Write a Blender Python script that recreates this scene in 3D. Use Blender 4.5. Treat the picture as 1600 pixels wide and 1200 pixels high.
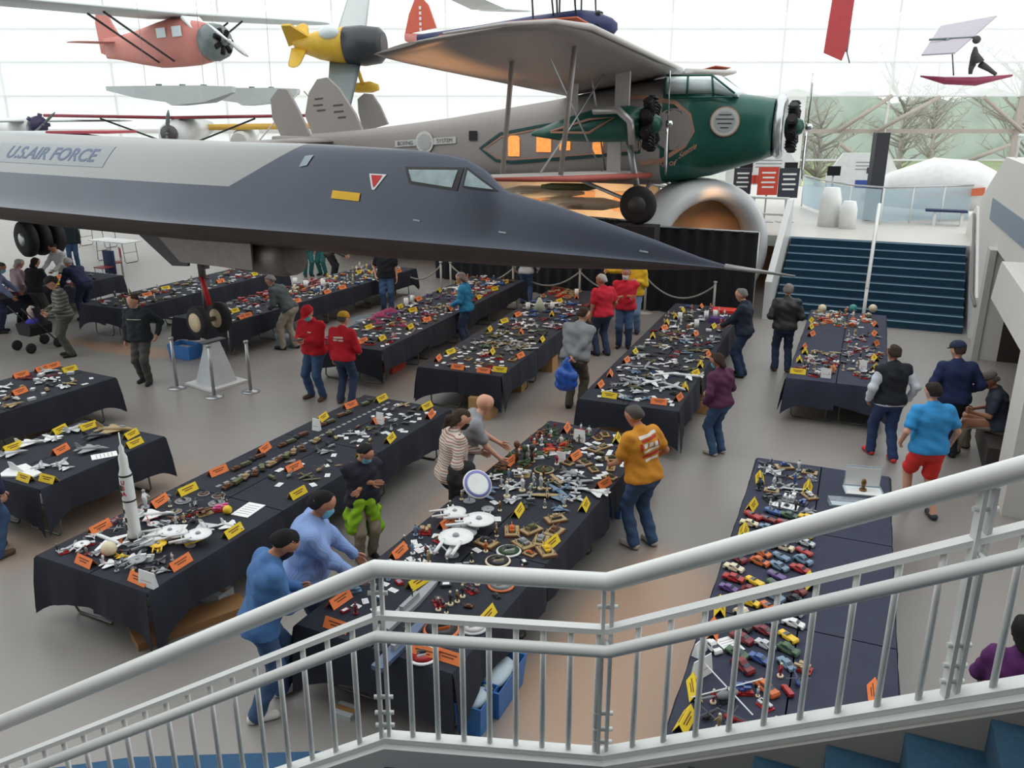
import bpy, bmesh, math, random
import numpy as np
from mathutils import Vector, Matrix
from mathutils.bvhtree import BVHTree
for o in list(bpy.data.objects): bpy.data.objects.remove(o)
SC = bpy.context.scene
COL = SC.collection
R = math.radians
random.seed(7)
# ---------------------------------------------------------------- camera (eye 4.9 m above the hall floor, looking down 18 degrees)
FPX, EYE, PIT = 1295.0, 4.9, R(18)
cam_d = bpy.data.cameras.new('camera'); cam = bpy.data.objects.new('camera', cam_d); COL.objects.link(cam)
cam.location = (0, 0, EYE); cam.rotation_euler = (R(90) - PIT, 0, 0)
cam_d.sensor_width = 36; cam_d.lens = 36 * FPX / 1600; cam_d.clip_start = .05; cam_d.clip_end = 500
SC.camera = cam
# ---------------------------------------------------------------- world: bright overcast sky
W = bpy.data.worlds.new('overcast_sky'); SC.world = W; W.use_nodes = True
wn = W.node_tree.nodes; wl = W.node_tree.links
bg = wn['Background']; bg.inputs['Strength'].default_value = 1.55
tc = wn.new('ShaderNodeTexCoord'); sp = wn.new('ShaderNodeSeparateXYZ'); cr = wn.new('ShaderNodeValToRGB')
wl.new(tc.outputs['Generated'], sp.inputs[0]); wl.new(sp.outputs['Z'], cr.inputs[0]); wl.new(cr.outputs[0], bg.inputs['Color'])
cr.color_ramp.elements[0].position = 0.0; cr.color_ramp.elements[0].color = (.97, 1, 1, 1)
cr.color_ramp.elements[1].position = .25; cr.color_ramp.elements[1].color = (.97, 1, 1, 1)
SC.view_settings.view_transform = 'Standard'; SC.view_settings.look = 'None'
SC.view_settings.exposure = 0.0; SC.view_settings.gamma = 1; SC.view_settings.use_curve_mapping = False
def spot(name, loc, tgt, e, col, ang=70, r=.15):
    l = bpy.data.lights.new(name, 'SPOT'); l.energy = e; l.color = col; l.spot_size = R(ang); l.spot_blend = .5; l.shadow_soft_size = r
    o = bpy.data.objects.new(name, l); COL.objects.link(o); o.location = loc
    o.rotation_euler = (Vector(tgt) - Vector(loc)).to_track_quat('-Z', 'Y').to_euler(); return o
# warm display lamps on the upper floor that shine up at the airliner
WARM = (1, .50, .20)
spot('display_lamp', (-1.5, 15.6, 2.4), (-.3, 16.2, 6.2), 600, WARM, 80)
spot('display_lamp', (.8, 18.6, 2.3), (1.2, 18.4, 6), 420, WARM, 80)
spot('display_lamp', (1.2, 24.0, 1.2), (1.0, 27.5, 2.6), 130, (1, .74, .48), 120)
spot('display_lamp', (3.2, 24.0, 1.2), (3.4, 27.5, 2.6), 130, (1, .74, .48), 120)
# ---------------------------------------------------------------- helpers
cP, sP = math.cos(PIT), math.sin(PIT)
def dirv(px, py):
    v = (600 - py) / FPX
    return ((px - 800) / FPX, cP + v * sP, v * cP - sP)
def PZ(px, py, h=0.0):            # point of the plane z=h that the photo shows at a pixel
    d = dirv(px, py); t = (h - EYE) / d[2]; return Vector((d[0] * t, d[1] * t, h))
def PY(px, py, Y):
    d = dirv(px, py); t = Y / d[1]; return Vector((d[0] * t, Y, EYE + d[2] * t))
def lin(c):
    return tuple(((x / 255) / 12.92 if x / 255 <= .04045 else ((x / 255 + .055) / 1.055) ** 2.4) for x in c)
_M = {}
def mat(name, rgb, rough=.6, metal=0.0, noise=.12, scale=6.0, bump=0.0, bscale=40.0, coat=0.0):
    k = name
    if k in _M: return _M[k]
    m = bpy.data.materials.new(name); m.use_nodes = True; n = m.node_tree.nodes; l = m.node_tree.links
    b = n['Principled BSDF']; c = lin(rgb)
    b.inputs['Roughness'].default_value = rough; b.inputs['Metallic'].default_value = metal
    if coat: b.inputs['Coat Weight'].default_value = coat
    t = n.new('ShaderNodeTexCoord'); nz = n.new('ShaderNodeTexNoise'); nz.inputs['Scale'].default_value = scale; nz.inputs['Detail'].default_value = 4
    l.new(t.outputs['Object'], nz.inputs['Vector'])
    mx = n.new('ShaderNodeMix'); mx.data_type = 'RGBA'
    mx.inputs[6].default_value = (*[max(0, x * (1 - noise)) for x in c], 1); mx.inputs[7].default_value = (*[min(1, x * (1 + noise)) for x in c], 1)
    l.new(nz.outputs['Fac'], mx.inputs[0]); l.new(mx.outputs[2], b.inputs['Base Color'])
    if bump:
        n2 = n.new('ShaderNodeTexNoise'); n2.inputs['Scale'].default_value = bscale; l.new(t.outputs['Object'], n2.inputs['Vector'])
        bp = n.new('ShaderNodeBump'); bp.inputs['Strength'].default_value = bump; bp.inputs['Distance'].default_value = .02
        l.new(n2.outputs['Fac'], bp.inputs['Height']); l.new(bp.outputs[0], b.inputs['Normal'])
    _M[k] = m; return m
def stripes(name, c1, c2, freq, duty=.25, rough=.85, axis='Z', c3=None):   # knitted / printed bands
    m = mat(name, c1, rough); n = m.node_tree.nodes; l = m.node_tree.links; b = n['Principled BSDF']
    t = n.new('ShaderNodeTexCoord'); s = n.new('ShaderNodeSeparateXYZ'); l.new(t.outputs['Object'], s.inputs[0])
    mu = n.new('ShaderNodeMath'); mu.operation = 'MULTIPLY'; mu.inputs[1].default_value = freq; l.new(s.outputs[axis], mu.inputs[0])
    fr = n.new('ShaderNodeMath'); fr.operation = 'FRACT'; l.new(mu.outputs[0], fr.inputs[0])
    r = n.new('ShaderNodeValToRGB'); r.color_ramp.interpolation = 'CONSTANT'
    r.color_ramp.elements[0].position = 0; r.color_ramp.elements[0].color = (*lin(c2), 1)
    r.color_ramp.elements[1].position = duty; r.color_ramp.elements[1].color = (*lin(c1), 1)
    if c3:
        e = r.color_ramp.elements.new(.55); e.color = (*lin(c3), 1); e = r.color_ramp.elements.new(.55 + duty * .7); e.color = (*lin(c1), 1)
    l.new(fr.outputs[0], r.inputs[0]); l.new(r.outputs[0], b.inputs['Base Color']); return m
def glass(name, tint=(.9, 1, 1), gloss=.08, rough=.02, milk=0.0, milkcol=(.8, .9, .95)):
    if name in _M: return _M[name]
    m = bpy.data.materials.new(name); m.use_nodes = True; n = m.node_tree.nodes; l = m.node_tree.links; n.clear()
    o = n.new('ShaderNodeOutputMaterial'); tr = n.new('ShaderNodeBsdfTransparent'); tr.inputs[0].default_value = (*tint, 1)
    gl = n.new('ShaderNodeBsdfGlossy'); gl.inputs['Roughness'].default_value = rough
    mx = n.new('ShaderNodeMixShader'); mx.inputs[0].default_value = gloss; l.new(tr.outputs[0], mx.inputs[1]); l.new(gl.outputs[0], mx.inputs[2])
    last = mx
    if milk:
        df = n.new('ShaderNodeBsdfDiffuse'); df.inputs[0].default_value = (*milkcol, 1); tl = n.new('ShaderNodeBsdfTranslucent'); tl.inputs[0].default_value = (*milkcol, 1)
        a = n.new('ShaderNodeMixShader'); a.inputs[0].default_value = .5; l.new(df.outputs[0], a.inputs[1]); l.new(tl.outputs[0], a.inputs[2])
        last = n.new('ShaderNodeMixShader'); last.inputs[0].default_value = milk; l.new(mx.outputs[0], last.inputs[1]); l.new(a.outputs[0], last.inputs[2])
    l.new(last.outputs[0], o.inputs[0]); _M[name] = m; return m
class MB:
    def __init__(s): s.v = []; s.f = []; s.m = []; s.s = []
    def add(s, vs, fs, m=0, sm=False):
        o = len(s.v); s.v += [tuple(v) for v in vs]; s.f += [tuple(i + o for i in f) for f in fs]; s.m += [m] * len(fs); s.s += [sm] * len(fs); return s
    def box(s, c, d, m=0, rz=0.0, mx=None):
        vs = []
        for z in (-.5, .5):
            for x, y in ((-.5, -.5), (.5, -.5), (.5, .5), (-.5, .5)):
                v = Vector((x * d[0], y * d[1], z * d[2]))
                if rz: v.rotate(Matrix.Rotation(rz, 3, 'Z'))
                if mx is not None: v = mx @ v
                vs.append(v + Vector(c))
        return s.add(vs, [(3, 2, 1, 0), (4, 5, 6, 7), (0, 1, 5, 4), (1, 2, 6, 5), (2, 3, 7, 6), (3, 0, 4, 7)], m)
    def cyl(s, a, b, r1, r2=None, n=12, m=0, sm=True, cap=True):
        a, b = Vector(a), Vector(b); r2 = r1 if r2 is None else r2; d = (b - a)
        if d.length < 1e-6: return s
        q = d.to_track_quat('Z', 'Y'); vs = []
        for c, r in ((a, r1), (b, r2)):
            for i in range(n):
                t = 2 * math.pi * i / n; v = Vector((math.cos(t) * r, math.sin(t) * r, 0)); v.rotate(q); vs.append(c + v)
        s.add(vs, [(i, (i + 1) % n, n + (i + 1) % n, n + i) for i in range(n)], m, sm)
        if cap:
            o = len(s.v) - 2 * n
            s.f += [tuple(o + i for i in reversed(range(n))), tuple(o + n + i for i in range(n))]; s.m += [m] * 2; s.s += [False] * 2
        return s
    def loft(s, rings, m=0, sm=True, cap=True, closed=True):
        n = len(rings[0]); vs = [p for r in rings for p in r]; fs = []
        for k in range(len(rings) - 1):
            for i in range(n if closed else n - 1):
                j = (i + 1) % n; fs.append((k * n + i, k * n + j, (k + 1) * n + j, (k + 1) * n + i))
        o = len(s.v); s.add(vs, fs, m, sm)
        if cap:
            s.f += [tuple(o + i for i in reversed(range(n))), tuple(o + (len(rings) - 1) * n + i for i in range(n))]; s.m += [m] * 2; s.s += [False] * 2
        return s
    def lathe(s, prof, c=(0, 0, 0), n=20, m=0, axis='Z', sm=True):   # profile of (r, h)
        rings = []
        for r, h in prof:
            ring = []
            for i in range(n):
                t = 2 * math.pi * i / n; x, y = math.cos(t) * r, math.sin(t) * r
                v = (x, y, h) if axis == 'Z' else ((h, x, y) if axis == 'X' else (y, h, x))
                ring.append((v[0] + c[0], v[1] + c[1], v[2] + c[2]))
            rings.append(ring)
        return s.loft(rings, m, sm, True)
    def sph(s, c, r, m=0, n=12, k=8):
        r = (r, r, r) if isinstance(r, (int, float)) else r
        rings = [[(c[0] + r[0] * math.sin(p) * math.cos(t), c[1] + r[1] * math.sin(p) * math.sin(t), c[2] - r[2] * math.cos(p)) for t in [2 * math.pi * i / n for i in range(n)]] for p in [max(.02, min(math.pi - .02, math.pi * j / k)) for j in range(k + 1)]]
        return s.loft(rings, m)
    def tube(s, pts, r, n=10, m=0):
        pts = [Vector(p) for p in pts]; rings = []
        rr = r if isinstance(r, (list, tuple)) else [r] * len(pts)
        up0 = None
        for i, p in enumerate(pts):
            d = (pts[min(i + 1, len(pts) - 1)] - pts[max(i - 1, 0)]).normalized()
            up = Vector((0, 0, 1)) if abs(d.z) < .95 else Vector((1, 0, 0))
            if up0 is not None: up = up0
            x = d.cross(up).normalized(); y = x.cross(d).normalized(); up0 = y
            rings.append([p + x * math.cos(t) * rr[i] + y * math.sin(t) * rr[i] for t in [2 * math.pi * j / n for j in range(n)]])
        return s.loft(rings, m)
    def prism(s, poly, z0, z1, m=0, fn=None):    # extrude an xy polygon; fn maps (x,y,z) to a point
        fn = fn or (lambda x, y, z: (x, y, z)); n = len(poly)
        vs = [fn(x, y, z0) for x, y in poly] + [fn(x, y, z1) for x, y in poly]
        return s.add(vs, [tuple(reversed(range(n))), tuple(range(n, 2 * n))] + [(i, (i + 1) % n, n + (i + 1) % n, n + i) for i in range(n)], m)
    def mesh(s, name, mats):
        me = bpy.data.meshes.new(name); me.from_pydata([tuple(v) for v in s.v], [], s.f)
        for x in mats if isinstance(mats, (list, tuple)) else [mats]: me.materials.append(x)
        me.polygons.foreach_set('material_index', s.m); me.polygons.foreach_set('use_smooth', s.s); me.update(); return me
    def build(s, name, mats, parent=None, loc=(0, 0, 0), rz=0.0):
        o = bpy.data.objects.new(name, s.mesh(name, mats)); COL.objects.link(o); o.location = loc; o.rotation_euler = (0, 0, rz)
        if parent: o.parent = parent
        return o
def tag(o, label, cat, group=None, kind=None):
    if label: o['label'] = label
    if cat: o['category'] = cat
    if group: o['group'] = group
    if kind: o['kind'] = kind
    return o
def thing(name, label, cat, loc=(0, 0, 0), rz=0.0, group=None):
    o = bpy.data.objects.new(name, None); COL.objects.link(o); o.location = loc; o.rotation_euler = (0, 0, rz); o.empty_display_size = .1
    return tag(o, label, cat, group)
def struct(name, mb, m, **k):
    o = mb.build(name, m, **k); o['kind'] = 'structure'; return o
def textmesh(txt, size, ext=0.002, bold=0.0, shear=0.0):
    cu = bpy.data.curves.new('lettering', 'FONT'); cu.body = txt; cu.size = size; cu.extrude = 0; cu.offset = bold; cu.shear = shear; cu.align_x = 'CENTER'; cu.align_y = 'CENTER'
    o = bpy.data.objects.new('lettering', cu); COL.objects.link(o); dg = bpy.context.evaluated_depsgraph_get()
    me = bpy.data.meshes.new_from_object(o.evaluated_get(dg)); bpy.data.objects.remove(o); return me
def lettering(txt, size, fn, m, parent, name='lettering', sub=0, bold=0.0, shear=0.0):
    me = textmesh(txt, size, bold=bold, shear=shear); b = bmesh.new(); b.from_mesh(me)
    if sub: bmesh.ops.triangulate(b, faces=b.faces); bmesh.ops.subdivide_edges(b, edges=b.edges, cuts=sub)
    for v in b.verts: v.co = Vector(fn(v.co.x, v.co.y))
    b.to_mesh(me); b.free(); me.materials.clear(); me.materials.append(m)
    o = bpy.data.objects.new(name, me); COL.objects.link(o); o.parent = parent; return o
U = Vector((.914, -.407, 0)); V = Vector((.407, .914, 0)); RZ = -R(24)     # the building's own axes
def UV(u, v, z=0.0, o=(0, 0)): return Vector((o[0] + U.x * u + V.x * v, o[1] + U.y * u + V.y * v, z))
WHT = mat('white_paint', (226, 228, 226), .35, noise=.03)
STEEL = mat('brushed_steel', (175, 178, 180), .35, .7)
DGREY = mat('dark_grey_metal', (70, 70, 72), .5, .3)
BLK = mat('black_rubber', (28, 28, 30), .7)
CHROME = mat('polished_chrome', (215, 218, 220), .18, 1.0)
# ================================================================ SETTING
fm = mat('polished_concrete', (144, 139, 135), .38, noise=.10, scale=.6, bump=.03, bscale=60)
n_ = fm.node_tree.nodes; l_ = fm.node_tree.links; b_ = n_['Principled BSDF']
src = b_.inputs['Base Color'].links[0].from_socket
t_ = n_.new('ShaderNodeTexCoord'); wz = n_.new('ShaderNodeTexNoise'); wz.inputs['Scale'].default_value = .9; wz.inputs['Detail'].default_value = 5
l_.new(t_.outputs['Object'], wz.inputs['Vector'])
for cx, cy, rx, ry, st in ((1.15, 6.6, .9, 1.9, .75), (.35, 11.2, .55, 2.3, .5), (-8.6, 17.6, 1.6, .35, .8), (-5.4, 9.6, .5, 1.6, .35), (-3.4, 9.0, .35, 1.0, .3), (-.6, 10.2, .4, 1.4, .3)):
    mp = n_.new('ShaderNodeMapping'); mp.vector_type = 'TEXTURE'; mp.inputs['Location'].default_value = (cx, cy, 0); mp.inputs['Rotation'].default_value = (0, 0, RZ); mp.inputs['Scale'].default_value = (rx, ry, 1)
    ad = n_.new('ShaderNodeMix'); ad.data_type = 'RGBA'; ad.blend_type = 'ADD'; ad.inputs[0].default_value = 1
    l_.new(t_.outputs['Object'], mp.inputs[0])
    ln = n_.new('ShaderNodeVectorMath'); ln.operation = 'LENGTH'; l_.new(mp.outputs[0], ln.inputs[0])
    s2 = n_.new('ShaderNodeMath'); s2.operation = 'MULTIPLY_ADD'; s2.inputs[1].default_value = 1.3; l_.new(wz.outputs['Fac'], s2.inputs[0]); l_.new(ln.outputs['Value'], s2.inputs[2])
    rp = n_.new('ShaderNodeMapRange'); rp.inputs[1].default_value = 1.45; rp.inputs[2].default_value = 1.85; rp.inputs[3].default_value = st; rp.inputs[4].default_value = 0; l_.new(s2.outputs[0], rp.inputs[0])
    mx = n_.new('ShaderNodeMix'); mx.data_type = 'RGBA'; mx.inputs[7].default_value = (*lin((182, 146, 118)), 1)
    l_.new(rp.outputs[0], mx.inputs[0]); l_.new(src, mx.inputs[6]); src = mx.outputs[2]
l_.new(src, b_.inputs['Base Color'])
g = MB(); g.box((0, 22, -.1), (64, 60, .2)); struct('floor', g, fm)
WALLM = mat('white_plaster_wall', (214, 212, 206), .8, noise=.03)
WALLG = mat('grey_plaster_wall', (188, 188, 184), .8, noise=.04)
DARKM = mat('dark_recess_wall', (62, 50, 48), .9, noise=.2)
BLUEP = mat('blue_grey_panel', (128, 142, 158), .6, noise=.05)
CARPET = mat('blue_stair_carpet', (26, 62, 84), .95, noise=.35, scale=30, bump=.2, bscale=200)
NOSING = mat('pale_blue_nosing', (120, 150, 170), .6)
# the building behind the photographer and the stair block he stands on
g = MB(); g.box((0, -4.2, 9), (60, .4, 18)); struct('wall_back', g, mat('dim_back_wall', (84, 80, 76), .9))
# right wall: solid end by the far steps, a pier, a dark seating bay, a near pier
def WR(t, off, z): return Vector((10.75 - .407 * t + .914 * off, 18.9 - .914 * t - .407 * off, z))
def wbox(mb, t0, t1, o0, o1, z0, z1, m=0):
    vs = [WR(t, o, z) for z in (z0, z1) for t, o in ((t0, o0), (t1, o0), (t1, o1), (t0, o1))]
    mb.add(vs, [(0, 1, 2, 3), (7, 6, 5, 4), (4, 5, 1, 0), (5, 6, 2, 1), (6, 7, 3, 2), (7, 4, 0, 3)], m)
def wpoly(mb, pts, o0, o1, m=0):
    n = len(pts); vs = [WR(t, o0, z) for t, z in pts] + [WR(t, o1, z) for t, z in pts]
    mb.add(vs, [tuple(range(n)), tuple(reversed(range(n, 2 * n)))] + [(i, n + i, n + (i + 1) % n, (i + 1) % n) for i in range(n)], m)
g = MB(); wpoly(g, [(-5.4, 0), (-5.4, 2.04), (1.07, 4.06), (12.5, 4.06), (12.5, 2.3), (2.35, 2.3), (2.35, 0)], 0, .35)
wbox(g, 9.35, 10.3, -.3, .6, 0, 2.04); struct('wall_right', g, WALLM)
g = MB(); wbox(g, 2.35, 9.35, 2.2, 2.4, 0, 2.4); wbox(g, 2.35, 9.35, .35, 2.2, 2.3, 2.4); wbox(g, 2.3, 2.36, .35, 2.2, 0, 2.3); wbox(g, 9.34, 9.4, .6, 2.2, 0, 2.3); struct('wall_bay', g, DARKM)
g = MB(); wbox(g, 1.85, 2.4, -.12, .0, 0, 2.3); struct('trim_8', g, WALLG)
g = MB(); wpoly(g, [(.2, 2.69), (.1, 3.14), (6.5, 3.24), (12.5, 3.3), (12.5, 2.9), (6.5, 2.84)], -.02, .0); struct('trim_1', g, BLUEP)
g = MB(); wpoly(g, [(5.75, 1.95), (6.15, 2.55), (6.3, 2.66), (10.8, 2.66), (10.8, 2.04)], -.34, .0); struct('trim_2', g, WALLM)
g = MB(); g.tube([WR(1.3, .15, 4.5), WR(12, .15, 4.5)], .03); [g.cyl(WR(q, .15, 4.06), WR(q, .15, 4.5), .02) for q in (1.4, 3.4, 5.4, 7.4, 9.4)]; tag(g.build('gallery_rail', WHT), 'white rail on top of the right hand gallery wall', 'railing')
# ---------------- the flight of blue steps up to the far platform
MZ = 1.67; NS = 10; RISE = MZ / NS; TR = .29
SO = (6.64, 20.62)     # foot of the steps, left end
SWD = 4.30
g = MB()
for k in range(NS):
    z1 = RISE * (k + 1); c = UV(SWD / 2, TR * k + (NS * TR - TR * k) / 2 + .0, 0, SO)
    g.box((c.x, c.y, z1 - RISE / 2), (SWD, NS * TR - TR * k, RISE), 0, RZ)
    c = UV(SWD / 2, TR * k + .012, 0, SO); g.box((c.x, c.y, z1 - .0), (SWD, .05, .02), 1, RZ)
o = g.build('staircase', [CARPET, NOSING]); tag(o, 'wide flight of blue carpeted steps up to the far white platform', 'stairs', kind='structure')
PLAT = mat('white_terrazzo', (206, 202, 196), .4, noise=.04)
g = MB(); c = UV(-4.0, NS * TR + 9, 0, SO); g.box((c.x, c.y, MZ - .15), (34, 18, .3), 0, RZ); struct('floor', g, PLAT)
g = MB(); c = UV(-9.0, NS * TR + 3.2, 0, SO); g.box((c.x, c.y, .7), (17.0, .2, 1.4), 0, RZ); struct('wall_undercroft', g, mat('tan_exhibit_wall', (196, 160, 128), .8))
# side walls of the steps
for s_, nm in ((-.22, 'trim_3'), (SWD + .1, 'trim_4')):
    g = MB(); pts = [(-.35, 0), (NS * TR + .2, 0), (NS * TR + .2, MZ + 1.0), (NS * TR - .1, MZ + 1.0), (-.35, .95)]
    for o_ in (0, .16): pass
    vs = [UV(s_ + o_, a, z, SO) for o_ in (0, .16) for a, z in pts]; n = len(pts)
    g.add(vs, [tuple(range(n)), tuple(reversed(range(n, 2 * n)))] + [(i, n + i, n + (i + 1) % n, (i + 1) % n) for i in range(n)])
    struct(nm, g, WHT)
def pipe_thing(name, label, cat, paths, m=WHT, r=.03, group=None, part='rail'):
    t = thing(name, label, cat, paths[0][0], 0, group)
    for p in paths: 
        q = [Vector(x) - Vector(paths[0][0]) for x in p]; MB().tube(q, r, 10).build(part, m, t)
    return t
A0 = UV(2.12, -.25, .02, SO); B0 = UV(2.12, NS * TR - .1, MZ + .02, SO); up = Vector((0, 0, .92))
t = thing('handrail', 'white centre handrail running up the far blue steps', 'handrail', A0)
MB().tube([Vector((0, 0, .92)), B0 - A0 + up, B0 - A0 + up + V * .35], .045).build('rail', WHT, t)
MB().cyl((0, 0, 0), (0, 0, .92), .04).build('post', WHT, t); MB().cyl(B0 - A0, B0 - A0 + up, .04).build('post', WHT, t)
MB().box(B0 - A0 + Vector((0, 0, .0)), (.01, .01, .01)).build('base_plate', WHT, t)
A0 = WR(-3.2, -.12, MZ + .85)
t = thing('handrail', 'brown wall handrail climbing beside the right end of the far steps', 'handrail', WR(1.2, -.1, .9))
q = [WR(1.2, -.1, .9), WR(.2, -.1, .95), WR(-2.6, -.1, 2.5)]; q = [x - q[0] for x in q]
MB().tube(q, .035).build('rail', mat('brown_metal', (120, 112, 112), .5), t)
for a in (.3, .8): p = q[1].lerp(q[2], a); MB().cyl(p, p + U * .1, .015).build('bracket', STEEL, t)
# ---------------- glass gable far behind
GY = 46.0
MUL = mat('pale_window_frame', (226, 228, 226), .6, noise=.02)
def hz(py): return PY(800, py, GY).z
g = MB()
for z in (0.2, hz(250), hz(205), hz(150), hz(97), hz(45), hz(-10), 16, 19): g.box((0, GY, z), (74, .12, .09 if z not in (hz(205),) else .22), 1 if z == hz(205) else 0)
for k in range(-6, 8): g.box((k * 5.8 + 8.2 + (1.2 if k == 3 else 0), GY, 9.6), (.07 if k != 3 else .36, .14, 19.2), 1 if k == 3 else 0)
for xa, za, xb, zb in ((17.2, hz(205), 19.8, hz(150)), (19.2, hz(205), 22.3, hz(152)), (24.6, hz(152), 26.9, hz(205)), (18.6, hz(250), 17.4, hz(225)), (24.4, hz(250), 26.4, hz(226))):
    g.cyl((xa, GY - .3, za), (xb, GY - .3, zb), .11, m=1)
struct('window_1', g, [MUL, mat('brown_grey_frame', (176, 166, 156), .6)])
g = MB(); g.box((0, GY + .1, 9.6), (74, .02, 19.2)); struct('window_1_glass', g, glass('window_glass', (.98, 1, 1), .03))
bl = bpy.data.objects['window_1_glass']; bl.name = 'window_2'
SHD = glass('sheer_roller_shade', (1, 1, 1), .0, .5, .5, (1, 1, 1))
g = MB(); g.box((0, GY - .15, (hz(150) + hz(20)) / 2), (74, .015, hz(20) - hz(150))); struct('trim_5', g, SHD)
for nm, xa, xb in (('trim_6', -37, 15.4), ('trim_7', 27.6, 37)):
    g = MB(); g.box(((xa + xb) / 2, GY - .15, (hz(150) + 1.2) / 2), (xb - xa, .015, hz(150) - 1.2)); struct(nm, g, SHD)
g = MB()
for k in range(0, 12): g.box((-28.5, 2 + k * 4.0, 8), (.2, .12, 16))
for z in (1.2, 4, 7, 10, 13): g.box((-28.5, 24, z), (.15, 44, .1))
struct('window_3', g, MUL)
g = MB(); g.box((-28.7, 24, 8), (.02, 44, 16)); struct('window_4', g, glass('window_glass'))
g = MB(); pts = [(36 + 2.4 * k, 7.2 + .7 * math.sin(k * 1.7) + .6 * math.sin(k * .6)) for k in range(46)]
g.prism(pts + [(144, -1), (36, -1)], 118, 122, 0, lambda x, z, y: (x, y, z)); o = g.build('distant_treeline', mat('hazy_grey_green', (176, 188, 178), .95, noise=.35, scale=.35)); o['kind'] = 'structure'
# outside: lawn, road and a line of leafless trees
g = MB(); g.box((10, 110, -1.15), (260, 120, .3)); struct('ground', g, mat('winter_lawn', (128, 142, 92), .95, noise=.3, scale=.2))
g = MB(); g.box((10, 66, -.98), (220, 8, .06)); struct('road', g, mat('pale_asphalt', (150, 146, 140), .9))
g = MB(); g.box((10, 76, -.98), (220, 5, .1)); struct('verge', g, mat('dry_yellow_verge', (214, 200, 128), .95, noise=.3, scale=.6))
TRK = mat('haze_paled_bark', (166, 158, 146), .9)  # bark paled; distance haze is put into the colour
def bare_tree(x, y, h, seed, label):
    rr = random.Random(seed); t = thing('leafless_tree', label, 'tree', (x, y, -1.0), 0, 'leafless trees outside the far window')
    g = MB(); g.tube([(0, 0, 0), (.1, 0, h * .3), (0, .1, h * .55)], [.28, .2, .12], 7); g.build('trunk', TRK, t)
    g = MB()
    for k in range(46):
        a = rr.uniform(0, 6.28); z0 = h * rr.uniform(.18, .6); L = h * rr.uniform(.2, .45); e = rr.uniform(.2, 1.1)
        p0 = Vector((0, 0, z0)); p1 = p0 + Vector((math.cos(a) * math.cos(e), math.sin(a) * math.cos(e), math.sin(e))) * L
        g.tube([p0, p0.lerp(p1, .5) + Vector((0, 0, -.1)), p1], [.07, .045, .015], 4)
        for q in range(5):
            c = p0.lerp(p1, rr.uniform(.35, 1)); d = Vector((rr.uniform(-1, 1), rr.uniform(-1, 1), rr.uniform(-.1, 1))) * L * .3; g.cyl(c, c + d, .03, .008, 3, cap=False)
    g.build('branches', TRK, t)
k = 0
for x, y in ((20, 56), (27, 60), (33, 55), (40, 61), (46, 56), (24, 72), (36, 74), (47, 73)):
    bare_tree(x, y, 9 + (k * 37 % 5), k, ['leafless tree outside behind the airliner propeller', 'leafless tree outside the window beside the thick frame', 'leafless tree outside above the far platform'][k % 3]); k += 1
# ================================================================ FOREGROUND STAIR with its white railing
S1 = Vector((-.68, 3.66, MZ)); S2 = Vector((.47, 3.535, MZ)); S3 = Vector((1.87, 2.96, 2.49))
dL = Vector((-.985, .17, -.535)); S0 = S1 + dL * 3.15; dR = (S3 - S2); S4 = S2 + dR * 2.3
PATH = [S0, S1, S2, S4]
rt = thing('stair_railing', 'white pipe railing of the near staircase crossing the foreground', 'railing', S1)
def rp(p): return p - S1
MB().tube([rp(p) + Vector((0, 0, 1.07)) for p in PATH], .047, 16).build('top_rail', WHT, rt)
def inset(p, d): return p + Vector((0, -d, 0))
MB().tube([rp(inset(p, .09)) + Vector((0, 0, .735)) for p in PATH], .031, 14).build('handrail', WHT, rt)
def ribbon(zc, th, w):
    rings = []
    for p in PATH:
        c = rp(p) + Vector((0, 0, zc)); rings.append([c + Vector((0, a * w / 2, b * th / 2)) for a, b in ((-1, -1), (1, -1), (1, 1), (-1, 1))])
    return MB().loft(rings, 0, False)
ribbon(.80, .03, .05).build('mid_rail', WHT, rt)
ribbon(.045, .03, .07).build('bottom_rail', WHT, rt)
def seg_bal(a, b, sp, first=.14):
    L = math.hypot(b.x - a.x, b.y - a.y); n = int((L - first + .04) / sp) + 1
    for i in range(n):
        t = (first + i * sp) / L
        if t > .99: break
        p = rp(a.lerp(b, t)); MB().cyl(p + Vector((0, 0, .05)), p + Vector((0, 0, .795)), .0150, n=8).build('baluster', WHT, rt)
seg_bal(S1, S0, .142, .15); seg_bal(S1, S2, .1385, .15); seg_bal(S2, S3, .155, .16); seg_bal(S3, S4, .155, .15)
for p, k in ((S1, 0), (S2, 0), (S3, 1)):
    q = rp(p)
    for dx in (-.021, .021): MB().box(q + Vector((dx, 0, .5)), (.018, .045, 1.06)).build('post', WHT, rt)
    for z in (.2, .12, .93, .3):
        MB().cyl(q + Vector((-.05, 0, z)), q + Vector((.05, 0, z)), .012, n=8).build('bolt', WHT, rt)
    for z in (.74,): MB().cyl(q + Vector((0, -.09, z)), q + Vector((0, 0, z)), .01, n=6).build('bracket', WHT, rt)
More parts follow.
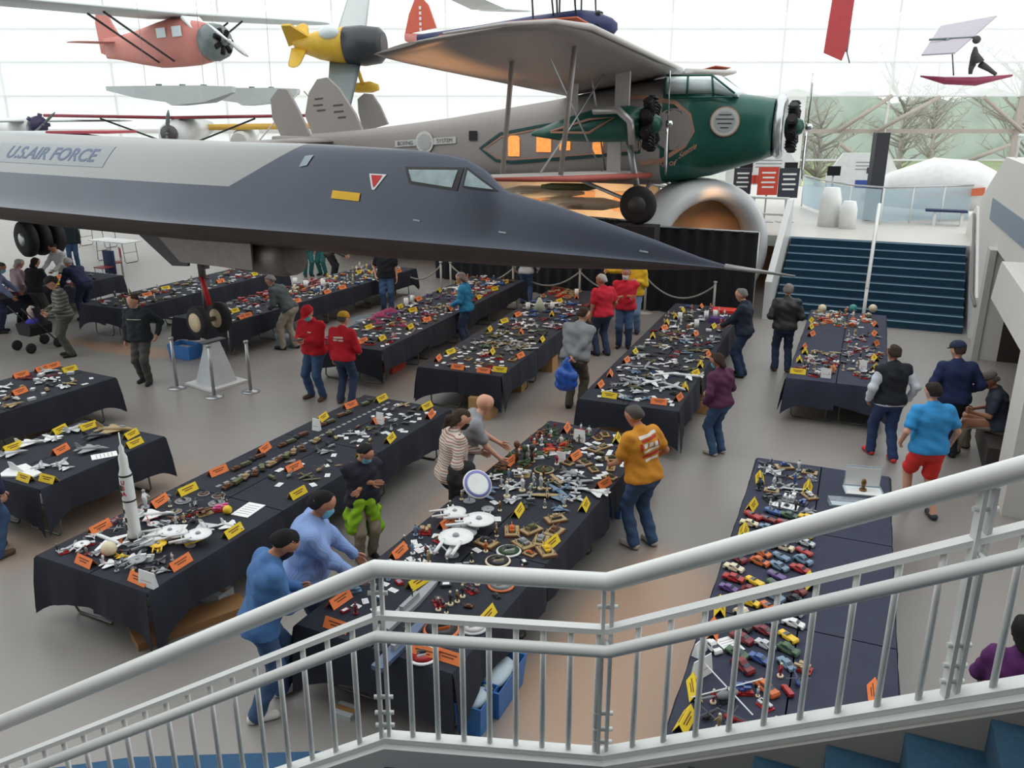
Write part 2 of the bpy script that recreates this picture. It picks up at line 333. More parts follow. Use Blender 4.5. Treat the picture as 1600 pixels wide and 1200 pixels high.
# stringer, landing and carpeted steps of the near stair
STW = mat('white_stringer_paint', (205, 206, 204), .5, noise=.03)
STG = mat('grey_side_panel', (150, 148, 144), .7, noise=.03)
g = MB(); rings = []
for p in PATH: rings.append([p + Vector((0, a, b)) for a, b in ((-.075, -.30), (.05, -.30), (.05, .028), (-.075, .028))])
g.loft(rings, 0, False); struct('trim_6', g, STW)
nrm = Vector((-.407, -.914, 0))
g = MB()
nst = 10; dh = (S3 - S2); run = math.hypot(dh.x, dh.y); sl = dh.z / run; du = Vector((dh.x, dh.y, 0)) / run
nR = Vector((du.y, -du.x, 0))
for k in range(nst):
    a = S2 + du * (.16 + .3 * k) + nR * .1; z = MZ + .165 * (k + 1) - .12
    b = a + du * .3
    vs = [Vector((p.x, p.y, h)) for h in (z - .6, z) for p in (a, b, b + nR * 1.9, a + nR * 1.9)]
    g.add(vs, [(3, 2, 1, 0), (4, 5, 6, 7), (0, 1, 5, 4), (1, 2, 6, 5), (2, 3, 7, 6), (3, 0, 4, 7)])
tag(g.build('staircase', CARPET), 'near blue carpeted steps rising to the right behind the railing', 'stairs', kind='structure')
g = MB()
for k in range(1):
    a = S2 + nR * .075; b = S4 + nR * .075; vs = [a + Vector((0, 0, -.5)), b + Vector((0, 0, -.5)), b + Vector((0, 0, -.02)), a + Vector((0, 0, -.02))]
    vs2 = [v + nR * .02 for v in vs]; g.add(vs + vs2, [(0, 1, 2, 3), (7, 6, 5, 4), (0, 4, 5, 1), (1, 5, 6, 2), (2, 6, 7, 3), (3, 7, 4, 0)])
struct('wall_stair', g, STG)
g = MB(); g.prism([(S1.x, S1.y - .05), (S1.x - .25, S1.y - 2.2), (S2.x - .1, S2.y - 2.2), (S2.x + .2, S2.y - .05)], MZ - .3, MZ - .09); struct('floor', g, CARPET)
g = MB()
for k in range(9):
    a = S1 + Vector((-.985, .17, 0)) * (.3 * k) + Vector((-.0, -.09, 0)); z = MZ - .165 * (k + 1) - .09; q = Vector((-.985, .17, 0)) * .3; w = Vector((-.17, -.985, 0)) * 1.9
    g.add([Vector((p.x, p.y, h)) for h in (z - .3, z) for p in (a, a + q, a + q + w, a + w)], [(0, 1, 2, 3), (7, 6, 5, 4), (4, 5, 1, 0), (5, 6, 2, 1), (6, 7, 3, 2), (7, 4, 0, 3)])
tag(g.build('staircase', CARPET), 'near blue carpeted steps going down to the left of the landing', 'stairs', kind='structure')
p1, p2 = PZ(150, 1185), PZ(500, 1176)
g = MB(); g.prism([(p1.x - .3, p1.y - .12), (p1.x + .3, p1.y), (p2.x, p2.y), (p2.x + .35, p2.y - .35), (p2.x + .3, p2.y - 1.5), (p1.x - .3, p1.y - 1.5)], .0, .015)
tag(g.build('floor_mat', mat('blue_floor_mat', (52, 88, 122), .95, noise=.2, scale=20)), 'blue carpet mat on the floor beyond the near railing', 'mat')
# ================================================================ BLACK SPY PLANE
BT = Vector((2.6, 10.05, 3.14)); BANG = math.atan2(.574, -.819)
def interp(x, pts):
    if x <= pts[0][0]: return pts[0][1]
    for (a, b), (c, d) in zip(pts, pts[1:]):
        if x <= c: 
            u = (x - a) / (c - a); return b + (d - b) * u
    return pts[-1][1]
TOPZ = [(0, .02), (.32, .08), (.97, .25), (1.9, .47), (2.5, .60), (3.2, .72), (3.32, .76), (3.62, 1.0), (3.95, 1.15), (4.3, 1.21), (5, 1.26), (7.25, 1.31), (8.7, 1.30), (12.8, 1.34), (16.6, 1.38), (26, 1.4)]
BOTZ = [(0, -.03), (.75, -.12), (2.7, -.29), (5.7, -.42), (10.8, -.52), (14, -.58), (26, -.6)]
CHW = [(0, .025), (1.2, .12), (1.9, .2), (2.7, .29), (3.5, .39), (5.2, .60), (7.6, .95), (9.9, 1.32), (14.7, 1.68), (17, 1.8), (20, 2.5), (23, 5.0), (26, 8.5)]
def bsurf(s, q, off=0.0):     # q in [-1,1] over the top, near side +1
    w = interp(s, CHW); w = min(w, w); T = interp(s, TOPZ); wb = min(w, 1.9)
    y = q * w; a = min(1, abs(y) / wb); h = T * (.5 + .5 * math.cos(math.pi * a ** 1.05)) ** .8 + .02 * (1 - a)
    return Vector((s, y, -.02 + h + off))
def bnear(s, z, off=.012):    # point of the near upper side at height z
    lo, hi = 0.0, 1.0
    for _ in range(30):
        m = (lo + hi) / 2
        if bsurf(s, m).z > z: lo = m
        else: hi = m
    p = bsurf(s, lo); p2 = bsurf(s, min(1, lo + .01)); t = (p2 - p); n = Vector((0, -t.z, t.y)); n.normalize()
    if n.z < 0: n = -n
    return p + n * off
bird = thing('spy_plane', 'long black jet with pointed nose over the tables, U.S. AIR FORCE on its side', 'airplane', (BT.x * .94, BT.y * .94, EYE - (EYE - BT.z) * .94), BANG); bird.scale = (.94,) * 3
bm_ = mat('black_titanium_skin', (66, 73, 88), .30, .2, noise=.22, scale=1.2)
n_ = bm_.node_tree.nodes; l_ = bm_.node_tree.links; b_ = n_['Principled BSDF']; src = b_.inputs['Base Color'].links[0].from_socket
t_ = n_.new('ShaderNodeTexCoord'); s_ = n_.new('ShaderNodeSeparateXYZ'); l_.new(t_.outputs['Object'], s_.inputs[0])
def mth(op, a, b=0.0):
    x = n_.new('ShaderNodeMath'); x.operation = op
    for i, v in enumerate((a, b)):
        if hasattr(v, 'is_output'): l_.new(v, x.inputs[i])
        else: x.inputs[i].default_value = v
    return x.outputs[0]
# pale patch: aft of a slanting line and above a waterline
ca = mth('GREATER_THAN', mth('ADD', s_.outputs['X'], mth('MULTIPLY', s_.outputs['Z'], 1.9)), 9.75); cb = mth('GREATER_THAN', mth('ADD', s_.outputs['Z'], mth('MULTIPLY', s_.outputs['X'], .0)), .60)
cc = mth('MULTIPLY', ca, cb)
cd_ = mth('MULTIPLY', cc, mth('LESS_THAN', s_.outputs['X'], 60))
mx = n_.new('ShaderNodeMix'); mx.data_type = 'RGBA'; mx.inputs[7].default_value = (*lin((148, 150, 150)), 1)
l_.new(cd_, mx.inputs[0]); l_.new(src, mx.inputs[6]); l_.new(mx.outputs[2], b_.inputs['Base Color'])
g = MB(); rings = []; lower = []; NT = 40; NB = 20
ss = [0, .15, .32, .6, .97, 1.4, 1.9, 2.5, 3.0, 3.2, 3.3, 3.4, 3.5, 3.62, 3.8, 3.95, 4.1, 4.3, 4.6] + [5 + .5 * i for i in range(24)] + [17, 18, 19, 20, 21, 22, 23, 24.5, 26]
for s in ss:
    w = interp(s, CHW); B = interp(s, BOTZ)
    ring = [bsurf(s, 1 - 2 * i / NT) for i in range(NT + 1)]
    rings.append(ring)
    lower.append([Vector((s, w * .995 * (1 - 2 * i / NB), -.024 + (B + .024) * math.sqrt(max(0, 1 - abs(1 - 2 * i / NB) ** 1.5)))) for i in range(NB + 1)])
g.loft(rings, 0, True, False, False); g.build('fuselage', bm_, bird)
g = MB(); g.loft([list(reversed(q)) for q in lower], 0, True, False, False); g.build('underside', mat('brown_black_underside', (74, 66, 64), .5, .1, noise=.25, scale=1.5), bird)
MB().cyl((0, 0, 0), (-.85, 0, -.03), .035, .012).build('pitot_tube', mat('grey_probe', (150, 150, 150), .4, .5), bird)
GLW = mat('cockpit_window_glass', (150, 172, 176), .12, .0, noise=.5, scale=5); GFR = mat('cockpit_frame', (52, 50, 54), .6)
def bpatch(pts, m, name, off=.014, nsub=6, parent=bird):     # a patch laid on the near side, corners as (s, z)
    g = MB(); rows = []
    a, b, c, d = pts
    for i in range(nsub + 1):
        u = i / nsub; row = []
        for j in range(nsub + 1):
            v = j / nsub; s = (a[0] * (1 - u) + b[0] * u) * (1 - v) + (d[0] * (1 - u) + c[0] * u) * v; z = (a[1] * (1 - u) + b[1] * u) * (1 - v) + (d[1] * (1 - u) + c[1] * u) * v
            row.append(bnear(s, z, off))
        rows.append(row)
    g.loft(rows, 0, True, False, False); return g.build(name, m, parent)
bpatch([(4.98, 1.02), (3.93, 1.04), (3.98, .72), (4.85, .79)], GFR, 'window_frame', .012)
bpatch([(4.90, .98), (4.02, 1.0), (4.07, .76), (4.80, .82)], GLW, 'side_window', .02)
bpatch([(3.90, 1.05), (3.62, .90), (3.34, .73), (3.90, .77)], GFR, 'window_frame', .012)
bpatch([(3.86, 1.0), (3.62, .87), (3.42, .755), (3.87, .79)], GLW, 'windscreen', .02)
bpatch([(6.30, .63), (5.74, .61), (5.74, .49), (6.30, .51)], mat('yellow_label', (226, 178, 30), .6), 'warning_label')
RED = mat('signal_red', (200, 40, 44), .6)
bpatch([(5.64, .90), (5.30, .90), (5.48, .67), (5.53, .67)], WHT, 'ejection_triangle_border', .012)
bpatch([(5.59, .88), (5.37, .88), (5.49, .71), (5.51, .71)], RED, 'ejection_triangle', .02)
bpatch([(7.08, 1.12), (6.9, 1.14), (6.97, .98), (7.13, .95)], mat('pale_decal', (150, 165, 175), .5), 'decal')
for s0, z0 in ((4.55, .28), (3.1, .2), (1.0, .1)): bpatch([(s0 + .12, z0 + .01), (s0, z0 + .0), (s0, z0 - .02), (s0 + .12, z0 - .01)], mat('pale_decal', (150, 165, 175), .5), 'decal')
NAVY = mat('faded_navy_lettering', (96, 112, 138), .6)
lettering('U.S.AIR FORCE', .36, lambda x, y: bnear(14.35 - x * 1.42, .98 + y * .9), NAVY, bird, sub=2, bold=.006)
bpatch([(16.6, 1.17), (12.3, 1.17), (12.3, .79), (16.6, .79)], mat('pale_blue_text_band', (152, 158, 162), .5), 'text_band', .006, 10)
# nose gear, doors and the jack that carries it
GM = mat('gear_metal', (110, 106, 108), .4, .5)
gx = 10.6
ng = MB(); ng.cyl((gx, 0, -.3), (gx, 0, -1.35), .07); ng.cyl((gx, 0, -1.2), (gx, 0, -2.1), .05); ng.cyl((gx - .5, 0, -.45), (gx, 0, -1.1), .035); ng.cyl((gx - .07, -.25, -2.12), (gx - .07, .25, -2.12), .05)
for k in range(3): ng.box((gx + .05, .08 - .08 * k, -.75 - .15 * k), (.2, .14, .14))
ng = ng.build('nose_gear', GM, bird)
TIRE = mat('tyre_rubber', (40, 40, 42), .75); HUB = mat('cream_wheel_hub', (226, 206, 168), .5)
for y in (.24, -.24):
    w = MB().lathe([(.12, -.1), (.26, -.1), (.31, -.06), (.32, 0), (.31, .06), (.26, .1), (.12, .1)], (gx - .07, y, -2.12), 24, 0, 'Y').build('tyre', TIRE, ng)
    MB().lathe([(.03, -.115), (.05, -.115), (.19, -.09), (.2, 0), (.19, .105), (.06, .115), (.03, .115)], (gx - .07, y, -2.12), 20, 0, 'Y').build('wheel_hub', HUB, ng)
g = MB(); g.cyl((gx, .02, -1.25), (gx - .2, .05, -1.8), .05); g.build('tow_link', RED, ng)
DRG = mat('gear_door_grey', (124, 116, 112), .5, .2, noise=.2)
for y, x0, x1 in ((.62, 8.2, 10.3),):
    g = MB(); g.prism([(x0, -.30), (x1 + .75, -.34), (x1 + .0, -.86), (x0, -.80)], y - .02, y + .02, 0, lambda a, b, c: (a, c, b)); g.build('gear_door', DRG, bird)
g = MB(); g.tube([(7.6, .2, -.6), (7.9, .2, -.62), (10.0, .2, -.62), (10.4, .2, -.58)], [.28, .32, .32, .2], 16); g.build('gear_fairing', DRG, bird)
g = MB(); g.prism([(10.2, -.40), (12.1, -.40), (10.9, -1.02), (10.4, -.98)], .38, .43, 0, lambda a, b, c: (a, c, b)); g.build('gear_door', mat('door_inside', (60, 58, 60), .6), bird)
mg = MB(); mx0, my0 = 21.4, -2.2; mg.cyl((mx0, my0, -.3), (mx0, my0, -1.6), .09); mg.cyl((mx0 - 1, my0, -.4), (mx0, my0, -1.2), .05); mg = mg.build('main_gear', GM, bird)
for y in (-.38, 0, .38):
    MB().lathe([(.2, -.15), (.42, -.15), (.5, -.1), (.52, 0), (.5, .1), (.42, .15), (.2, .15)], (mx0, my0 + y, -1.62), 28, 0, 'Y').build('tyre', TIRE, mg)
MB().lathe([(.03, .56), (.1, .56), (.22, .52), (.24, .4)], (mx0, my0, -1.62), 20, 0, 'Y').build('wheel_hub', STEEL, mg)
gp = bird.location + Matrix.Rotation(BANG, 3, 'Z') @ Vector((gx - .07, 0, 0)) * .94
jk = thing('nose_jack', 'white tapered jack stand under the black jet nose wheel', 'jack', (gp.x, gp.y, 0), BANG)
g = MB(); g.box((0, 0, .02), (.82, .82, .04)); g.build('base_plate', WHT, jk)
g = MB(); g.loft([[(x * a, y * a, z) for x, y in ((-1, -1), (1, -1), (1, 1), (-1, 1))] for a, z in ((.27, .04), (.1, .82), (.08, .835))], 0, False); g.build('tower', mat('off_white_paint', (206, 212, 216), .5), jk)
g = MB(); g.box((0, 0, .845), (.2, .5, .02)); g.build('saddle', DGREY, jk)
# ================================================================ generic light aeroplane
def wing(mb, root, tip, cr, ct, th, m=0, n=9, inc=0.0, rounded=True, rk=.45):
    # root/tip = leading-edge points; chord runs to -x; th = thickness ratio
    prof = []
    for i in range(n): a = i / (n - 1); prof.append((a, .5 * 2.0 * th * (math.sqrt(a) * 1.2 * (1 - a) + .02 * (1 - a))))
    loop = [(a, h * 1.35) for a, h in prof] + [(a, -h * .65) for a, h in reversed(prof[1:-1])]
    rings = []; root, tip = Vector(root), Vector(tip); st = [0, .25, .5, .75, .88, .95, 1.0] if rounded else [0, .5, 1]
    for t in st:
        c = cr + (ct - cr) * t; sh = 0
        if rounded and t > .8: k = (t - .8) / .2; c2 = c * math.sqrt(max(.05, 1 - k * k * .93)); sh = (c - c2) * rk; c = c2
        p = root.lerp(tip, t); rings.append([(p.x - sh - a * c, p.y, p.z + h * c - (sh + a * c) * inc) for a, h in loop])
    mb.loft(rings, m, True)
def fus(mb, secs, m=0, n=16, sq=.0):      # secs: (x, zc, halfw, halfh); sq>0 squares the section
    rings = []
    for x, zc, w, h in secs:
        ring = []
        for i in range(n):
            t = 2 * math.pi * (i + .5) / n; c_, s2 = math.cos(t), math.sin(t); e = 1 - sq * .62
            ring.append((x, math.copysign(abs(c_) ** e, c_) * w, zc + math.copysign(abs(s2) ** e, s2) * h))
        rings.append(ring)
    mb.loft(rings, m, True)
def radial(parent, c, r, n, mcyl, mhub, name='engine'):
    g = MB()
    for i in range(n):
        a = 2 * math.pi * i / n; d = Vector((0, math.cos(a), math.sin(a))); p = Vector(c)
        g.cyl(p + d * r * .3, p + d * r, r * .17, n=8)
        for k in range(4): q = p + d * r * (.5 + .13 * k); g.cyl(q, q + d * r * .04, r * .22, n=8)
    e = g.build(name, mcyl, parent)
    MB().lathe([(r * .1, .42 * r), (r * .26, .36 * r), (r * .36, .15 * r), (r * .4, -.2 * r), (r * .3, -.3 * r)], c, 16, 0, 'X').build('crankcase', mhub, e); return e
def prop(parent, c, L, ang, m, blades=2):
    g = MB()
    for k in range(blades):
        a = ang + 2 * math.pi * k / blades; d = Vector((0, math.cos(a), math.sin(a))); t = Vector((0, -math.sin(a), math.cos(a))); p = Vector(c)
        rings = []
        for u, w in ((.0, .05), (.2, .055), (.5, .075), (.8, .06), (1, .02)):
            q = p + d * L * u; w *= L * 1.1; tw = Vector((.35, 0, 0)) * w
            rings.append([q + t * w + tw, q + Vector((.012, 0, 0)) * L, q - t * w - tw, q - Vector((.012, 0, 0)) * L])
        g.loft(rings, 0, True)
    g.lathe([(.02, .1 * L), (.06 * L, .08 * L), (.07 * L, -.03 * L)], c, 12, 0, 'X'); return g.build('propeller', m, parent)
def fin_plate(mb, poly, y, th, m=0): mb.prism(poly, y - th / 2, y + th / 2, m, lambda a, b, c: (a, c, b))
def orient(o, fwd, pitch=0.0, roll=0.0):
    h = math.atan2(fwd[1], fwd[0]); o.rotation_mode = 'XYZ'
    Mx = Matrix.Rotation(h, 4, 'Z') @ Matrix.Rotation(-pitch, 4, 'Y') @ Matrix.Rotation(roll, 4, 'X')
    o.rotation_euler = Mx.to_euler()
# ================================================================ THE GREEN AND GREY AIRLINER (local x forward, origin at the tail end)
AO = Vector((-7.6, 27.6, 0)); AF = Vector((.924, -.383, 0)); ASIDE = Vector((-.383, -.924, 0))
def ah(px, py, side=0.0):      # local x and height of the airliner's near side seen at a pixel
    best = None
    for i in range(0, 1800):
        x = i * .01; p = AO + AF * x + ASIDE * side
        d = dirv(px, 0); 
        v = (600 - py) / FPX; dd = dirv(px, py); t = p.y / dd[1]; e = abs(dd[0] * t - p.x)
        if best is None or e < best[0]: best = (e, x, EYE + dd[2] * t)
    return best[1], best[2]
AG = mat('airliner_grey_fabric', (150, 144, 140), .6, noise=.05); AGR = mat('airliner_green_metal', (22, 88, 76), .4, .1, noise=.1, coat=.2)
AOR = mat('chrome_orange_fabric', (214, 110, 70), .6); ALG = mat('pale_grey_fabric', (196, 192, 188), .6, noise=.05); LINE = mat('dark_green_line', (18, 70, 66), .5)
AUW = mat('doped_wing_fabric', (158, 150, 146), .42, .1, noise=.08, scale=3)
PINK = mat('salmon_pinstripe', (186, 138, 116), .6)
air = thing('airliner', 'green nosed grey three engined biplane airliner standing on the upper floor', 'airplane', (AO.x, AO.y, 0)); orient(air, AF)
tops = [ah(560, 204), ah(700, 186), ah(875, 156), ah(1037, 122), ah(1090, 119), ah(1130, 118)]
def atop(x): return interp(x, [(0, 4.25)] + [(a, b) for a, b in tops])
def abot(x): return interp(x, [(0, 3.9), (4, 3.35), (8, 3.15), (12, 3.12), (13.5, 3.2), (14.8, 3.45), (15.6, 3.9)])
def aw(x): return interp(x, [(0, .12), (3, .55), (6, .85), (9, .98), (13, 1.0), (14, .98), (15, .85), (15.5, .75)])
XG = ah(1035, 150, 1.0)[0]
secs = [(x, (atop(x) + abot(x)) / 2, aw(x), (atop(x) - abot(x)) / 2) for x in [0, 1, 2, 3.5, 5, 6.5, 8, 9.5, 11, 12, XG]]
g = MB(); fus(g, secs, 0, 24, .75); g.build('rear_fuselage', AG, air)
xt = ah(1037, 121)[0]; xn = 15.35
ws = [secs[-1], (xt + .9, 0, 0, 0)]
def sec(x, top, bot, w): return (x, (top + bot) / 2, w, (top - bot) / 2)
zt = atop(XG)
g = MB(); fus(g, [sec(XG, zt + .01, abot(XG), 1.01), sec(12.6, zt + .03, abot(12.6), 1.0), sec(13.9, zt + .02, 3.4, .97), sec(14.5, 5.40, 3.6, .92), sec(15.0, 5.34, 3.76, .85), sec(15.35, 5.28, 3.9, .74)], 0, 24, .55)
g.build('nose_section', AGR, air)
nc = ah(1213, 198)[1]
g = MB(); g.lathe([(.5, -.05), (.72, -.02), (.78, .06), (.76, .16), (.66, .2), (.6, .12)], (15.4, 0, nc), 28, 0, 'X'); g.build('cowl_ring', mat('cowl_silver', (206, 210, 212), .25, .7), air)
MC = mat('engine_black', (36, 34, 36), .5, .4)
radial(air, (15.78, 0, nc), .62, 9, MC, AGR, 'nose_engine'); prop(air, (16.12, 0, nc), 1.25, R(88), CHROME)
# windscreen
WGL = mat('daylight_bright_glass', (222, 236, 238), .1, .0, noise=.1)  # opaque pale colour stands in for daylight seen through the glass
g = MB(); fus(g, [sec(12.72, zt + .04, zt - .05, .97), sec(12.75, zt + .05, zt - .52, 1.0), sec(13.9, zt + .03, zt - .5, .985), sec(14.5, 5.43, 5.3, .93)], 0, 24, .55); g.build('windscreen', WGL, air)
g = MB()
for x0, z0, x1, z1 in ((12.76, zt - .04, 12.76, zt - .5), (13.88, zt + .0, 13.95, zt - .48), (12.76, zt - .51, 14.4, zt - .50), (12.76, zt + .01, 13.88, zt + .0), (13.88, zt, 14.45, zt - .42), (13.3, zt, 13.3, zt - .5)):
    g.cyl((x0, -1.01, z0), (x1, -1.01, z1), .028, n=6)
fr_ = g.build('window_frame', AGR, air); f2_ = bpy.data.objects.new('window_frame', fr_.data); COL.objects.link(f2_); f2_.parent = air; f2_.location = (0, 2.02, 0)
# side decoration, laid on the near side (local y negative = towards the hall)
def sidept(x, z, off=.02):
    w = aw(x); c = (atop(x) + abot(x)) / 2; h = (atop(x) - abot(x)) / 2
    if x > 15.0: return (x, -w, z)
    s = min(.98, abs(z - c) / h); e = 1 - (.75 if x < XG else .55) * .62
    return (x, -(w * (1 - s ** (2 / e)) ** (e / 2) + off), z)
def band(pts, w, m, name, closed=True):
    g = MB(); n = len(pts); P2 = []
    for i in range(n if closed else n - 1):
        a, b = pts[i], pts[(i + 1) % n]; k = max(1, int(math.hypot(b[0] - a[0], b[1] - a[1]) / .25))
        for j in range(k): P2.append((a[0] + (b[0] - a[0]) * j / k, a[1] + (b[1] - a[1]) * j / k))
    if not closed: P2.append(pts[-1])
    n = len(P2); outer = []; inner = []
    for i in range(n):
        a = P2[(i - 1) % n] if closed or i else P2[i]; b = P2[(i + 1) % n] if closed or i < n - 1 else P2[i]
        dx, dz = b[0] - a[0], b[1] - a[1]; L = math.hypot(dx, dz) or 1; nx, nz = -dz / L * w / 2, dx / L * w / 2
        outer.append(sidept(P2[i][0] + nx, P2[i][1] + nz)); inner.append(sidept(P2[i][0] - nx, P2[i][1] - nz))
    vs = outer + inner; g.add(vs, [(i, (i + 1) % n, n + (i + 1) % n, n + i) for i in range(n if closed else n - 1)]); return g.build(name, m, air)
def apx(px, py): return ah(px, py, .95)
def disk(c, r, m, name, off=.03):
    g = MB(); n = 28; vs = [sidept(c[0] + math.cos(t) * r, c[1] + math.sin(t) * r, off) for t in [2 * math.pi * i / n for i in range(n)]]; g.add([sidept(c[0], c[1], off)] + vs, [(0, 1 + (i + 1) % n, 1 + i) for i in range(n)]); return g.build(name, m, air)
band([apx(750, 232), apx(782, 209), apx(850, 196), apx(1000, 176), apx(1000, 238), apx(905, 246), apx(800, 254), apx(775, 251)], .075, LINE, 'window_band')
band([apx(757, 232), apx(784, 213), apx(850, 200), apx(1000, 181), apx(1000, 233), apx(905, 242), apx(800, 249), apx(779, 247)], .03, PINK, 'window_band_pinstripe')
ec = apx(1052, 202)
band([apx(960, 152), apx(1010, 152), apx(1055, 160), apx(1078, 180), apx(1083, 205), apx(1070, 228), apx(1035, 250), apx(1000, 256)], .10, PINK, 'nose_stripe', False)
disk(ec, .5, AG, 'grey_panel', .022); band([(ec[0] + .36 * math.cos(t), ec[1] + .5 * math.sin(t)) for t in [i * .52 for i in range(12)]], .06, LINE, 'panel_ring')
WIN = [bpy.data.materials.new('lit_cabin_window')][0]; WIN.use_nodes = True; b_ = WIN.node_tree.nodes['Principled BSDF']; b_.inputs['Base Color'].default_value = (.9, .35, .08, 1); b_.inputs['Emission Color'].default_value = (1, .34, .08, 1); b_.inputs['Emission Strength'].default_value = .75
nz = WIN.node_tree.nodes.new('ShaderNodeTexNoise'); nz.inputs['Scale'].default_value = 7; rr_ = WIN.node_tree.nodes.new('ShaderNodeMapRange'); rr_.inputs[3].default_value = .15; rr_.inputs[4].default_value = 1.3
WIN.node_tree.links.new(nz.outputs['Fac'], rr_.inputs[0]); WIN.node_tree.links.new(rr_.outputs[0], b_.inputs['Emission Strength'])
for px, py, wd in ((804, 228, .17), (851, 221, .21), (884, 218, .15), (935, 224, .14)):
    c = apx(px, py); hh = .27
    pts = [(c[0] - wd, c[1] - hh), (c[0] + wd, c[1] - hh), (c[0] + wd, c[1] + hh * .8), (c[0] + wd * .6, c[1] + hh), (c[0] - wd * .6, c[1] + hh), (c[0] - wd, c[1] + hh * .8)]
    g = MB(); g.add([sidept(x, z, .03) for x, z in pts], [tuple(range(6))]); g.build('cabin_window', WIN, air)
c = apx(739, 212); g = MB(); g.add([sidept(c[0] + a, c[1] + b, .03) for a, b in ((-.13, -.13), (.13, -.13), (.13, .13), (-.13, .13))], [(0, 1, 2, 3)]); g.build('hatch', MC, air)
BADGE = mat('pale_badge', (196, 198, 194), .6)
c = apx(1133, 190); disk(c, .355, PINK, 'badge_rim', .03); disk(c, .33, BADGE, 'round_badge', .04); disk(c, .25, mat('badge_grey', (170, 174, 172), .6), 'badge_centre', .045)
g = MB(); 
for k, wd in ((.16, .3), (.06, .42), (-.04, .34), (-.14, .2)): g.add([sidept(c[0] + a, c[1] + k + b, .052) for a, b in ((-wd / 2, -.012), (wd / 2, -.012), (wd / 2, .012), (-wd / 2, .012))], [(0, 1, 2, 3)])
g.build('badge_marks', DGREY, air)
c = apx(661, 222); disk(c, .3, BADGE, 'round_emblem', .04); disk(c, .22, mat('badge_grey', (170, 174, 172), .6), 'emblem_centre', .05)
for k in (-1, 1):
    x0 = c[0] + k * .3; x1 = c[0] + k * 1.02; z0 = c[1] + k * .02; z1 = c[1] + k * .07
    g = MB(); g.add([sidept(x0, z0 - .09, .03), sidept(x1, z1 - .09, .03), sidept(x1, z1 + .09, .03), sidept(x0, z0 + .09, .03)], [(0, 1, 2, 3)]); g.build('banner', BADGE, air)
    lettering('BOEING' if k < 0 else 'SYSTEM', .15, lambda x, y: sidept((x0 + x1) / 2 + x, (z0 + z1) / 2 + y + k * .0 + x * .06, .045), DGREY, air)
c = apx(1040, 254); lettering('City of', .22, lambda x, y: sidept(c[0] + x - .05, c[1] + y, .05), PINK, air, bold=.004, shear=.3)
c = apx(1075, 236); lettering('Seattle', .2, lambda x, y: sidept(c[0] + x * .8, c[1] + y + x * .5, .05), PINK, air, bold=.004, shear=.3)
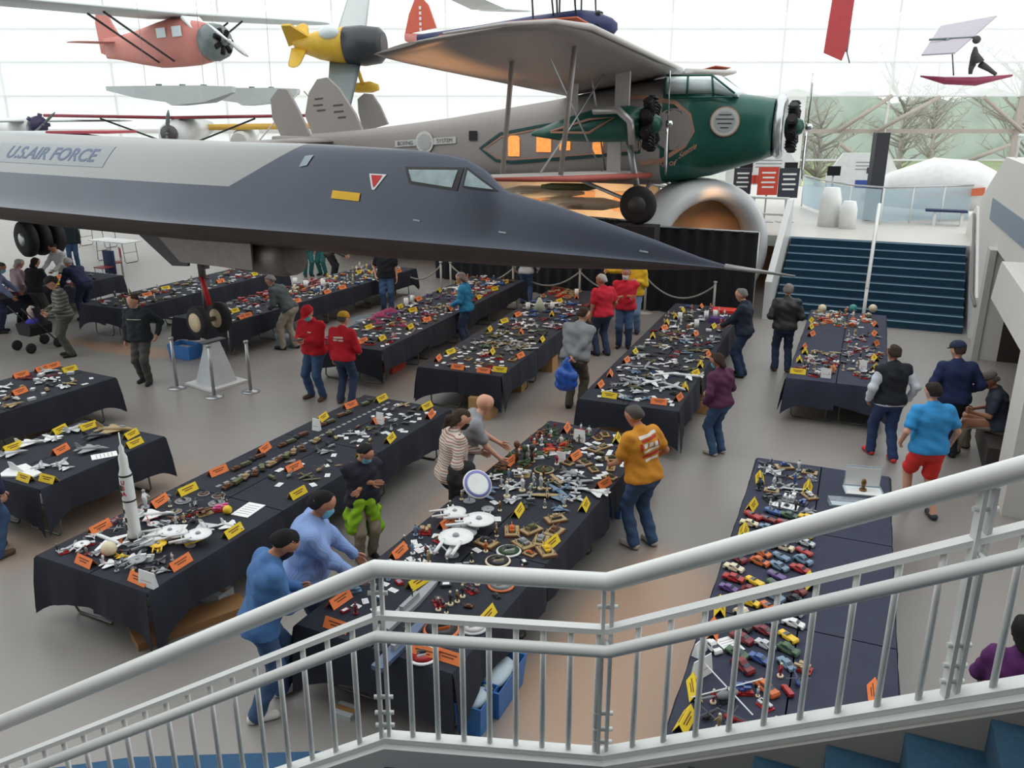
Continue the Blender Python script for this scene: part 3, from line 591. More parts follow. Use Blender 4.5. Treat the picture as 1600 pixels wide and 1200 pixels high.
# wings
zu = 5.95; zl = 3.42; xw = 13.0
for sd, L in ((-1, 10.4), (1, 10.4)):
    g = MB(); wing(g, (xw, sd * .3, zu), (xw + .1, sd * L, zu + .42), 3.05, 3.05, .07, inc=.19, rk=.95); g.build('upper_wing', AUW, air)
    g = MB(); g.tube([(xw - .02, sd * .3, zu + .03), (xw + .07, sd * (L - 2.2), zu + .34), (xw - .2, sd * (L - 1.1), zu + .34), (xw - .75, sd * (L - .4), zu + .26), (xw - 1.6, sd * L, zu + .12)], [.06, .055, .04, .03, .02], 8); g.build('leading_edge', ALG , air)
    g = MB(); wing(g, (xw - .55, sd * .9, zl), (xw - .45, sd * 9.4, zl + .42), 2.2, 2.1, .07, inc=.0, rk=.9); g.build('lower_wing', ALG, air)
    g = MB(); g.tube([(xw - .52, sd * 1.0, zl), (xw - .44, sd * 7.6, zl + .35), (xw - .8, sd * 8.9, zl + .42), (xw - 1.6, sd * 9.35, zl + .43)], [.07, .06, .04, .02], 8); g.build('red_leading_edge', mat('dull_red_edge', (176, 82, 70), .6), air)
    g = MB(); g.prism([(xw - .3, sd * (L - 4)), (xw - .12, sd * (L - 2)), (xw - .9, sd * (L - .9)), (xw - 1.9, sd * (L - .5)), (xw - 2.6, sd * (L - .8)), (xw - 2.6, sd * (L - 4))], 0, .02, 0, lambda a, b, c: (a, b, zu + .50 + c + (a - xw) * .19 + abs(b) * .0 - .12 * (a - xw < -2))); g.build('orange_upper_panel', AOR, air)
    for xx in (xw - .75, xw - 1.95):
        MB().cyl((xx, sd * 7.3, zl + .38), (xx + .25, sd * 7.3, zu + .30), .05).build('interplane_strut', AUW, air)
    eng = thing('side_engine', None, None, (0, 0, 0)); eng.parent = air; del eng  # engine pods are built just below
    pod = MB(); fus(pod, [(9.9, 4.45, .04, .05), (10.7, 4.55, .3, .26), (11.5, 4.65, .42, .38), (12.3, 4.7, .44, .41), (12.65, 4.7, .36, .36)], 0, 16)
    pod = pod.build('engine_pod', AGR, air); pod.location = (0, sd * 2.75, 0)
    radial(pod, (12.85, 0, 4.7), .62, 9, MC, AGR, 'cylinders'); prop(pod, (13.25, 0, 4.7), 1.15, R(93), CHROME)
    ex = MB(); ex.tube([(11.6, -.45, 4.98), (12.2, -.5, 5.0), (12.5, -.52, 4.75), (12.55, -.45, 4.25)], .09, 10); ex.build('exhaust_pipe', mat('exhaust_silver', (186, 184, 182), .35, .5), pod)
    sg = MB(); sg.tube([(10.5, -.3, 4.52), (11.5, -.45, 4.8), (12.1, -.47, 4.85), (11.5, -.45, 4.5), (10.5, -.3, 4.5)], .03, 6); sg.build('pod_stripe', PINK, pod)
    for xx, zz, x2, z2 in ((12.1, 5.0, 12.2, 5.95), (11.0, 4.8, 10.9, 5.6)): MB().box(((xx + x2) / 2, sd * 2.75, (zz + z2) / 2), (.34 if xx > 11.5 else .2, .1, z2 - zz)).build('pylon', ALG, air)
    MB().box((12.0, sd * 2.75, 3.95), (.32, .1, .9)).build('pylon', ALG, air)
    for a, b in (((xw - 1.2, 2.9, 5.9), (xw - 1.2, 7.2, zl + .4)), ((xw - 1.2, 7.2, zu + .25), (xw - 1.2, 2.9, zl + .1)), ((xw - 1.6, 2.9, 5.9), (xw - 1.7, 1.0, zl)), ((xw - .8, 3.0, 4.6), (xw - 1.5, 1.0, 5.8))):
        MB().cyl((a[0], a[1] * sd, a[2]), (b[0], b[1] * sd, b[2]), .022, n=6).build('wire_brace', STEEL, air)
    wl_ = MB().lathe([(.15, -.12), (.36, -.12), (.44, -.07), (.46, 0), (.44, .07), (.36, .12), (.15, .12)], (12.6, sd * 2.6, 2.82), 24, 0, 'Y').build('wheel', TIRE, air)
    MB().lathe([(.02, -.14), (.22, -.13), (.26, 0), (.22, .13), (.02, .14)], (12.6, sd * 2.6, 2.82), 20, 0, 'Y').build('hub', DGREY, wl_)
    for a, b, r_ in (((12.6, 2.4, 2.8), (12.3, 2.65, 4.4), .08), ((12.6, 2.4, 2.8), (12.4, .7, 3.2), .05), ((12.6, 2.4, 2.8), (10.6, 1.0, 3.25), .05)):
        MB().cyl((a[0], a[1] * sd, a[2]), (b[0], b[1] * sd, b[2]), r_, n=8).build('gear_strut', STEEL, air)
for o in [x for x in bpy.data.objects if x.name.startswith('side_engine')]: bpy.data.objects.remove(o)
# tail
def af(px, py, side=0.0): return ah(px, py, side)
g = MB(); fin_plate(g, [af(492, 216), af(478, 180), af(484, 145), af(497, 124), af(512, 121), af(530, 138), af(556, 178), af(572, 214)], 0, .12); f = g.build('centre_fin', AG, air)
rr_ = random.Random(3)
for px, py in ((500, 155), (499, 165), (504, 173), (530, 165), (531, 175), (536, 184)):
    g = MB(); c = af(px, py); w = rr_.uniform(.14, .2); g.add([(c[0] - w, -.07, c[1] - .025), (c[0] + w, -.07, c[1] - .0), (c[0] + w, -.07, c[1] + .045), (c[0] - w, -.07, c[1] + .025)], [(0, 1, 2, 3)]); g.build('fin_lettering', DGREY, air)
g = MB(); fin_plate(g, [af(440, 212, 2.2), af(427, 185, 2.2), af(424, 155, 2.2), af(436, 139, 2.2), af(450, 140, 2.2), af(466, 170, 2.2), af(486, 213, 2.2)], -2.2, .1); g.build('outer_fin', AG, air)
g = MB(); fin_plate(g, [af(568, 205, -2.2), af(561, 175, -2.2), af(560, 155, -2.2), af(570, 146, -2.2), af(582, 147, -2.2), af(594, 165, -2.2), af(607, 194, -2.2)], 2.2, .1); g.build('outer_fin', AG, air)
for sd in (-1, 1):
    g = MB(); wing(g, (2.6, sd * .1, 4.12), (2.3, sd * 3.4, 4.12), 2.5, 1.9, .07); g.build('tailplane', AG, air)
    g = MB(); g.cyl((1.2, sd * .1, 5.6), (1.2, sd * 2.2, 4.2), .02, n=6); g.cyl((1.6, sd * .3, 3.5), (1.6, sd * 2.2, 4.1), .035, n=6); g.build('tail_brace', ALG, air)
g = MB(); g.cyl((1.0, 0, 3.8), (.8, 0, 2.5), .06); g.cyl((.8, 0, 2.5), (.8, 0, MZ), .12, .18); g.build('tail_stand', DGREY, air)
for y in (-2.6, 2.6):
    p = AO + AF * 12.6 + ASIDE * (-y); g = MB(); g.box((0, 0, 0), (1.0, .6, 2.355 - MZ)); tag(g.build('plinth', mat('black_plinth', (36, 36, 40), .8), None, (p.x, p.y, (2.355 + MZ) / 2), math.atan2(AF.y, AF.x)), 'low black plinth under the %s wheel of the airliner' % ('near' if y < 0 else 'far'), 'plinth')
# ================================================================ HANGING AEROPLANES and the far platform
def hang(name, label, cat, loc, fwd, pitch=0, roll=0, group=None, cables=()):
    o = thing(name, label, cat, loc, 0, group); orient(o, fwd, pitch, roll); return o
RF = mat('glare_paled_red_fabric', (204, 132, 122), .6, noise=.12, scale=1.5); PG = mat('translucent_pale_fabric', (198, 206, 206), .6, noise=.05); DCG = mat('grey_green_cowl', (112, 122, 122), .4, .3)  # red paled; window glare and haze are put into the colour
# red high-wing monoplane: fuselage about 8 m
P0 = PY(254, 74, 32.5)
def pix_scale(Y): return Y * 1.02 / FPX
a = hang('monoplane', 'faded red high wing monoplane hanging at the upper left', 'airplane', P0, (.90, -.43), R(2), R(2.5))
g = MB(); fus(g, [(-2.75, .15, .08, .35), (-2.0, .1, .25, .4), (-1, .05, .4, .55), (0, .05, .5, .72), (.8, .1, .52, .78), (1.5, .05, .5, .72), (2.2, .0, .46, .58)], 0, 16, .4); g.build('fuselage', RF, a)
g = MB(); g.lathe([(.3, -.1), (.56, 0), (.6, .25), (.52, .55), (.3, .6)], (2.15, 0, 0), 18, 0, 'X'); g.build('cowling', DCG, a)
radial(a, (2.75, 0, 0), .42, 7, MC, DCG); prop(a, (3.0, 0, 0), .95, R(150), mat('bright_metal', (232, 236, 238), .3, .4))
a.scale = (1.06,) * 3
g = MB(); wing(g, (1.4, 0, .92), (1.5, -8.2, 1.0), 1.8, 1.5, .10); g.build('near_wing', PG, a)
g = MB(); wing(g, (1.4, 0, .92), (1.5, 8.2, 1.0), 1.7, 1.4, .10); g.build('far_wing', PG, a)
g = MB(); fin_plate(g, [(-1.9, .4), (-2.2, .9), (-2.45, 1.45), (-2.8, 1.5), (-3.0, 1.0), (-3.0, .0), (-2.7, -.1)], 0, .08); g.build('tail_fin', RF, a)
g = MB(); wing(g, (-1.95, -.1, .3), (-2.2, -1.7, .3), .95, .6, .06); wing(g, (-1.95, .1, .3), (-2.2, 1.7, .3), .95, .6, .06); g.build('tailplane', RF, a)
for y in (-1, 1):
    MB().cyl((.9, y * .45, -.5), (1.0, y * 3.0, .88), .035).build('wing_strut', DGREY, a); MB().cyl((.2, y * .45, -.5), (.3, y * 3.0, .88), .035).build('wing_strut', DGREY, a)
    MB().box((1.3, y * .52, .4), (.4, .03, .32)).build('cabin_window', WGL, a); MB().box((.6, y * .53, .4), (.4, .03, .3)).build('cabin_window', WGL, a)
fus_ = MB(); fus_.loft([[(1.95, y * .4, .35) for y in (-1, 1)] + [(1.45, y * .4, .8) for y in (1, -1)], [(2.0, y * .4, .37) for y in (-1, 1)] + [(1.5, y * .4, .86) for y in (1, -1)]], 0, False); fus_.build('windscreen', WGL, a)
# two silver floats under it
for (px, py, Y), nm in (((262, 148, 29.5), 'near'), ((372, 150, 33.0), 'far')):
    f = hang('seaplane_float', 'pale %s seaplane float hanging below the red monoplane' % ('long' if nm == 'near' else 'partly hidden second'), 'float', PY(px, py, Y), (-.97, .24), R(1))
    g = MB(); g.loft([[(x, y * w, z0 + (0 if abs(y) > .5 else -.0)) for y in (-1, -.5, .5, 1)] + [(x, y * w, z1) for y in (1, 0, -1)] for x, w, z0, z1 in ((-2.5, .12, .28, .1), (-1.6, .38, .30, -.22), (-.4, .42, .28, -.34), (-.2, .42, .28, -.24), (1.0, .36, .26, -.12), (2.3, .1, .24, .1))], 0, False); g.build('hull', PG, f)
    g = MB()
    for x in (-1.4, -.6, .3): g.cyl((x, 0, .28), (x, 0, .34), .1)
    g.build('hatch', DCG, f)
    MB().cyl((-1.4, 0, .3), (-1.4, 0, 12), .008, n=4).build('cable', STEEL, f); MB().cyl((.8, 0, .3), (.8, 0, 12), .008, n=4).build('cable', STEEL, f)
# yellow and black racer, banked
YEL = mat('racer_yellow', (222, 180, 58), .4, noise=.15); RBK = mat('racer_black', (52, 56, 62), .4)
y = hang('racing_plane', 'stubby yellow and black racing monoplane banked steeply', 'airplane', PY(540, 72, 29), (.98, -.15), R(1), R(52))
g = MB(); fus(g, [(-1.7, .1, .08, .25), (-.9, .05, .38, .5), (-.1, 0, .52, .62), (.05, 0, .53, .63)], 0, 16); g.build('rear_fuselage', YEL, y)
g = MB(); fus(g, [(.05, 0, .535, .635), (.6, -.02, .6, .64), (1.15, -.02, .55, .55), (1.3, -.02, .4, .4)], 0, 18); g.build('nose_cowl', RBK, y)
g = MB(); fin_plate(g, [(-1.0, .4), (-1.5, 1.0), (-1.8, 1.0), (-1.9, .1)], 0, .08); g.build('tail_fin', YEL, y)
g = MB(); wing(g, (.5, .3, -.3), (.4, 2.9, -.25), 1.1, .7, .1); g.build('wing', PG, y); g = MB(); wing(g, (.5, -.3, -.3), (.4, -2.9, -.25), 1.1, .7, .1); g.build('wing', DCG, y)
g = MB(); wing(g, (-1.2, .1, .1), (-1.4, .9, .1), .6, .4, .08); wing(g, (-1.2, -.1, .1), (-1.4, -.9, .1), .6, .4, .08); g.build('tailplane', YEL, y)
for k in (-1, 1):
    g = MB(); g.tube([(.35, k * .55, -.3), (.35, k * .65, -1.0)], .07, 8); fus(g, [(-.3, -1.25, .05, .08), (.1, -1.22, .13, .2), (.6, -1.2, .15, .22), (.85, -1.22, .08, .12)], 0, 10)
    o = g.build('wheel_pant', YEL, y); o.location = (0, 0, 0)
    for v in o.data.vertices:
        if v.co.z < -.9 and abs(v.co.y) < .3: v.co.y += k * .65
g = MB(); g.sph((-.35, 0, .62), (.35, .22, .22)); g.build('canopy', WGL, y)
# orange tail and wing peeking behind the airliner's upper wing
o = hang('orange_plane', 'orange finned plane mostly hidden behind the airliner upper wing', 'airplane', PY(690, 52, 34), (.95, -.3))
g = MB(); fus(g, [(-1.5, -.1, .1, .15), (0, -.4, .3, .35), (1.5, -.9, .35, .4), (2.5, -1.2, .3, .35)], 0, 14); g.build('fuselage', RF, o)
ORF = mat('orange_red_fin', (208, 96, 74), .5)
g = MB(); fin_plate(g, [(-.2, .2), (-.5, 1.0), (-.75, 1.25), (-1.05, 1.2), (-1.3, .7), (-1.5, 0)], 0, .1); g.build('tail_fin', ORF, o)
g = MB()
for k in range(5): g.box((-.83, -.06, .15 + k * .19), (.09, .02, .11))
g.build('fin_marks', WHT, o)
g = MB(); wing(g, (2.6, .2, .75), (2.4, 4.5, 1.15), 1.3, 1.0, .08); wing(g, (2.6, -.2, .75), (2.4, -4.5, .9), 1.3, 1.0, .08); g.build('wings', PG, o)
# dark blue biplane
BLF = mat('navy_fuselage', (44, 52, 98), .4); BLW = mat('silver_blue_fabric', (150, 158, 168), .6)
b = hang('biplane', 'dark blue open cockpit biplane hanging above the airliner wing', 'airplane', PY(885, 47, 28), (.96, -.28), R(3), R(2))
g = MB(); fus(g, [(-5, .1, .08, .15), (-3, .0, .3, .35), (-1, 0, .38, .5), (.4, 0, .42, .55), (.9, 0, .4, .48), (1.45, -.02, .22, .25), (1.6, -.02, .08, .1)], 0, 14, .4); g.build('fuselage', BLF, b)
g = MB(); wing(g, (.6, .1, 1.15), (.5, 4.2, 1.3), 1.3, 1.2, .08); wing(g, (.6, -.1, 1.15), (.5, -4.2, 1.3), 1.3, 1.2, .08); g.build('upper_wing', BLW, b)
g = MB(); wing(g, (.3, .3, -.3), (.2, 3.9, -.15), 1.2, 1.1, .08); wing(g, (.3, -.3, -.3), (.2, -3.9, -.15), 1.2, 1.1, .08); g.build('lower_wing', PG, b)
for k in (-1, 1):
    for x in (.4, -.3): MB().cyl((x, k * 2.9, -.2), (x, k * 2.9, 1.25), .03).build('wing_strut', DGREY, b); MB().cyl((x, k * .4, .4), (x, k * .6, 1.15), .03).build('wing_strut', DGREY, b)
    MB().lathe([(.02, -.07), (.3, -.07), (.36, 0), (.3, .07), (.02, .07)], (.5, k * .8, -1.15), 18, 0, 'Y').build('wheel', mat('grey_wheel', (120, 124, 130), .6), b)
    MB().cyl((.4, k * .3, -.4), (.5, k * .75, -1.15), .035).build('gear_leg', BLF, b)
g = MB(); 
for k in range(6): a_ = k * 1.047; g.cyl((1.05, math.cos(a_) * .2, math.sin(a_) * .2), (1.05, math.cos(a_) * .5, math.sin(a_) * .5), .08, n=6)
g.build('engine', MC, b)
# red panel glider tail and the early glider with a dummy pilot
r = hang('wing_exhibit', 'upright plain red wing panel hanging alone at the upper right', 'wing', PY(1311, 42, 27), (1, -.2))
g = MB(); g.prism([(-.28, .75), (.35, .85), (.30, -.55), (.18, -.95), (-.36, -.72)], -.05, .05, 0, lambda a, b, c: (a, c, b)); g.build('panel', mat('red_panel', (196, 76, 80), .6), r)
g = MB(); g.cyl((.25, 0, -.55), (.42, 0, -1.02), .02); g.cyl((.3, 0, -.1), (.28, 0, -.7), .05); g.build('fitting', DCG, r)
gl = hang('hang_glider', 'early fabric hang glider with a standing dummy pilot at the upper right', 'glider', PY(1505, 85, 25), (1, 0))
def gp_(px, py, d=0.0): q = PY(px, py, 25 + d); p = PY(1505, 85, 25); return (q.x - p.x, d, q.z - p.z)
gv = [gp_(1440, 85, -1.2), gp_(1470, 40, 2.0), gp_(1558, 24, 2.0), gp_(1492, 82, -1.2)]
g = MB(); g.add(gv + [(a, b, c - .04) for a, b, c in gv], [(0, 1, 2, 3), (7, 6, 5, 4), (0, 4, 5, 1), (1, 5, 6, 2), (2, 6, 7, 3), (3, 7, 4, 0)]); g.build('sail', mat('glider_fabric', (178, 172, 182), .7), gl)
g = MB(); g.cyl(gp_(1452, 62), gp_(1524, 58), .03); g.cyl(gp_(1476, 62), gp_(1478, 66), .12); g.cyl(gp_(1488, 84), gp_(1490, 118), .02, n=6); g.build('spar', DCG, gl)
g = MB(); fus(g, [(-1.3, 0, .02, .02), (-.6, -.12, .12, .1), (.3, -.14, .14, .12), (1.3, .02, .02, .03)], 0, 10); k = g.build('keel', mat('magenta_red_keel', (150, 50, 84), .5), gl); k.location = gp_(1510, 119)
DMY = mat('dummy_olive_coat', (84, 84, 82), .9)
g = MB(); g.tube([gp_(1524, 73), gp_(1523, 84), gp_(1526, 98)], [.04, .1, .2], 10); g.tube([gp_(1520, 100), gp_(1517, 108), gp_(1516, 116)], [.1, .07, .05], 8); g.tube([gp_(1532, 100), gp_(1545, 108), gp_(1556, 116)], [.1, .07, .05], 8); g.sph(gp_(1526, 62), .11); g.build('dummy_pilot', DMY, gl)
# low craft at the left, behind the black jet
w = hang('white_monoplane', 'white high wing plane with thin red wing edge behind the black jet', 'airplane', PY(285, 205, 30), (.05, -1.0))
g = MB(); fus(g, [(-3.5, .1, .1, .2), (-1.5, .0, .35, .45), (0, -.05, .5, .55), (1.0, -.1, .48, .42), (1.3, -.1, .3, .3)], 0, 16); g.build('fuselage', WHT, w)
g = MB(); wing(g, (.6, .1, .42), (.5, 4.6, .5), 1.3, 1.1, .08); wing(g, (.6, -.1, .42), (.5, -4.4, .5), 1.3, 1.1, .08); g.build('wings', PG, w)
g = MB(); g.cyl((.62, -4.3, .52), (.66, 0, .45), .05); g.cyl((.66, 0, .45), (.62, 4.5, .52), .05); g.build('red_wing_edge', mat('dark_red_edge', (150, 60, 72), .6), w)
g = MB(); g.lathe([(.1, .0), (.26, .02), (.28, .2), (.1, .24)], (1.2, 0, -.05), 14, 0, 'X'); g.build('engine', mat('grey_engine', (96, 92, 92), .5), w)
for k in (-1, 1): MB().cyl((.3, k * .4, -.4), (.3, k * 2.6, .42), .03).build('wing_strut', DGREY, w)
prop(w, (1.55, 0, -.05), .75, R(80), DCG)
w = hang('yellow_wing_plane', 'pale plane with a yellow wing edge beside the airliner tail', 'airplane', PY(380, 205, 33), (.1, -1.0))
g = MB(); wing(g, (.5, -2.6, .1), (.5, 3.4, .15), 1.4, 1.2, .09); g.build('wing', PG, w)
g = MB(); g.cyl((.56, -2.5, .14), (.56, 3.3, .2), .11); g.build('yellow_wing_edge', mat('amber_edge', (236, 190, 90), .6), w)
g = MB(); fus(g, [(-2.5, -.1, .15, .2), (0, -.35, .45, .5), (1.0, -.35, .3, .3)], 0, 12); g.build('fuselage', WHT, w)
w = hang('red_wing_glider', 'low white craft with a flat red wing panel behind the jet spine', 'airplane', PY(150, 208, 26), (1, -.1))
g = MB(); g.prism([(-1.2, -.6), (.9, -.9), (.9, .7), (-.4, .9)], 0, .07); g.build('wing', mat('crimson_fabric', (190, 76, 90), .6), w)
g = MB(); fus(g, [(-4, -.05, .5, .1), (-1, -.1, .6, .18), (.6, -.25, .3, .1)], 0, 12); g.build('fuselage', PG, w)
w = hang('engine_pod_plane', 'small pale aeroplane with a dark purple engine at the far left', 'airplane', PY(55, 195, 28), (.8, -.6))
g = MB(); fus(g, [(-3.5, 0, .1, .15), (-1, -.1, .4, .35), (.1, -.1, .35, .3)], 0, 12); g.build('fuselage', WHT, w)
g = MB(); g.lathe([(.1, -.15), (.28, -.05), (.28, .1), (.08, .15)], (.2, 0, 0), 12, 0, 'X')
for k in range(5): a_ = k * 1.256; g.cyl((.2, 0, 0), (.2, math.cos(a_) * .36, math.sin(a_) * .36), .07, n=6)
g.build('engine', mat('dark_purple_engine', (64, 58, 90), .5), w); prop(w, (.5, 0, 0), .6, R(40), DCG)
g = MB(); wing(g, (-.1, -.2, .1), (-.2, -3.6, .1), 1.0, .8, .08); wing(g, (-.1, .2, .1), (-.2, 3.6, .1), 1.0, .8, .08); g.build('wings', PG, w)
# ---------------- black drape, white engine intake ring and warm exhibits under the airliner
DRP = mat('black_drape_cloth', (22, 22, 27), .95, noise=.3, scale=2)
def drape(a, b, h, label, z=0.0):
    a, b = Vector(a), Vector(b); L = (b - a).length; d = (b - a) / L; n = Vector((d.y, -d.x, 0)); N = int(L / .06); f = []; k = []
    for i in range(N + 1):
        p = a + d * (L * i / N) + n * (.045 * math.sin(i * 1.05) + .02 * math.sin(i * .37)); f.append(p)
    g = MB(); g.loft([[p + Vector((0, 0, zz)) + n * o for p in f] for zz, o in ((.02, 0), (h, 0), (h, -.02), (.02, -.02))], 0, True, False, False)
    t = thing('pipe_and_drape', label, 'curtain', (0, 0, 0)); g.build('curtain', DRP, t)
    g = MB(); g.cyl(a + Vector((0, 0, h)), b + Vector((0, 0, h)), .025); g.build('top_pipe', STEEL, t)
    MB().cyl(b, b + Vector((0, 0, h)), .025).build('upright', STEEL, t); return t
drape((3.25, 21.5, 0), (5.95, 20.1, 0), 2.2, 'black drape panel in front of the big white intake ring')
drape((-2.4, 25.9, 0), (3.2, 21.55, 0), 2.3, 'long black drape wall behind the far ends of the table rows')
rg = thing('engine_intake', 'giant white jet engine intake ring standing behind the black drape', 'engine intake', (5.15, 21.95, 0), 0)
axd = Vector((.26, -.965, 0)); 
pr = [(1.26, .1), (1.28, -.12), (1.40, -.27), (1.58, -.28), (1.74, -.12), (1.80, .2), (1.80, .9), (1.5, .9), (1.3, .6)]
g = MB(); rings = []
for i in range(49):
    t = 2 * math.pi * i / 48; rings.append([Vector((math.cos(t) * r, 0, math.sin(t) * r)) + Vector((0, h, 0)) for r, h in pr])
q = axd.to_track_quat('-Y', 'Z'); 
rings = [[(lambda w: (w.rotate(q), w)[1])(Vector(p)) + Vector((0, 0, 1.52)) for p in r_] for r_ in rings]
g.loft(rings, 0, True, False); g.build('intake_lip', mat('intake_white', (220, 224, 226), .3, noise=.02), rg)
g = MB(); g.lathe([(.05, -.05), (.35, .3), (1.30, .55), (1.30, .62)], (.1, 0, 0), 30, 0, 'Y'); o = g.build('fan_disc', mat('warm_lit_duct', (214, 168, 128), .4, .2), rg); o.location = (0, .25, 1.52)  # tan carries the warm light on the disc in its colour
spot('display_lamp', (5.2, 21.0, 3.3), (5.2, 22.4, 1.9), 30, WARM, 70)
# warm lit model jets on the undercroft shelf
CRM = mat('cream_paint', (232, 214, 188), .5)
for i, (px, py, Y) in enumerate(((850, 300, 24.6), (915, 318, 24.2))):
    m_ = hang('display_rocket', 'cream display craft glowing in warm light below the airliner, %s' % ('further left' if i == 0 else 'next to the drape'), 'display', PY(px, py, Y), (1, -.3)); g = MB(); fus(g, [(-1.3, 0, .06, .06), (-.7, 0, .18, .18), (.5, 0, .18, .18), (1.2, 0, .04, .04)], 0, 12); g.build('body', CRM, m_)
    g = MB()
    for k in (-1, 1): g.prism([(.1, 0), (-.5, k * .7), (-.7, k * .7), (-.6, 0)], -.02, .02)
    g.build('fins', CRM, m_)
m_ = hang('olive_bomb', 'olive green cylinder shelf exhibit above the warm light', 'display', PY(890, 292, 23.6), (1, -.2)); g = MB(); fus(g, [(-.8, 0, .05, .05), (-.5, 0, .1, .1), (.5, 0, .1, .1), (.8, 0, .03, .03)], 0, 10); g.build('body', mat('olive_drab', (104, 104, 70), .6), m_)
wl_t = thing('exhibit_wall', 'warm cream lit exhibit wall seen under the airliner lower wing', 'exhibit wall', (1.4, 26.2, MZ), RZ)
MB().box((0, 0, .8), (6.4, .2, 1.6)).build('panel', mat('cream_wall', (196, 178, 154), .7), wl_t)
for k in range(4): MB().box((-2.2 + 1.5 * k, -.12, .75), (.9, .03, .55)).build('picture', mat('warm_picture', (208, 150, 104), .6), wl_t)
spot('display_lamp', (.4, 25.0, 3.2), (.6, 26.2, 2.3), 60, (1, .66, .36), 110)
spot('display_lamp', (2.6, 24.2, 3.2), (2.6, 25.4, 2.3), 60, (1, .66, .36), 110)
# ---------------- far platform furniture
FG = glass('frosted_balustrade_glass', (.86, .94, .97), .06, .05, .55, (.66, .76, .82))
def balustrade(pts, label, z=MZ, h=1.05):
    t = thing('glass_balustrade', label, 'balustrade', Vector(pts[0]))
    o = Vector(pts[0])
    for a, b in zip(pts, pts[1:]):
        a, b = Vector(a) - o, Vector(b) - o; d = (b - a); n = Vector((-d.y, d.x, 0)).normalized() * .01
        e = d * .02; MB().add([a + e - n + Vector((0, 0, .08)), b - e - n + Vector((0, 0, .08)), b - e - n + Vector((0, 0, h)), a + e - n + Vector((0, 0, h)), a + e + n + Vector((0, 0, .08)), b - e + n + Vector((0, 0, .08)), b - e + n + Vector((0, 0, h)), a + e + n + Vector((0, 0, h))], [(0, 1, 2, 3), (7, 6, 5, 4), (0, 4, 5, 1), (1, 5, 6, 2), (2, 6, 7, 3), (3, 7, 4, 0)]).build('glass_panel', FG, t)
        MB().cyl(a, a + Vector((0, 0, h + .05)), .03).build('post', WHT, t)
    MB().tube([Vector(p) - o + Vector((0, 0, h + .06)) for p in pts], .03).build('top_rail', STEEL, t); return t
balustrade([PZ(1252, 322, MZ), PZ(1285, 335, MZ), PZ(1325, 345, MZ), PZ(1372, 350, MZ)], 'curved glass balustrade at the top left of the far steps')
balustrade([PZ(1374, 351, MZ), PZ(1420, 349, MZ), PZ(1468, 347, MZ), PZ(1512, 345, MZ)], 'straight frosted glass balustrade behind the dark blue bench')
bp = PZ(1475, 352, MZ); bn = thing('bench', 'dark blue topped bench on the platform above the far steps', 'bench', bp, RZ)
MB().box((0, 0, .44), (1.15, .4, .06)).build('seat', mat('dark_blue_vinyl', (36, 46, 84), .6), bn)
for x in (-.3, .45): MB().box((x, 0, .205), (.08, .3, .41)).build('leg', WHT, bn)
# white barrier left of the steps
t = thing('platform_railing', 'white double rail at the platform edge left of the far steps', 'railing', UV(-.2, NS * TR + .3, MZ, SO))
for z in (.55, 1.0):
    MB().tube([Vector((0, 0, z)), UV(-2.9, 0, z)], .035).build('rail', WHT, t)
for k in range(4): p = UV(-.95 * k, 0, 0); MB().cyl(p, p + Vector((0, 0, 1.0)), .025).build('post', WHT, t)
PWH = mat('kiosk_white', (236, 238, 236), .5); PRD = mat('poster_red', (206, 70, 52), .6); PBL = mat('poster_charcoal', (52, 54, 66), .6); SIG = mat('kiosk_text_grey', (150, 156, 162), .6)
def arch_panel(px0, px1, pyt, pyb, Y, label, marks):
    a = PY(px0, pyb, Y); b = PY(px1, pyt, Y); w, h = b.x - a.x, b.z - MZ; z0 = MZ
    t = thing('exhibit_panel', label, 'exhibit panel', ((a.x + b.x) / 2, Y, z0), RZ * .3)
    poly = [(-w / 2, h * .35), (-w * .38, h * .35), (-w * .38, 0), (-w * .3, 0), (-w * .3, h * .3), (w * .3, h * .3), (w * .3, 0), (w * .38, 0), (w * .38, h * .35), (w / 2, h * .35), (w / 2, h * .55), (w * .3, h), (-w * .3, h)]
    MB().prism([(-w / 2, h * .4), (w / 2, h * .4), (w / 2, h * .62), (w * .3, h), (-w * .3, h), (-w / 2, h * .62)], -.06, .06, 0, lambda x, y, z: (x, z, y)).build('board', PWH, t)
    for x in (-.33, .33): MB().box((x * w, 0, h * .2), (.1, .1, h * .4)).build('leg', PWH, t)
    g = MB()
    for k in range(3): g.box((w * .05, -.065, h * (.84 - k * .06)), (w * .34, .006, .035))
    g.build('printed_text', SIG, t)
    return t, w, h
t, w_, h_ = arch_panel(1133, 1255, 236, 300, 31.0, 'white arched exhibit panel behind the airliner nose', 0)
for x, m_, nm in ((-.38, PRD, 'red_strip'), (.0, PRD, 'red_strip')): MB().box((x * w_ * .6, -.07, h_ * .5), (w_ * .25, .02, .3)).build(nm, m_, t)
t2, w2, h2 = arch_panel(1290, 1408, 239, 300, 30.0, 'white arched exhibit panel left of the black column', 0)
MB().box((w2 * .1, -.07, h2 * .46), (w2 * .4, .02, .28)).build('blue_strip', mat('strip_blue', (54, 84, 160), .6), t2)
MB().box((w2 * .1, -.075, h2 * .70), (w2 * .12, .02, .2)).build('dark_label', DGREY, t2)
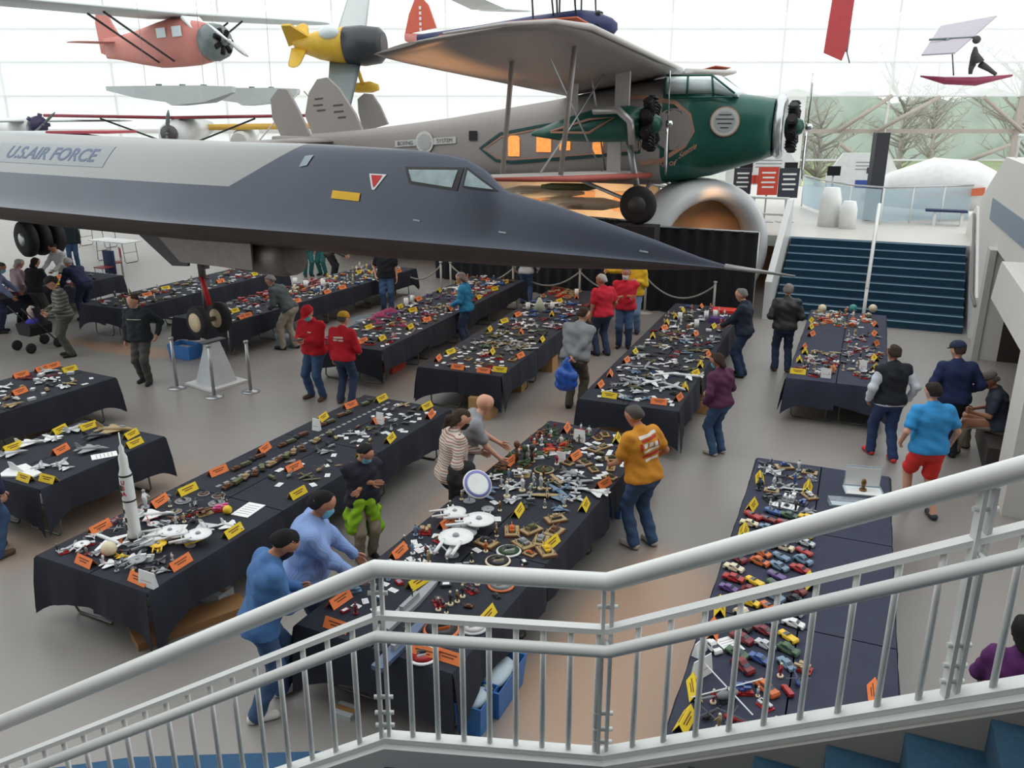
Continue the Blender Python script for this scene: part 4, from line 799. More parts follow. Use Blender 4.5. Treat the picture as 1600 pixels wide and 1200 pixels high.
def poster(px, py, w, h, m, Y, label):
    p = PY(px, py, Y); t = thing('poster_stand', label, 'poster', (p.x, Y, MZ)); zc = p.z - MZ
    MB().box((0, 0, zc), (w, .05, h)).build('poster', m, t); MB().cyl((0, .05, 0), (0, .05, zc), .025).build('stand', STEEL, t); MB().box((0, .05, .01), (.5, .35, .02)).build('base', STEEL, t)
    g = MB()
    for k in range(4): g.box((0, -.03, zc + h * (.3 - .17 * k)), (w * (.7 - .1 * (k % 2)), .004, h * .06))
    g.build('poster_text', PWH, t)
poster(1200, 283, .62, .85, PRD, 26.5, 'orange red poster stand in front of the arched panel')
poster(1232, 286, .62, .9, PBL, 26.5, 'charcoal poster stand right of the orange red one')
poster(1160, 283, .55, .8, PBL, 26.8, 'dark poster stand left of the orange red one')
def monitor(px, py, Y, label):
    p = PY(px, py, Y); t = thing('monitor', label, 'monitor', (p.x, Y, MZ)); MB().box((0, 0, p.z - MZ), (.42, .06, .3)).build('screen', MC, t); MB().cyl((0, .02, 0), (0, .02, p.z - MZ), .03).build('stand', STEEL, t); MB().cyl((0, .02, 0), (0, .02, .02), .2).build('base', STEEL, t)
monitor(1166, 262, 28.2, 'small black monitor against the left arched panel'); monitor(1236, 261, 28.2, 'small black monitor below the airliner propeller'); monitor(1303, 267, 28.0, 'small black monitor against the right arched panel')
p = PY(1366, 300, 27); t = tag(MB().box((0, 0, 1.35), (.42, .3, 2.7)).build('display_column', mat('charcoal_column', (52, 52, 58), .5), None, (p.x, 27, MZ)), 'tall charcoal column standing between the arched panel and white craft', 'column')
for i, (px, Y, r_, h, lb) in enumerate(((1300, 25.5, .32, 1.15, 'white rounded pedestal right of the posters'), (1330, 25.0, .25, .8, 'pale low pedestal beside the taller white one'))):
    p = PY(px, 300, Y); tag(MB().lathe([(r_, 0), (r_ * .95, h * .7), (r_ * .7, h), (.02, h)], (0, 0, 0), 20).build('pedestal', PWH, None, (p.x, Y, MZ)), lb, 'pedestal')
# white craft with orange flash
p = PY(1470, 280, 28); wc = thing('display_boat', 'low white display craft with orange flash behind the frosted glass', 'display craft', (p.x, 28, MZ + .1), RZ * .6)
g = MB(); fus(g, [(-2.4, .5, .1, .1), (-1.6, .75, .7, .55), (-.3, .95, 1.0, .85), (1.0, .9, .95, .8), (2.0, .7, .6, .5)], 0, 18); g.build('hull', PWH, wc)
g = MB(); g.prism([(-1.5, .62), (1.1, .95), (1.1, .7), (-.6, .6)], -1.03, -.99, 0, lambda x, y, z: (x, z, y)); g.build('orange_flash', mat('flash_orange', (214, 112, 80), .6), wc)
# one more warm soffit seen through the ring
# ================================================================ TABLE ROWS
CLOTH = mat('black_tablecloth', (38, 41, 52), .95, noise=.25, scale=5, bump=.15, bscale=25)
CLOTH2 = mat('daylit_black_tablecloth', (52, 56, 74), .95, noise=.15, scale=5, bump=.1, bscale=25)  # paler copy of the black cloth, daylight put into its colour
TTOP = mat('grey_folding_table_plastic', (170, 168, 162), .6); LEGM = mat('grey_table_leg_metal', (128, 126, 122), .45, .5)
TZ = .752; TLEN = 1.83; TWID = .76
class Row:
    def __init__(s, nl, head, n, cols, phrase, short, cloth=None):
        s.o = Vector((nl[0], nl[1], 0)); a = R(head); s.v = Vector((math.sin(a), math.cos(a), 0)); s.u = Vector((math.cos(a), -math.sin(a), 0)); s.rz = -a
        s.n, s.cols, s.phrase, s.short = n, cols, phrase, short; s.L = n * TLEN; s.Wd = cols * TWID; s.cloth = cloth or CLOTH
    def at(s, a, b, z=TZ): p = s.o + s.v * a + s.u * b; return Vector((p.x, p.y, z))      # a forward, b from the left edge
    def inv(s, p): d = Vector((p.x, p.y, 0)) - s.o; return d.dot(s.v), d.dot(s.u)
ROWS = {
 'A': Row((-4.70, 7.28), 26, 3, 2, 'white rocket table row', 'the rocket row'),
 'B': Row((-1.84, 6.12), 25.7, 3, 2, 'starship table row', 'the starship row'),
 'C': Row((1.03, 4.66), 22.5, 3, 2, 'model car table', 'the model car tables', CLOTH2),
 'D': Row((1.03, 12.05), 22.2, 4, 2, 'airliner model row', 'the kit row'),
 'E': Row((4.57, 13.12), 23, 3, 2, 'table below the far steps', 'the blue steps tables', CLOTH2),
 'F': Row((-1.61, 13.74), 21, 4, 2, 'row behind the bald man', 'the middle row', CLOTH),
 'G': Row((-3.83, 15.36), 21.9, 4, 2, 'row behind the red shirts', 'the red shirts row'),
 'H': Row((-7.3, 17.47), 25.8, 4, 2, 'row behind the nose wheel', 'the nose wheel row'),
 'I': Row((-9.95, 18.75), 24, 3, 2, 'row behind the dark jacket man', 'the white edged row'),
 'J': Row((-10.45, 8.92), 27, 3, 2, 'far left row over cartons', 'the left carton row'),
 'K': Row((-6.88, 9.45), 25, 1, 2, 'white jet table', 'the table of white jets'),
 'L': Row((-14.3, 18.0), 25, 3, 2, 'back left row', 'the back left row'),
}
ENDN = {1: ['only'], 3: ['near end', 'middle', 'far end'], 4: ['near end', 'second', 'third', 'far end']}
rc = random.Random(5)
def cloth_mesh(Lx, Wy, sides, rnd):        # local: x along u (width), y along v (length); sides = drop on (left,right,near,far)
    g = MB(); le, ri, ne, fa = sides; w, l = Wy / 2 + .006, Lx / 2 + .006; z = TZ - .003
    g.box((0, 0, z - .004), (2 * w, 2 * l, .008))
    corners = [(-w, -l), (w, -l), (w, l), (-w, l)]; flags = [ne, ri, fa, le]
    for i in range(4):
        if not flags[i]: continue
        a = Vector((*corners[i], 0)); b = Vector((*corners[(i + 1) % 4], 0)); d = (b - a); Ln = d.length; d /= Ln; n = Vector((d.y, -d.x, 0)); N = max(8, int(Ln / .07))
        prev = flags[(i - 1) % 4]; nxt = flags[(i + 1) % 4]; ph = rnd.uniform(0, 6); rows = [[], [], [], []]
        base = rnd.uniform(.30, .36)
        for k in range(N + 1):
            u = k / N; p = a + d * (Ln * u); e0 = math.exp(-u * Ln / .16) if prev else 0; e1 = math.exp(-(1 - u) * Ln / .16) if nxt else 0; e = e0 + e1
            wv = math.sin(u * Ln * 9 + ph) * .018 + math.sin(u * Ln * 23 + ph * 2) * .007
            zb = base - .20 * e + .03 * math.sin(u * 5 + ph); out = .035 + wv + .05 * e
            for r_, (f, zz) in enumerate(((0.0, z), (.25, z - .03), (.7, z - (z - zb) * .5), (1.0, zb))): rows[r_].append(p + n * (out * f + .004) - d * (.05 * e0 * f) + d * (.05 * e1 * f) + Vector((0, 0, zz)))
        g.loft(rows, 0, True, False, False)
        g.loft([[q - n * .004 for q in rw] for rw in reversed(rows)], 0, True, False, False)
    return g
def fold_table(p, rz, label, group=None, top=TTOP, Ln=TLEN, Wd=TWID, h=.735):
    t = thing('folding_table', label, 'table', (p.x, p.y, 0), rz, group)
    MB().box((0, 0, h - .02), (Wd, Ln, .04)).build('tabletop', top, t)
    for s in (-1, 1):
        y = s * (Ln / 2 - .28); g = MB(); x = Wd / 2 - .1
        g.tube([(-x, y, h - .04), (-x, y + s * .05, .06), (-x + .04, y + s * .05, .013), (x - .04, y + s * .05, .013), (x, y + s * .05, .06), (x, y, h - .04)], .013, 6); g.cyl((-x, y + s * .03, .35), (x, y + s * .03, .35), .01, n=6); g.build('leg', LEGM, t)
    return t
for key, r in ROWS.items():
    for i in range(r.n):
        for j in range(r.cols):
            c = r.at(TLEN * (i + .5), TWID * (j + .5), 0)
            if key == 'L' and i == 0: continue
            if key == 'J' and i == 0: continue
            end = ENDN[r.n][i]; side = ('left', 'right')[j]
            fold_table(c, r.rz, 'folding table under black cloth, %s %s of %s' % (end, side, r.short), 'folding tables of ' + r.short)
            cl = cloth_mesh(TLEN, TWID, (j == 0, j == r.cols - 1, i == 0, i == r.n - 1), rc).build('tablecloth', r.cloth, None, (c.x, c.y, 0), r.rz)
            tag(cl, 'black cloth draped over the %s %s table of %s' % (end, side, r.short), 'tablecloth', 'tablecloths of ' + r.short)
# ================================================================ LIBRARY OF SMALL MODELS
PAL = {'grey': (150, 154, 158), 'white': (228, 230, 230), 'olive': (98, 98, 66), 'tan': (170, 148, 108), 'green': (70, 98, 70), 'dark': (58, 60, 64), 'silver': (190, 194, 198), 'blue': (58, 88, 150), 'red': (170, 42, 44), 'yellow': (232, 190, 40), 'orange': (206, 106, 52), 'brown': (108, 72, 48), 'black': (34, 34, 38), 'purple': (96, 66, 130), 'cream': (222, 208, 178), 'teal': (60, 140, 140), 'pink': (214, 90, 140), 'maroon': (120, 34, 44), 'sky': (112, 138, 162), 'slate': (84, 100, 128), 'strip': (138, 142, 146)}
def pm(c, sh=.4): return mat('model_%s_paint' % c, PAL[c], sh, noise=.08, scale=20)
_MC = {}
def cached(key, fn):
    if key not in _MC: _MC[key] = fn()
    return _MC[key]
def k_jet(c, c2='dark'):
    g = MB(); fus(g, [(-.13, .03, .016, .016), (-.05, .03, .02, .02), (.05, .032, .02, .022), (.11, .03, .012, .012), (.15, .028, .002, .002)], 0, 8)
    for s in (-1, 1):
        g.prism([(.05, s * .015), (-.06, s * .11), (-.09, s * .11), (-.08, s * .015)][::s], .024, .029); g.prism([(-.09, s * .01), (-.13, s * .055), (-.15, s * .055), (-.14, s * .01)][::s], .028, .032)
    fin_plate(g, [(-.08, .04), (-.13, .09), (-.15, .09), (-.14, .04)], 0, .005); g.sph((.05, 0, .05), (.03, .011, .011), 1, 8, 4)
    g.cyl((.06, 0, 0), (.06, 0, .03), .004, n=5, m=1); g.cyl((-.03, .03, 0), (-.03, .03, .03), .004, n=5, m=1); g.cyl((-.03, -.03, 0), (-.03, -.03, .03), .004, n=5, m=1)
    return g.mesh('jet', [pm(c), pm(c2)])
def k_prop(c, c2='dark'):
    g = MB(); fus(g, [(-.12, .035, .004, .006), (-.05, .03, .014, .016), (.04, .03, .018, .02), (.085, .03, .016, .017), (.1, .03, .006, .006)], 0, 8)
    for s in (-1, 1):
        g.prism([(.06, s * .01), (.045, s * .15), (.015, s * .155), (-.005, s * .01)][::s], .022, .029); g.prism([(-.08, s * .004), (-.09, s * .05), (-.115, s * .05), (-.12, s * .004)][::s], .034, .038)
    fin_plate(g, [(-.085, .04), (-.1, .075), (-.12, .07), (-.12, .035)], 0, .004); g.sph((.01, 0, .05), (.025, .01, .01), 1, 8, 4)
    g.box((.102, 0, .03), (.004, .01, .08), 1); g.cyl((.05, .04, 0), (.05, .04, .024), .006, n=5, m=1); g.cyl((.05, -.04, 0), (.05, -.04, .024), .006, n=5, m=1)
    return g.mesh('propeller_plane', [pm(c), pm(c2)])
def k_biplane(c, c2='tan'):
    g = MB(); fus(g, [(-.1, .035, .004, .006), (0, .03, .014, .018), (.06, .03, .016, .018), (.075, .03, .006, .008)], 0, 8)
    for z in (.016, .06): g.box((.03, 0, z), (.04, .24, .004), 1)
    for s in (-1, 1):
        for x in (.018, .042): g.cyl((x, s * .09, .016), (x, s * .09, .06), .0018, n=4)
        g.cyl((.045, s * .022, -.0), (.045, s * .02, .012), .01, n=8)
    g.box((-.09, 0, .036), (.03, .08, .003), 1); fin_plate(g, [(-.075, .036), (-.09, .06), (-.11, .055), (-.105, .034)], 0, .003); return g.mesh('biplane', [pm(c), pm(c2)])
def k_airliner(c, c2='blue'):
    g = MB(); fus(g, [(-.3, .06, .006, .008), (-.2, .05, .026, .026), (.2, .048, .028, .028), (.27, .045, .02, .02), (.3, .042, .003, .003)], 0, 10)
    for s in (-1, 1):
        g.prism([(.06, s * .02), (-.08, s * .28), (-.12, s * .28), (-.07, s * .02)][::s], .036, .044); g.cyl((.04, s * .11, .025), (-.04, s * .11, .025), .018, n=8, m=1); g.prism([(-.22, s * .01), (-.27, s * .1), (-.3, s * .1), (-.28, s * .01)][::s], .055, .06)
    fin_plate(g, [(-.2, .07), (-.27, .15), (-.3, .15), (-.28, .06)], 0, .006, 1); g.cyl((.2, 0, 0), (.2, 0, .03), .006, n=5, m=1); g.cyl((-.03, .04, 0), (-.03, .04, .03), .006, n=5, m=1); g.cyl((-.03, -.04, 0), (-.03, -.04, .03), .006, n=5, m=1)
    return g.mesh('airliner', [pm(c), pm(c2)])
def tank_into(g, m=0, z=0.0, s=1.0, x=0.0, y=0.0):
    for k in (-1, 1): g.prism([(-.06 * s + x, z + .008 * s), (-.05 * s + x, z), (.05 * s + x, z), (.065 * s + x, z + .012 * s), (.055 * s + x, z + .022 * s), (-.055 * s + x, z + .022 * s)], y + k * .026 * s - .008 * s, y + k * .026 * s + .008 * s, 1, lambda a, b, c: (a, c, b))
    g.box((x, y, z + .02 * s), (.115 * s, .05 * s, .02 * s), m); g.prism([(-.03 * s + x, -.02 * s + y), (.02 * s + x, -.022 * s + y), (.032 * s + x, y), (.02 * s + x, .022 * s + y), (-.03 * s + x, .02 * s + y)], z + .03 * s, z + .048 * s, m); g.cyl((x + .025 * s, y, z + .038 * s), (x + .11 * s, y, z + .042 * s), .004 * s, n=6, m=m); g.cyl((x - .01 * s, y, z + .048 * s), (x - .01 * s, y, z + .054 * s), .01 * s, n=8, m=m)
def k_tank(c, c2='black'): g = MB(); tank_into(g); return g.mesh('tank', [pm(c), pm(c2)])
def k_truck(c, c2='black'):
    g = MB(); g.box((-.02, 0, .035), (.09, .045, .03)); g.box((.045, 0, .032), (.035, .04, .035)); g.box((.072, 0, .024), (.03, .034, .018))
    for x in (-.045, -.01, .065):
        for k in (-1, 1): g.cyl((x, k * .014, .011), (x, k * .024, .011), .011, n=10, m=1)
    g.box((0, 0, .017), (.14, .03, .008), 1); return g.mesh('truck', [pm(c), pm(c2)])
def k_ship(c, c2='brown'):
    g = MB(); g.prism([(-.2, -.02), (.12, -.025), (.22, 0), (.12, .025), (-.2, .02)], 0, .02); g.prism([(-.19, -.018), (.11, -.022), (.2, 0), (.11, .022), (-.19, .018)], .02, .022, 1)
    g.box((-.02, 0, .035), (.1, .022, .028)); g.box((.0, 0, .06), (.03, .018, .025)); g.cyl((-.04, 0, .04), (-.04, 0, .085), .008, n=8); g.cyl((.02, 0, .05), (.02, 0, .12), .002, n=4, m=1)
    for x in (.08, .12, -.12): g.cyl((x, 0, .022), (x, 0, .032), .012, n=8); g.cyl((x, 0, .03), (x + .03 * (1 if x > 0 else -1), 0, .033), .0025, n=4)
    return g.mesh('ship', [pm(c), pm(c2)])
def k_starship(c, c2='grey'):
    g = MB(); g.lathe([(.01, .1), (.06, .104), (.11, .098), (.112, .092), (.05, .082), (.02, .078)], (.07, 0, 0), 22); g.lathe([(.012, .118), (.02, .112), (.022, .102)], (.07, 0, 0), 10, 1)
    fus(g, [(-.12, .06, .006, .01), (-.06, .055, .018, .018), (.04, .055, .02, .02), (.05, .055, .012, .012)], 0, 10)
    for s in (-1, 1): g.cyl((-.17, s * .055, .1), (0, s * .055, .1), .011, n=10); g.sph((0, s * .055, .1), .0115, 1, 8, 5); g.cyl((-.06, s * .01, .06), (-.06, s * .055, .1), .005, n=6)
    g.box((.0, 0, .075), (.04, .008, .03)); g.cyl((0, 0, 0), (0, 0, .05), .003, n=6, m=1); g.cyl((0, 0, 0), (0, 0, .006), .04, n=14, m=1); return g.mesh('starship', [pm(c), pm(c2)])
def k_diorama(c, c2='brown'):
    g = MB(); g.box((0, 0, .009), (.2, .14, .018), 2); g.box((0, 0, .02), (.185, .125, .006), 3); tank_into(g, 0, .023, .9)
    for x, y in ((.06, .045), (-.07, -.05), (-.05, .05)): g.cyl((x, y, .02), (x, y, .045), .005, n=6, m=3); g.sph((x, y, .05), .005, 3, 6, 4)
    return g.mesh('diorama', [pm(c), pm('dark'), mat('varnished_wood_base', (120, 82, 52), .4), pm('tan')])
def k_oval(c, c2='grey'):
    g = MB(); g.lathe([(.13, 0), (.135, .012), (.12, .02), (.0001, .02)], (0, 0, 0), 26, 1); g.lathe([(.115, .0205), (.02, .024), (.001, .03)], (0, 0, 0), 22, 0); tank_into(g, 2, .024, .9); return g.mesh('round_diorama', [pm(c), pm(c2), pm('dark')])
def k_figure(c, c2='cream'):
    g = MB(); g.cyl((0, 0, 0), (0, 0, .02), .03, n=14, m=1); g.tube([(0, 0, .02), (.004, 0, .06), (0, 0, .10), (0, 0, .13)], [.012, .014, .02, .01], 8); g.sph((0, 0, .145), .014, 1, 8, 6); g.cyl((0, .016, .12), (.02, .04, .08), .006, n=6); g.cyl((0, -.016, .12), (.02, -.03, .09), .006, n=6); return g.mesh('figure', [pm(c), pm(c2)])
def k_heli(c, c2='dark'):
    g = MB(); g.sph((.03, 0, .04), (.06, .025, .03)); g.cyl((0, 0, .05), (-.13, 0, .06), .012, .005, 8); g.box((.02, 0, .08), (.26, .012, .002), 1); g.box((.02, 0, .08), (.012, .26, .002), 1); g.cyl((.02, 0, .06), (.02, 0, .08), .004, n=6, m=1); g.box((-.13, 0, .07), (.02, .004, .05), 1)
    for s in (-1, 1): g.cyl((-.03, s * .025, .004), (.08, s * .025, .004), .003, n=5, m=1)
    g.box((.02, 0, .012), (.02, .05, .016), 1); return g.mesh('helicopter', [pm(c), pm(c2)])
def k_box(c, c2='white'):
    g = MB(); g.box((0, 0, .02), (.12, .08, .04)); g.box((0, 0, .0405), (.08, .05, .001), 1); return g.mesh('box', [pm(c), pm(c2)])
def k_slip(c='white', c2='grey'):
    g = MB(); g.box((0, 0, .002), (.095, .06, .004)); 
    for k in range(3): g.box((0, .018 - .016 * k, .0042), (.07, .004, .0006), 1)
    return g.mesh('entry_slip', [mat('white_paper', (236, 238, 238), .8, noise=.02) if c != 'strip' else mat('grey_slip_paper', (138, 142, 146), .8), pm('grey')])
def k_label(c='white', c2='grey'):
    g = MB(); g.lathe([(.045, 0), (.05, .16), (.047, .16), (.042, .01), (.001, .01)], (0, 0, 0), 16, 0); return g.mesh('cup', [mat('white_paper', (236, 238, 238), .8, noise=.02)])
def k_lego(c='grey', c2='red'):
    g = MB(); rr = random.Random(len(c)); 
    for k in range(9): g.box((rr.uniform(-.07, .07), rr.uniform(-.05, .05), .02 + .018 * (k % 3)), (rr.uniform(.03, .09), rr.uniform(.02, .05), .02), k % 3 == 0 and 1 or 0)
    g.box((0, 0, .006), (.18, .13, .012), 1); return g.mesh('kit_scene', [pm(c), pm(c2)])
KIND = {'jet': (k_jet, 'model jet', 'model aeroplane'), 'prop': (k_prop, 'model propeller plane', 'model aeroplane'), 'biplane': (k_biplane, 'model biplane', 'model aeroplane'), 'airliner': (k_airliner, 'model airliner', 'model aeroplane'),
        'tank': (k_tank, 'model tank', 'model vehicle'), 'truck': (k_truck, 'model truck', 'model vehicle'), 'ship': (k_ship, 'model ship', 'model ship'), 'starship': (k_starship, 'model saucer starship', 'model spaceship'),
        'diorama': (k_diorama, 'model tank on a wooden base', 'diorama'), 'oval': (k_oval, 'round based diorama', 'diorama'), 'figure': (k_figure, 'model figure', 'figurine'), 'heli': (k_heli, 'model helicopter', 'model aeroplane'),
        'box': (k_box, 'small display box', 'box'), 'slip': (k_slip, 'entry slip', 'paper slip'), 'cup': (k_label, 'paper cup', 'cup'), 'kit': (k_lego, 'built up model scene', 'model')}
NAME = {'jet': 'model_jet', 'prop': 'model_propeller_plane', 'biplane': 'model_biplane', 'airliner': 'model_airliner', 'tank': 'model_tank', 'truck': 'model_truck', 'ship': 'model_ship', 'starship': 'model_starship', 'diorama': 'diorama', 'oval': 'round_diorama', 'figure': 'model_figure', 'heli': 'model_helicopter', 'box': 'display_box', 'slip': 'entry_slip', 'cup': 'paper_cup', 'kit': 'model_scene'}
USED = {k: [] for k in ROWS}
LABELS = {}
def place_word(r, a, b):
    along = r.L / (1 if r.n == 1 else r.n); i = min(r.n - 1, max(0, int(a / along)))
    nm = {1: ['near half'] , 3: ['near third', 'middle third', 'far third'], 4: ['near quarter', 'second quarter', 'third quarter', 'far quarter']}[r.n][i]
    if r.n == 1: nm = 'near half' if a < r.L / 2 else 'far half'
    q = int(min(2, max(0, (b / r.Wd) * 3))); return nm, ('left', 'centre', 'right')[q]
def put(kind, key, a, b, col='grey', col2=None, ang=0.0, sc=1.0, size='', label=None, check=True, rad=None):
    r = ROWS[key]; a = min(max(a, .08), r.L - .08); b = min(max(b, .08), r.Wd - .08); rad = rad if rad is not None else {'slip': .04, 'cup': .06, 'ship': .12, 'airliner': .19, 'diorama': .09, 'oval': .13, 'starship': .12, 'figure': .04}.get(kind, .085) * sc
    if check:
        for (x, y, q) in USED[key]:
            if (x - a) ** 2 + (y - b) ** 2 < (rad + q) ** 2: return None
    USED[key].append((a, b, rad)); fn, words, cat = KIND[kind]
    args = (col,) if col2 is None else (col, col2)
    me = cached((kind, col, col2), lambda: fn(*args)); o = bpy.data.objects.new(NAME[kind], me); COL.objects.link(o)
    o.location = r.at(a, b); o.rotation_euler = (0, 0, r.rz + ang); o.scale = (sc, sc, sc)
    nm, q = place_word(r, a, b)
    if not label:
        w = words if kind in ('slip', 'cup') else '%s %s' % (col, words)
        if kind in ('slip', 'cup'): w = 'white ' + words
        label = '%s%s, %s %s of %s' % (size + ' ' if size else '', w, nm, q, r.short)
    LABELS.setdefault(label, []).append(o); tag(o, label, cat, '%s on %s' % (cat + 's', r.short)); return o
# ---------------------------------------------------------------- folded category cards
OCARD = mat('orange_card', (244, 132, 72), .7, noise=.03); YCARD = mat('yellow_card', (236, 204, 44), .7, noise=.03); INK = mat('card_ink', (120, 70, 40), .8)
def card_mesh(m):
    g = MB(); t = .003; hw = .125; h = .085; d = .05
    for s in (-1, 1):
        vs = [(-hw, s * d, 0), (hw, s * d, 0), (hw, 0, h), (-hw, 0, h)]; vs2 = [(x, y - s * t, z - t) if z else (x, y - s * t, z) for x, y, z in vs]
        g.add(vs + vs2, [(0, 1, 2, 3), (7, 6, 5, 4), (0, 4, 5, 1), (1, 5, 6, 2), (2, 6, 7, 3), (3, 7, 4, 0)])
        for k, w in ((.62, .16), (.38, .11)):
            g.add([(-w / 2, s * (d * (1 - k) + .0012), h * k), (w / 2, s * (d * (1 - k) + .0012), h * k), (w / 2, s * (d * (1 - k - .12) + .0012), h * (k + .12)), (-w / 2, s * (d * (1 - k - .12) + .0012), h * (k + .12))], [(0, 1, 2, 3)], 1)
    return g.mesh('category_card', [m, INK])
CM = {'O': card_mesh(OCARD), 'Y': card_mesh(YCARD)}
CARDS = {
 'J': '16,566O 84,559O 134,569Y 32,585O 30,611O', 'K': '88,670Y 12,696Y 94,702O 137,665Y 204,678Y 212,692Y 28,750Y 79,748Y',
 'A': '118,884O 205,911O 307,886O 382,834Y 155,823O 248,782O 340,735O 302,840Y 412,700O 458,729O 475,772Y 501,651Y 547,632O 597,621Y 667,633Y 684,649O 625,687Y 590,655O 587,712Y 292,764Y',
 'B': '622,860O 530,935O 495,1003O 636,1048O 738,1035O 787,968Y 653,907Y 697,815O 796,720O 809,797Y 922,790Y 951,756O 898,711O 884,668O 964,684Y 876,850Y',
 'C': '1183,745Y 1166,787Y 1262,760Y 1156,828Y 1115,945Y 1102,980O 1068,1070Y 1055,1120Y 1267,908Y 1368,1082O',
 'D': '937,600O 953,583O 978,562O 991,549Y 1020,524Y 1037,512O 1042,503Y 1056,494Y 1066,484Y 1095,478O 1114,509Y 1086,521O 1116,554O 1105,570Y 1092,583Y 1080,605Y 953,617Y 1030,627O 1068,621O',
 'F': '684,559O 703,549Y 716,573O 754,580O 790,578Y 823,556O 768,549Y 858,531Y 814,518O 764,514Y 787,501Y 808,491O 862,490Y 873,470Y 901,463O',
 'G': '596,528Y 566,532O 575,511Y 640,510Y 666,499O 703,482O 644,484Y 605,477Y 634,465O 670,452Y 747,464Y 772,451Y 790,440Y 702,439Y',
 'H': '475,471O 521,457O 545,450O 560,425Y 401,494O 366,485Y 395,497O 642,425O', 'I': '229,460O 258,450Y 344,439O 397,428Y', 'L': '94,432O 91,442Y',
 'E': '1267,500Y 1265,510Y 1268,521O 1254,541O 1258,548Y 1248,561Y 1247,580Y 1300,575O 1368,536O 1368,559Y 1366,573Y 1368,521O 1368,506O 1350,496O'}
for key, s in CARDS.items():
    r = ROWS[key]; lst = []
    for w in s.split():
        c = w[-1]; px, py = map(float, w[:-1].split(',')); a, b = r.inv(PZ(px, py, .79)); a = min(max(a, .1), r.L - .1); b = min(max(b, .1), r.Wd - .1); lst.append([a, b, c])
    seen = {}
    for a, b, c in sorted(lst):
        side = b < .35 or b > r.Wd - .35; along = not (a < .3 or a > r.L - .25) or not (a < .35)
        ang = R(90) + rc.uniform(-.25, .25) if (side and a > .32 and a < r.L - .3) or (a >= .32) else rc.uniform(-.1, .1)
        if key == 'C': ang = R(90) + rc.uniform(-.3, .3)
        if key in ('D', 'E', 'F', 'G') and a > 1.5: ang = R(90) + rc.uniform(-.3, .3)
        if any((a - x) ** 2 + (b - y) ** 2 < .15 ** 2 for x, y, q in USED[key]): a += .16
        if a > r.L - .08: continue
        USED[key].append((a, b, .11)); o = bpy.data.objects.new('category_card', CM[c]); COL.objects.link(o); o.location = r.at(a, b, TZ + .0005); o.rotation_euler = (0, 0, r.rz + ang)
        nm, q = place_word(r, a, b); col = 'orange' if c == 'O' else 'yellow'; kk = (col, nm, q); seen.setdefault(kk, []).append(o)
        tag(o, None, 'card', 'folded category cards on ' + r.short)
    for (col, nm, q), os_ in seen.items():
        for i, o in enumerate(os_):
            pre = '' if len(os_) == 1 else (['nearer', 'farther'][i] if len(os_) == 2 else ['nearest', 'second nearest', 'third nearest', 'fourth nearest', 'fifth nearest', 'farthest'][min(i, 5)]) + ' '
            o['label'] = '%sfolded %s card, %s %s of %s' % (pre, col, nm, q, r.short)
def spread(key, n, a0, a1, b0, b1, kinds, cols, sc=(1, 1), ang=None, seed=1, cols2=(None,)):
    rr = random.Random(seed * 31 + ord(key)); k = t = 0
    while k < n and t < n * 30:
        t += 1; a = rr.uniform(a0, a1); b = rr.uniform(b0, b1); kd = rr.choice(kinds); s = rr.uniform(*sc)
        an = rr.uniform(0, 6.28) if ang is None else ang + rr.uniform(-.3, .3)
        c = rr.choice(cols)
        if kd == 'slip': s = rr.uniform(.9, 1.15)
        if put(kd, key, a, b, c, rr.choice(cols2), an, s): k += 1
def px(key, x, y): return ROWS[key].inv(PZ(x, y, TZ))
def putpx(kind, key, x, y, col='grey', col2=None, ang=0.0, sc=1.0, label=None, size='', rad=None):
    a, b = px(key, x, y); r = ROWS[key]; return put(kind, key, a, b, col, col2, ang - r.rz, sc, size, label, False, rad)
# ================================================================ WHAT STANDS ON THE TABLES
# --- rocket table (A): the tall rocket and its neighbours
r = ROWS['A']; p = PZ(212, 845, TZ)
rk = thing('model_rocket', 'tall white moon rocket model with black bands, highest thing on the tables', 'model rocket', p, 0)
a_, b_ = r.inv(p); USED['A'].append((a_, b_, .16))
H_ = PY(184, 676, p.y).z - TZ
RW = mat('rocket_white', (232, 236, 234), .35); RB = mat('rocket_black', (24, 24, 26), .5)
g = MB(); f = H_ / 1.0
g.lathe([(.072, 0), (.065, .09), (.065, .38), (.065, .40), (.064, .62), (.044, .68), (.044, .78), (.024, .82), (.024, .87), (.007, .9), (.006, 1.0)], (0, 0, 0), 20)
for v in range(len(g.v)): g.v[v] = (g.v[v][0], g.v[v][1], g.v[v][2] * f)
g.build('rocket_body', RW, rk)
for nm, z0, z1, rr_ in (('black_band', .385, .40, .0662), ('black_band', .615, .63, .0655), ('black_band', .02, .05, .0725)):
    MB().lathe([(rr_, z0 * f), (rr_, z1 * f)], (0, 0, 0), 20).build(nm, RB, rk)
g = MB()
for k, (z, w) in enumerate(((.15, .05), (.22, .04), (.46, .04), (.52, .05), (.3, .035))): 
    t = R(222 + 12 * (k % 2)); g.box((math.cos(t) * .066, math.sin(t) * .066, z * f), (.006, .034, w * f), 0, t)
g.build('black_panel', RB, rk)
for k in range(4): t = R(45 + 90 * k); MB().prism([(.055, 0), (.11, 0), (.09, .06), (.055, .12)], -.003, .003, 0, lambda x, z, y, t=t: (x * math.cos(t) - y * math.sin(t), x * math.sin(t) + y * math.cos(t), z)).build('fin', RW, rk)
lettering('USA', .05, lambda x, y: (-math.sin(-y * 8) * .0, 0, 0), RED, rk) if False else None
for k, ch in enumerate('USA'):
    t = R(262); me = lettering(ch, .06, lambda x, y, k=k: (math.cos(t + x / .066) * .0675, math.sin(t + x / .066) * .0675, (.57 - .062 / f * k) * f + y), RED, rk, 'red_letter', bold=.002)
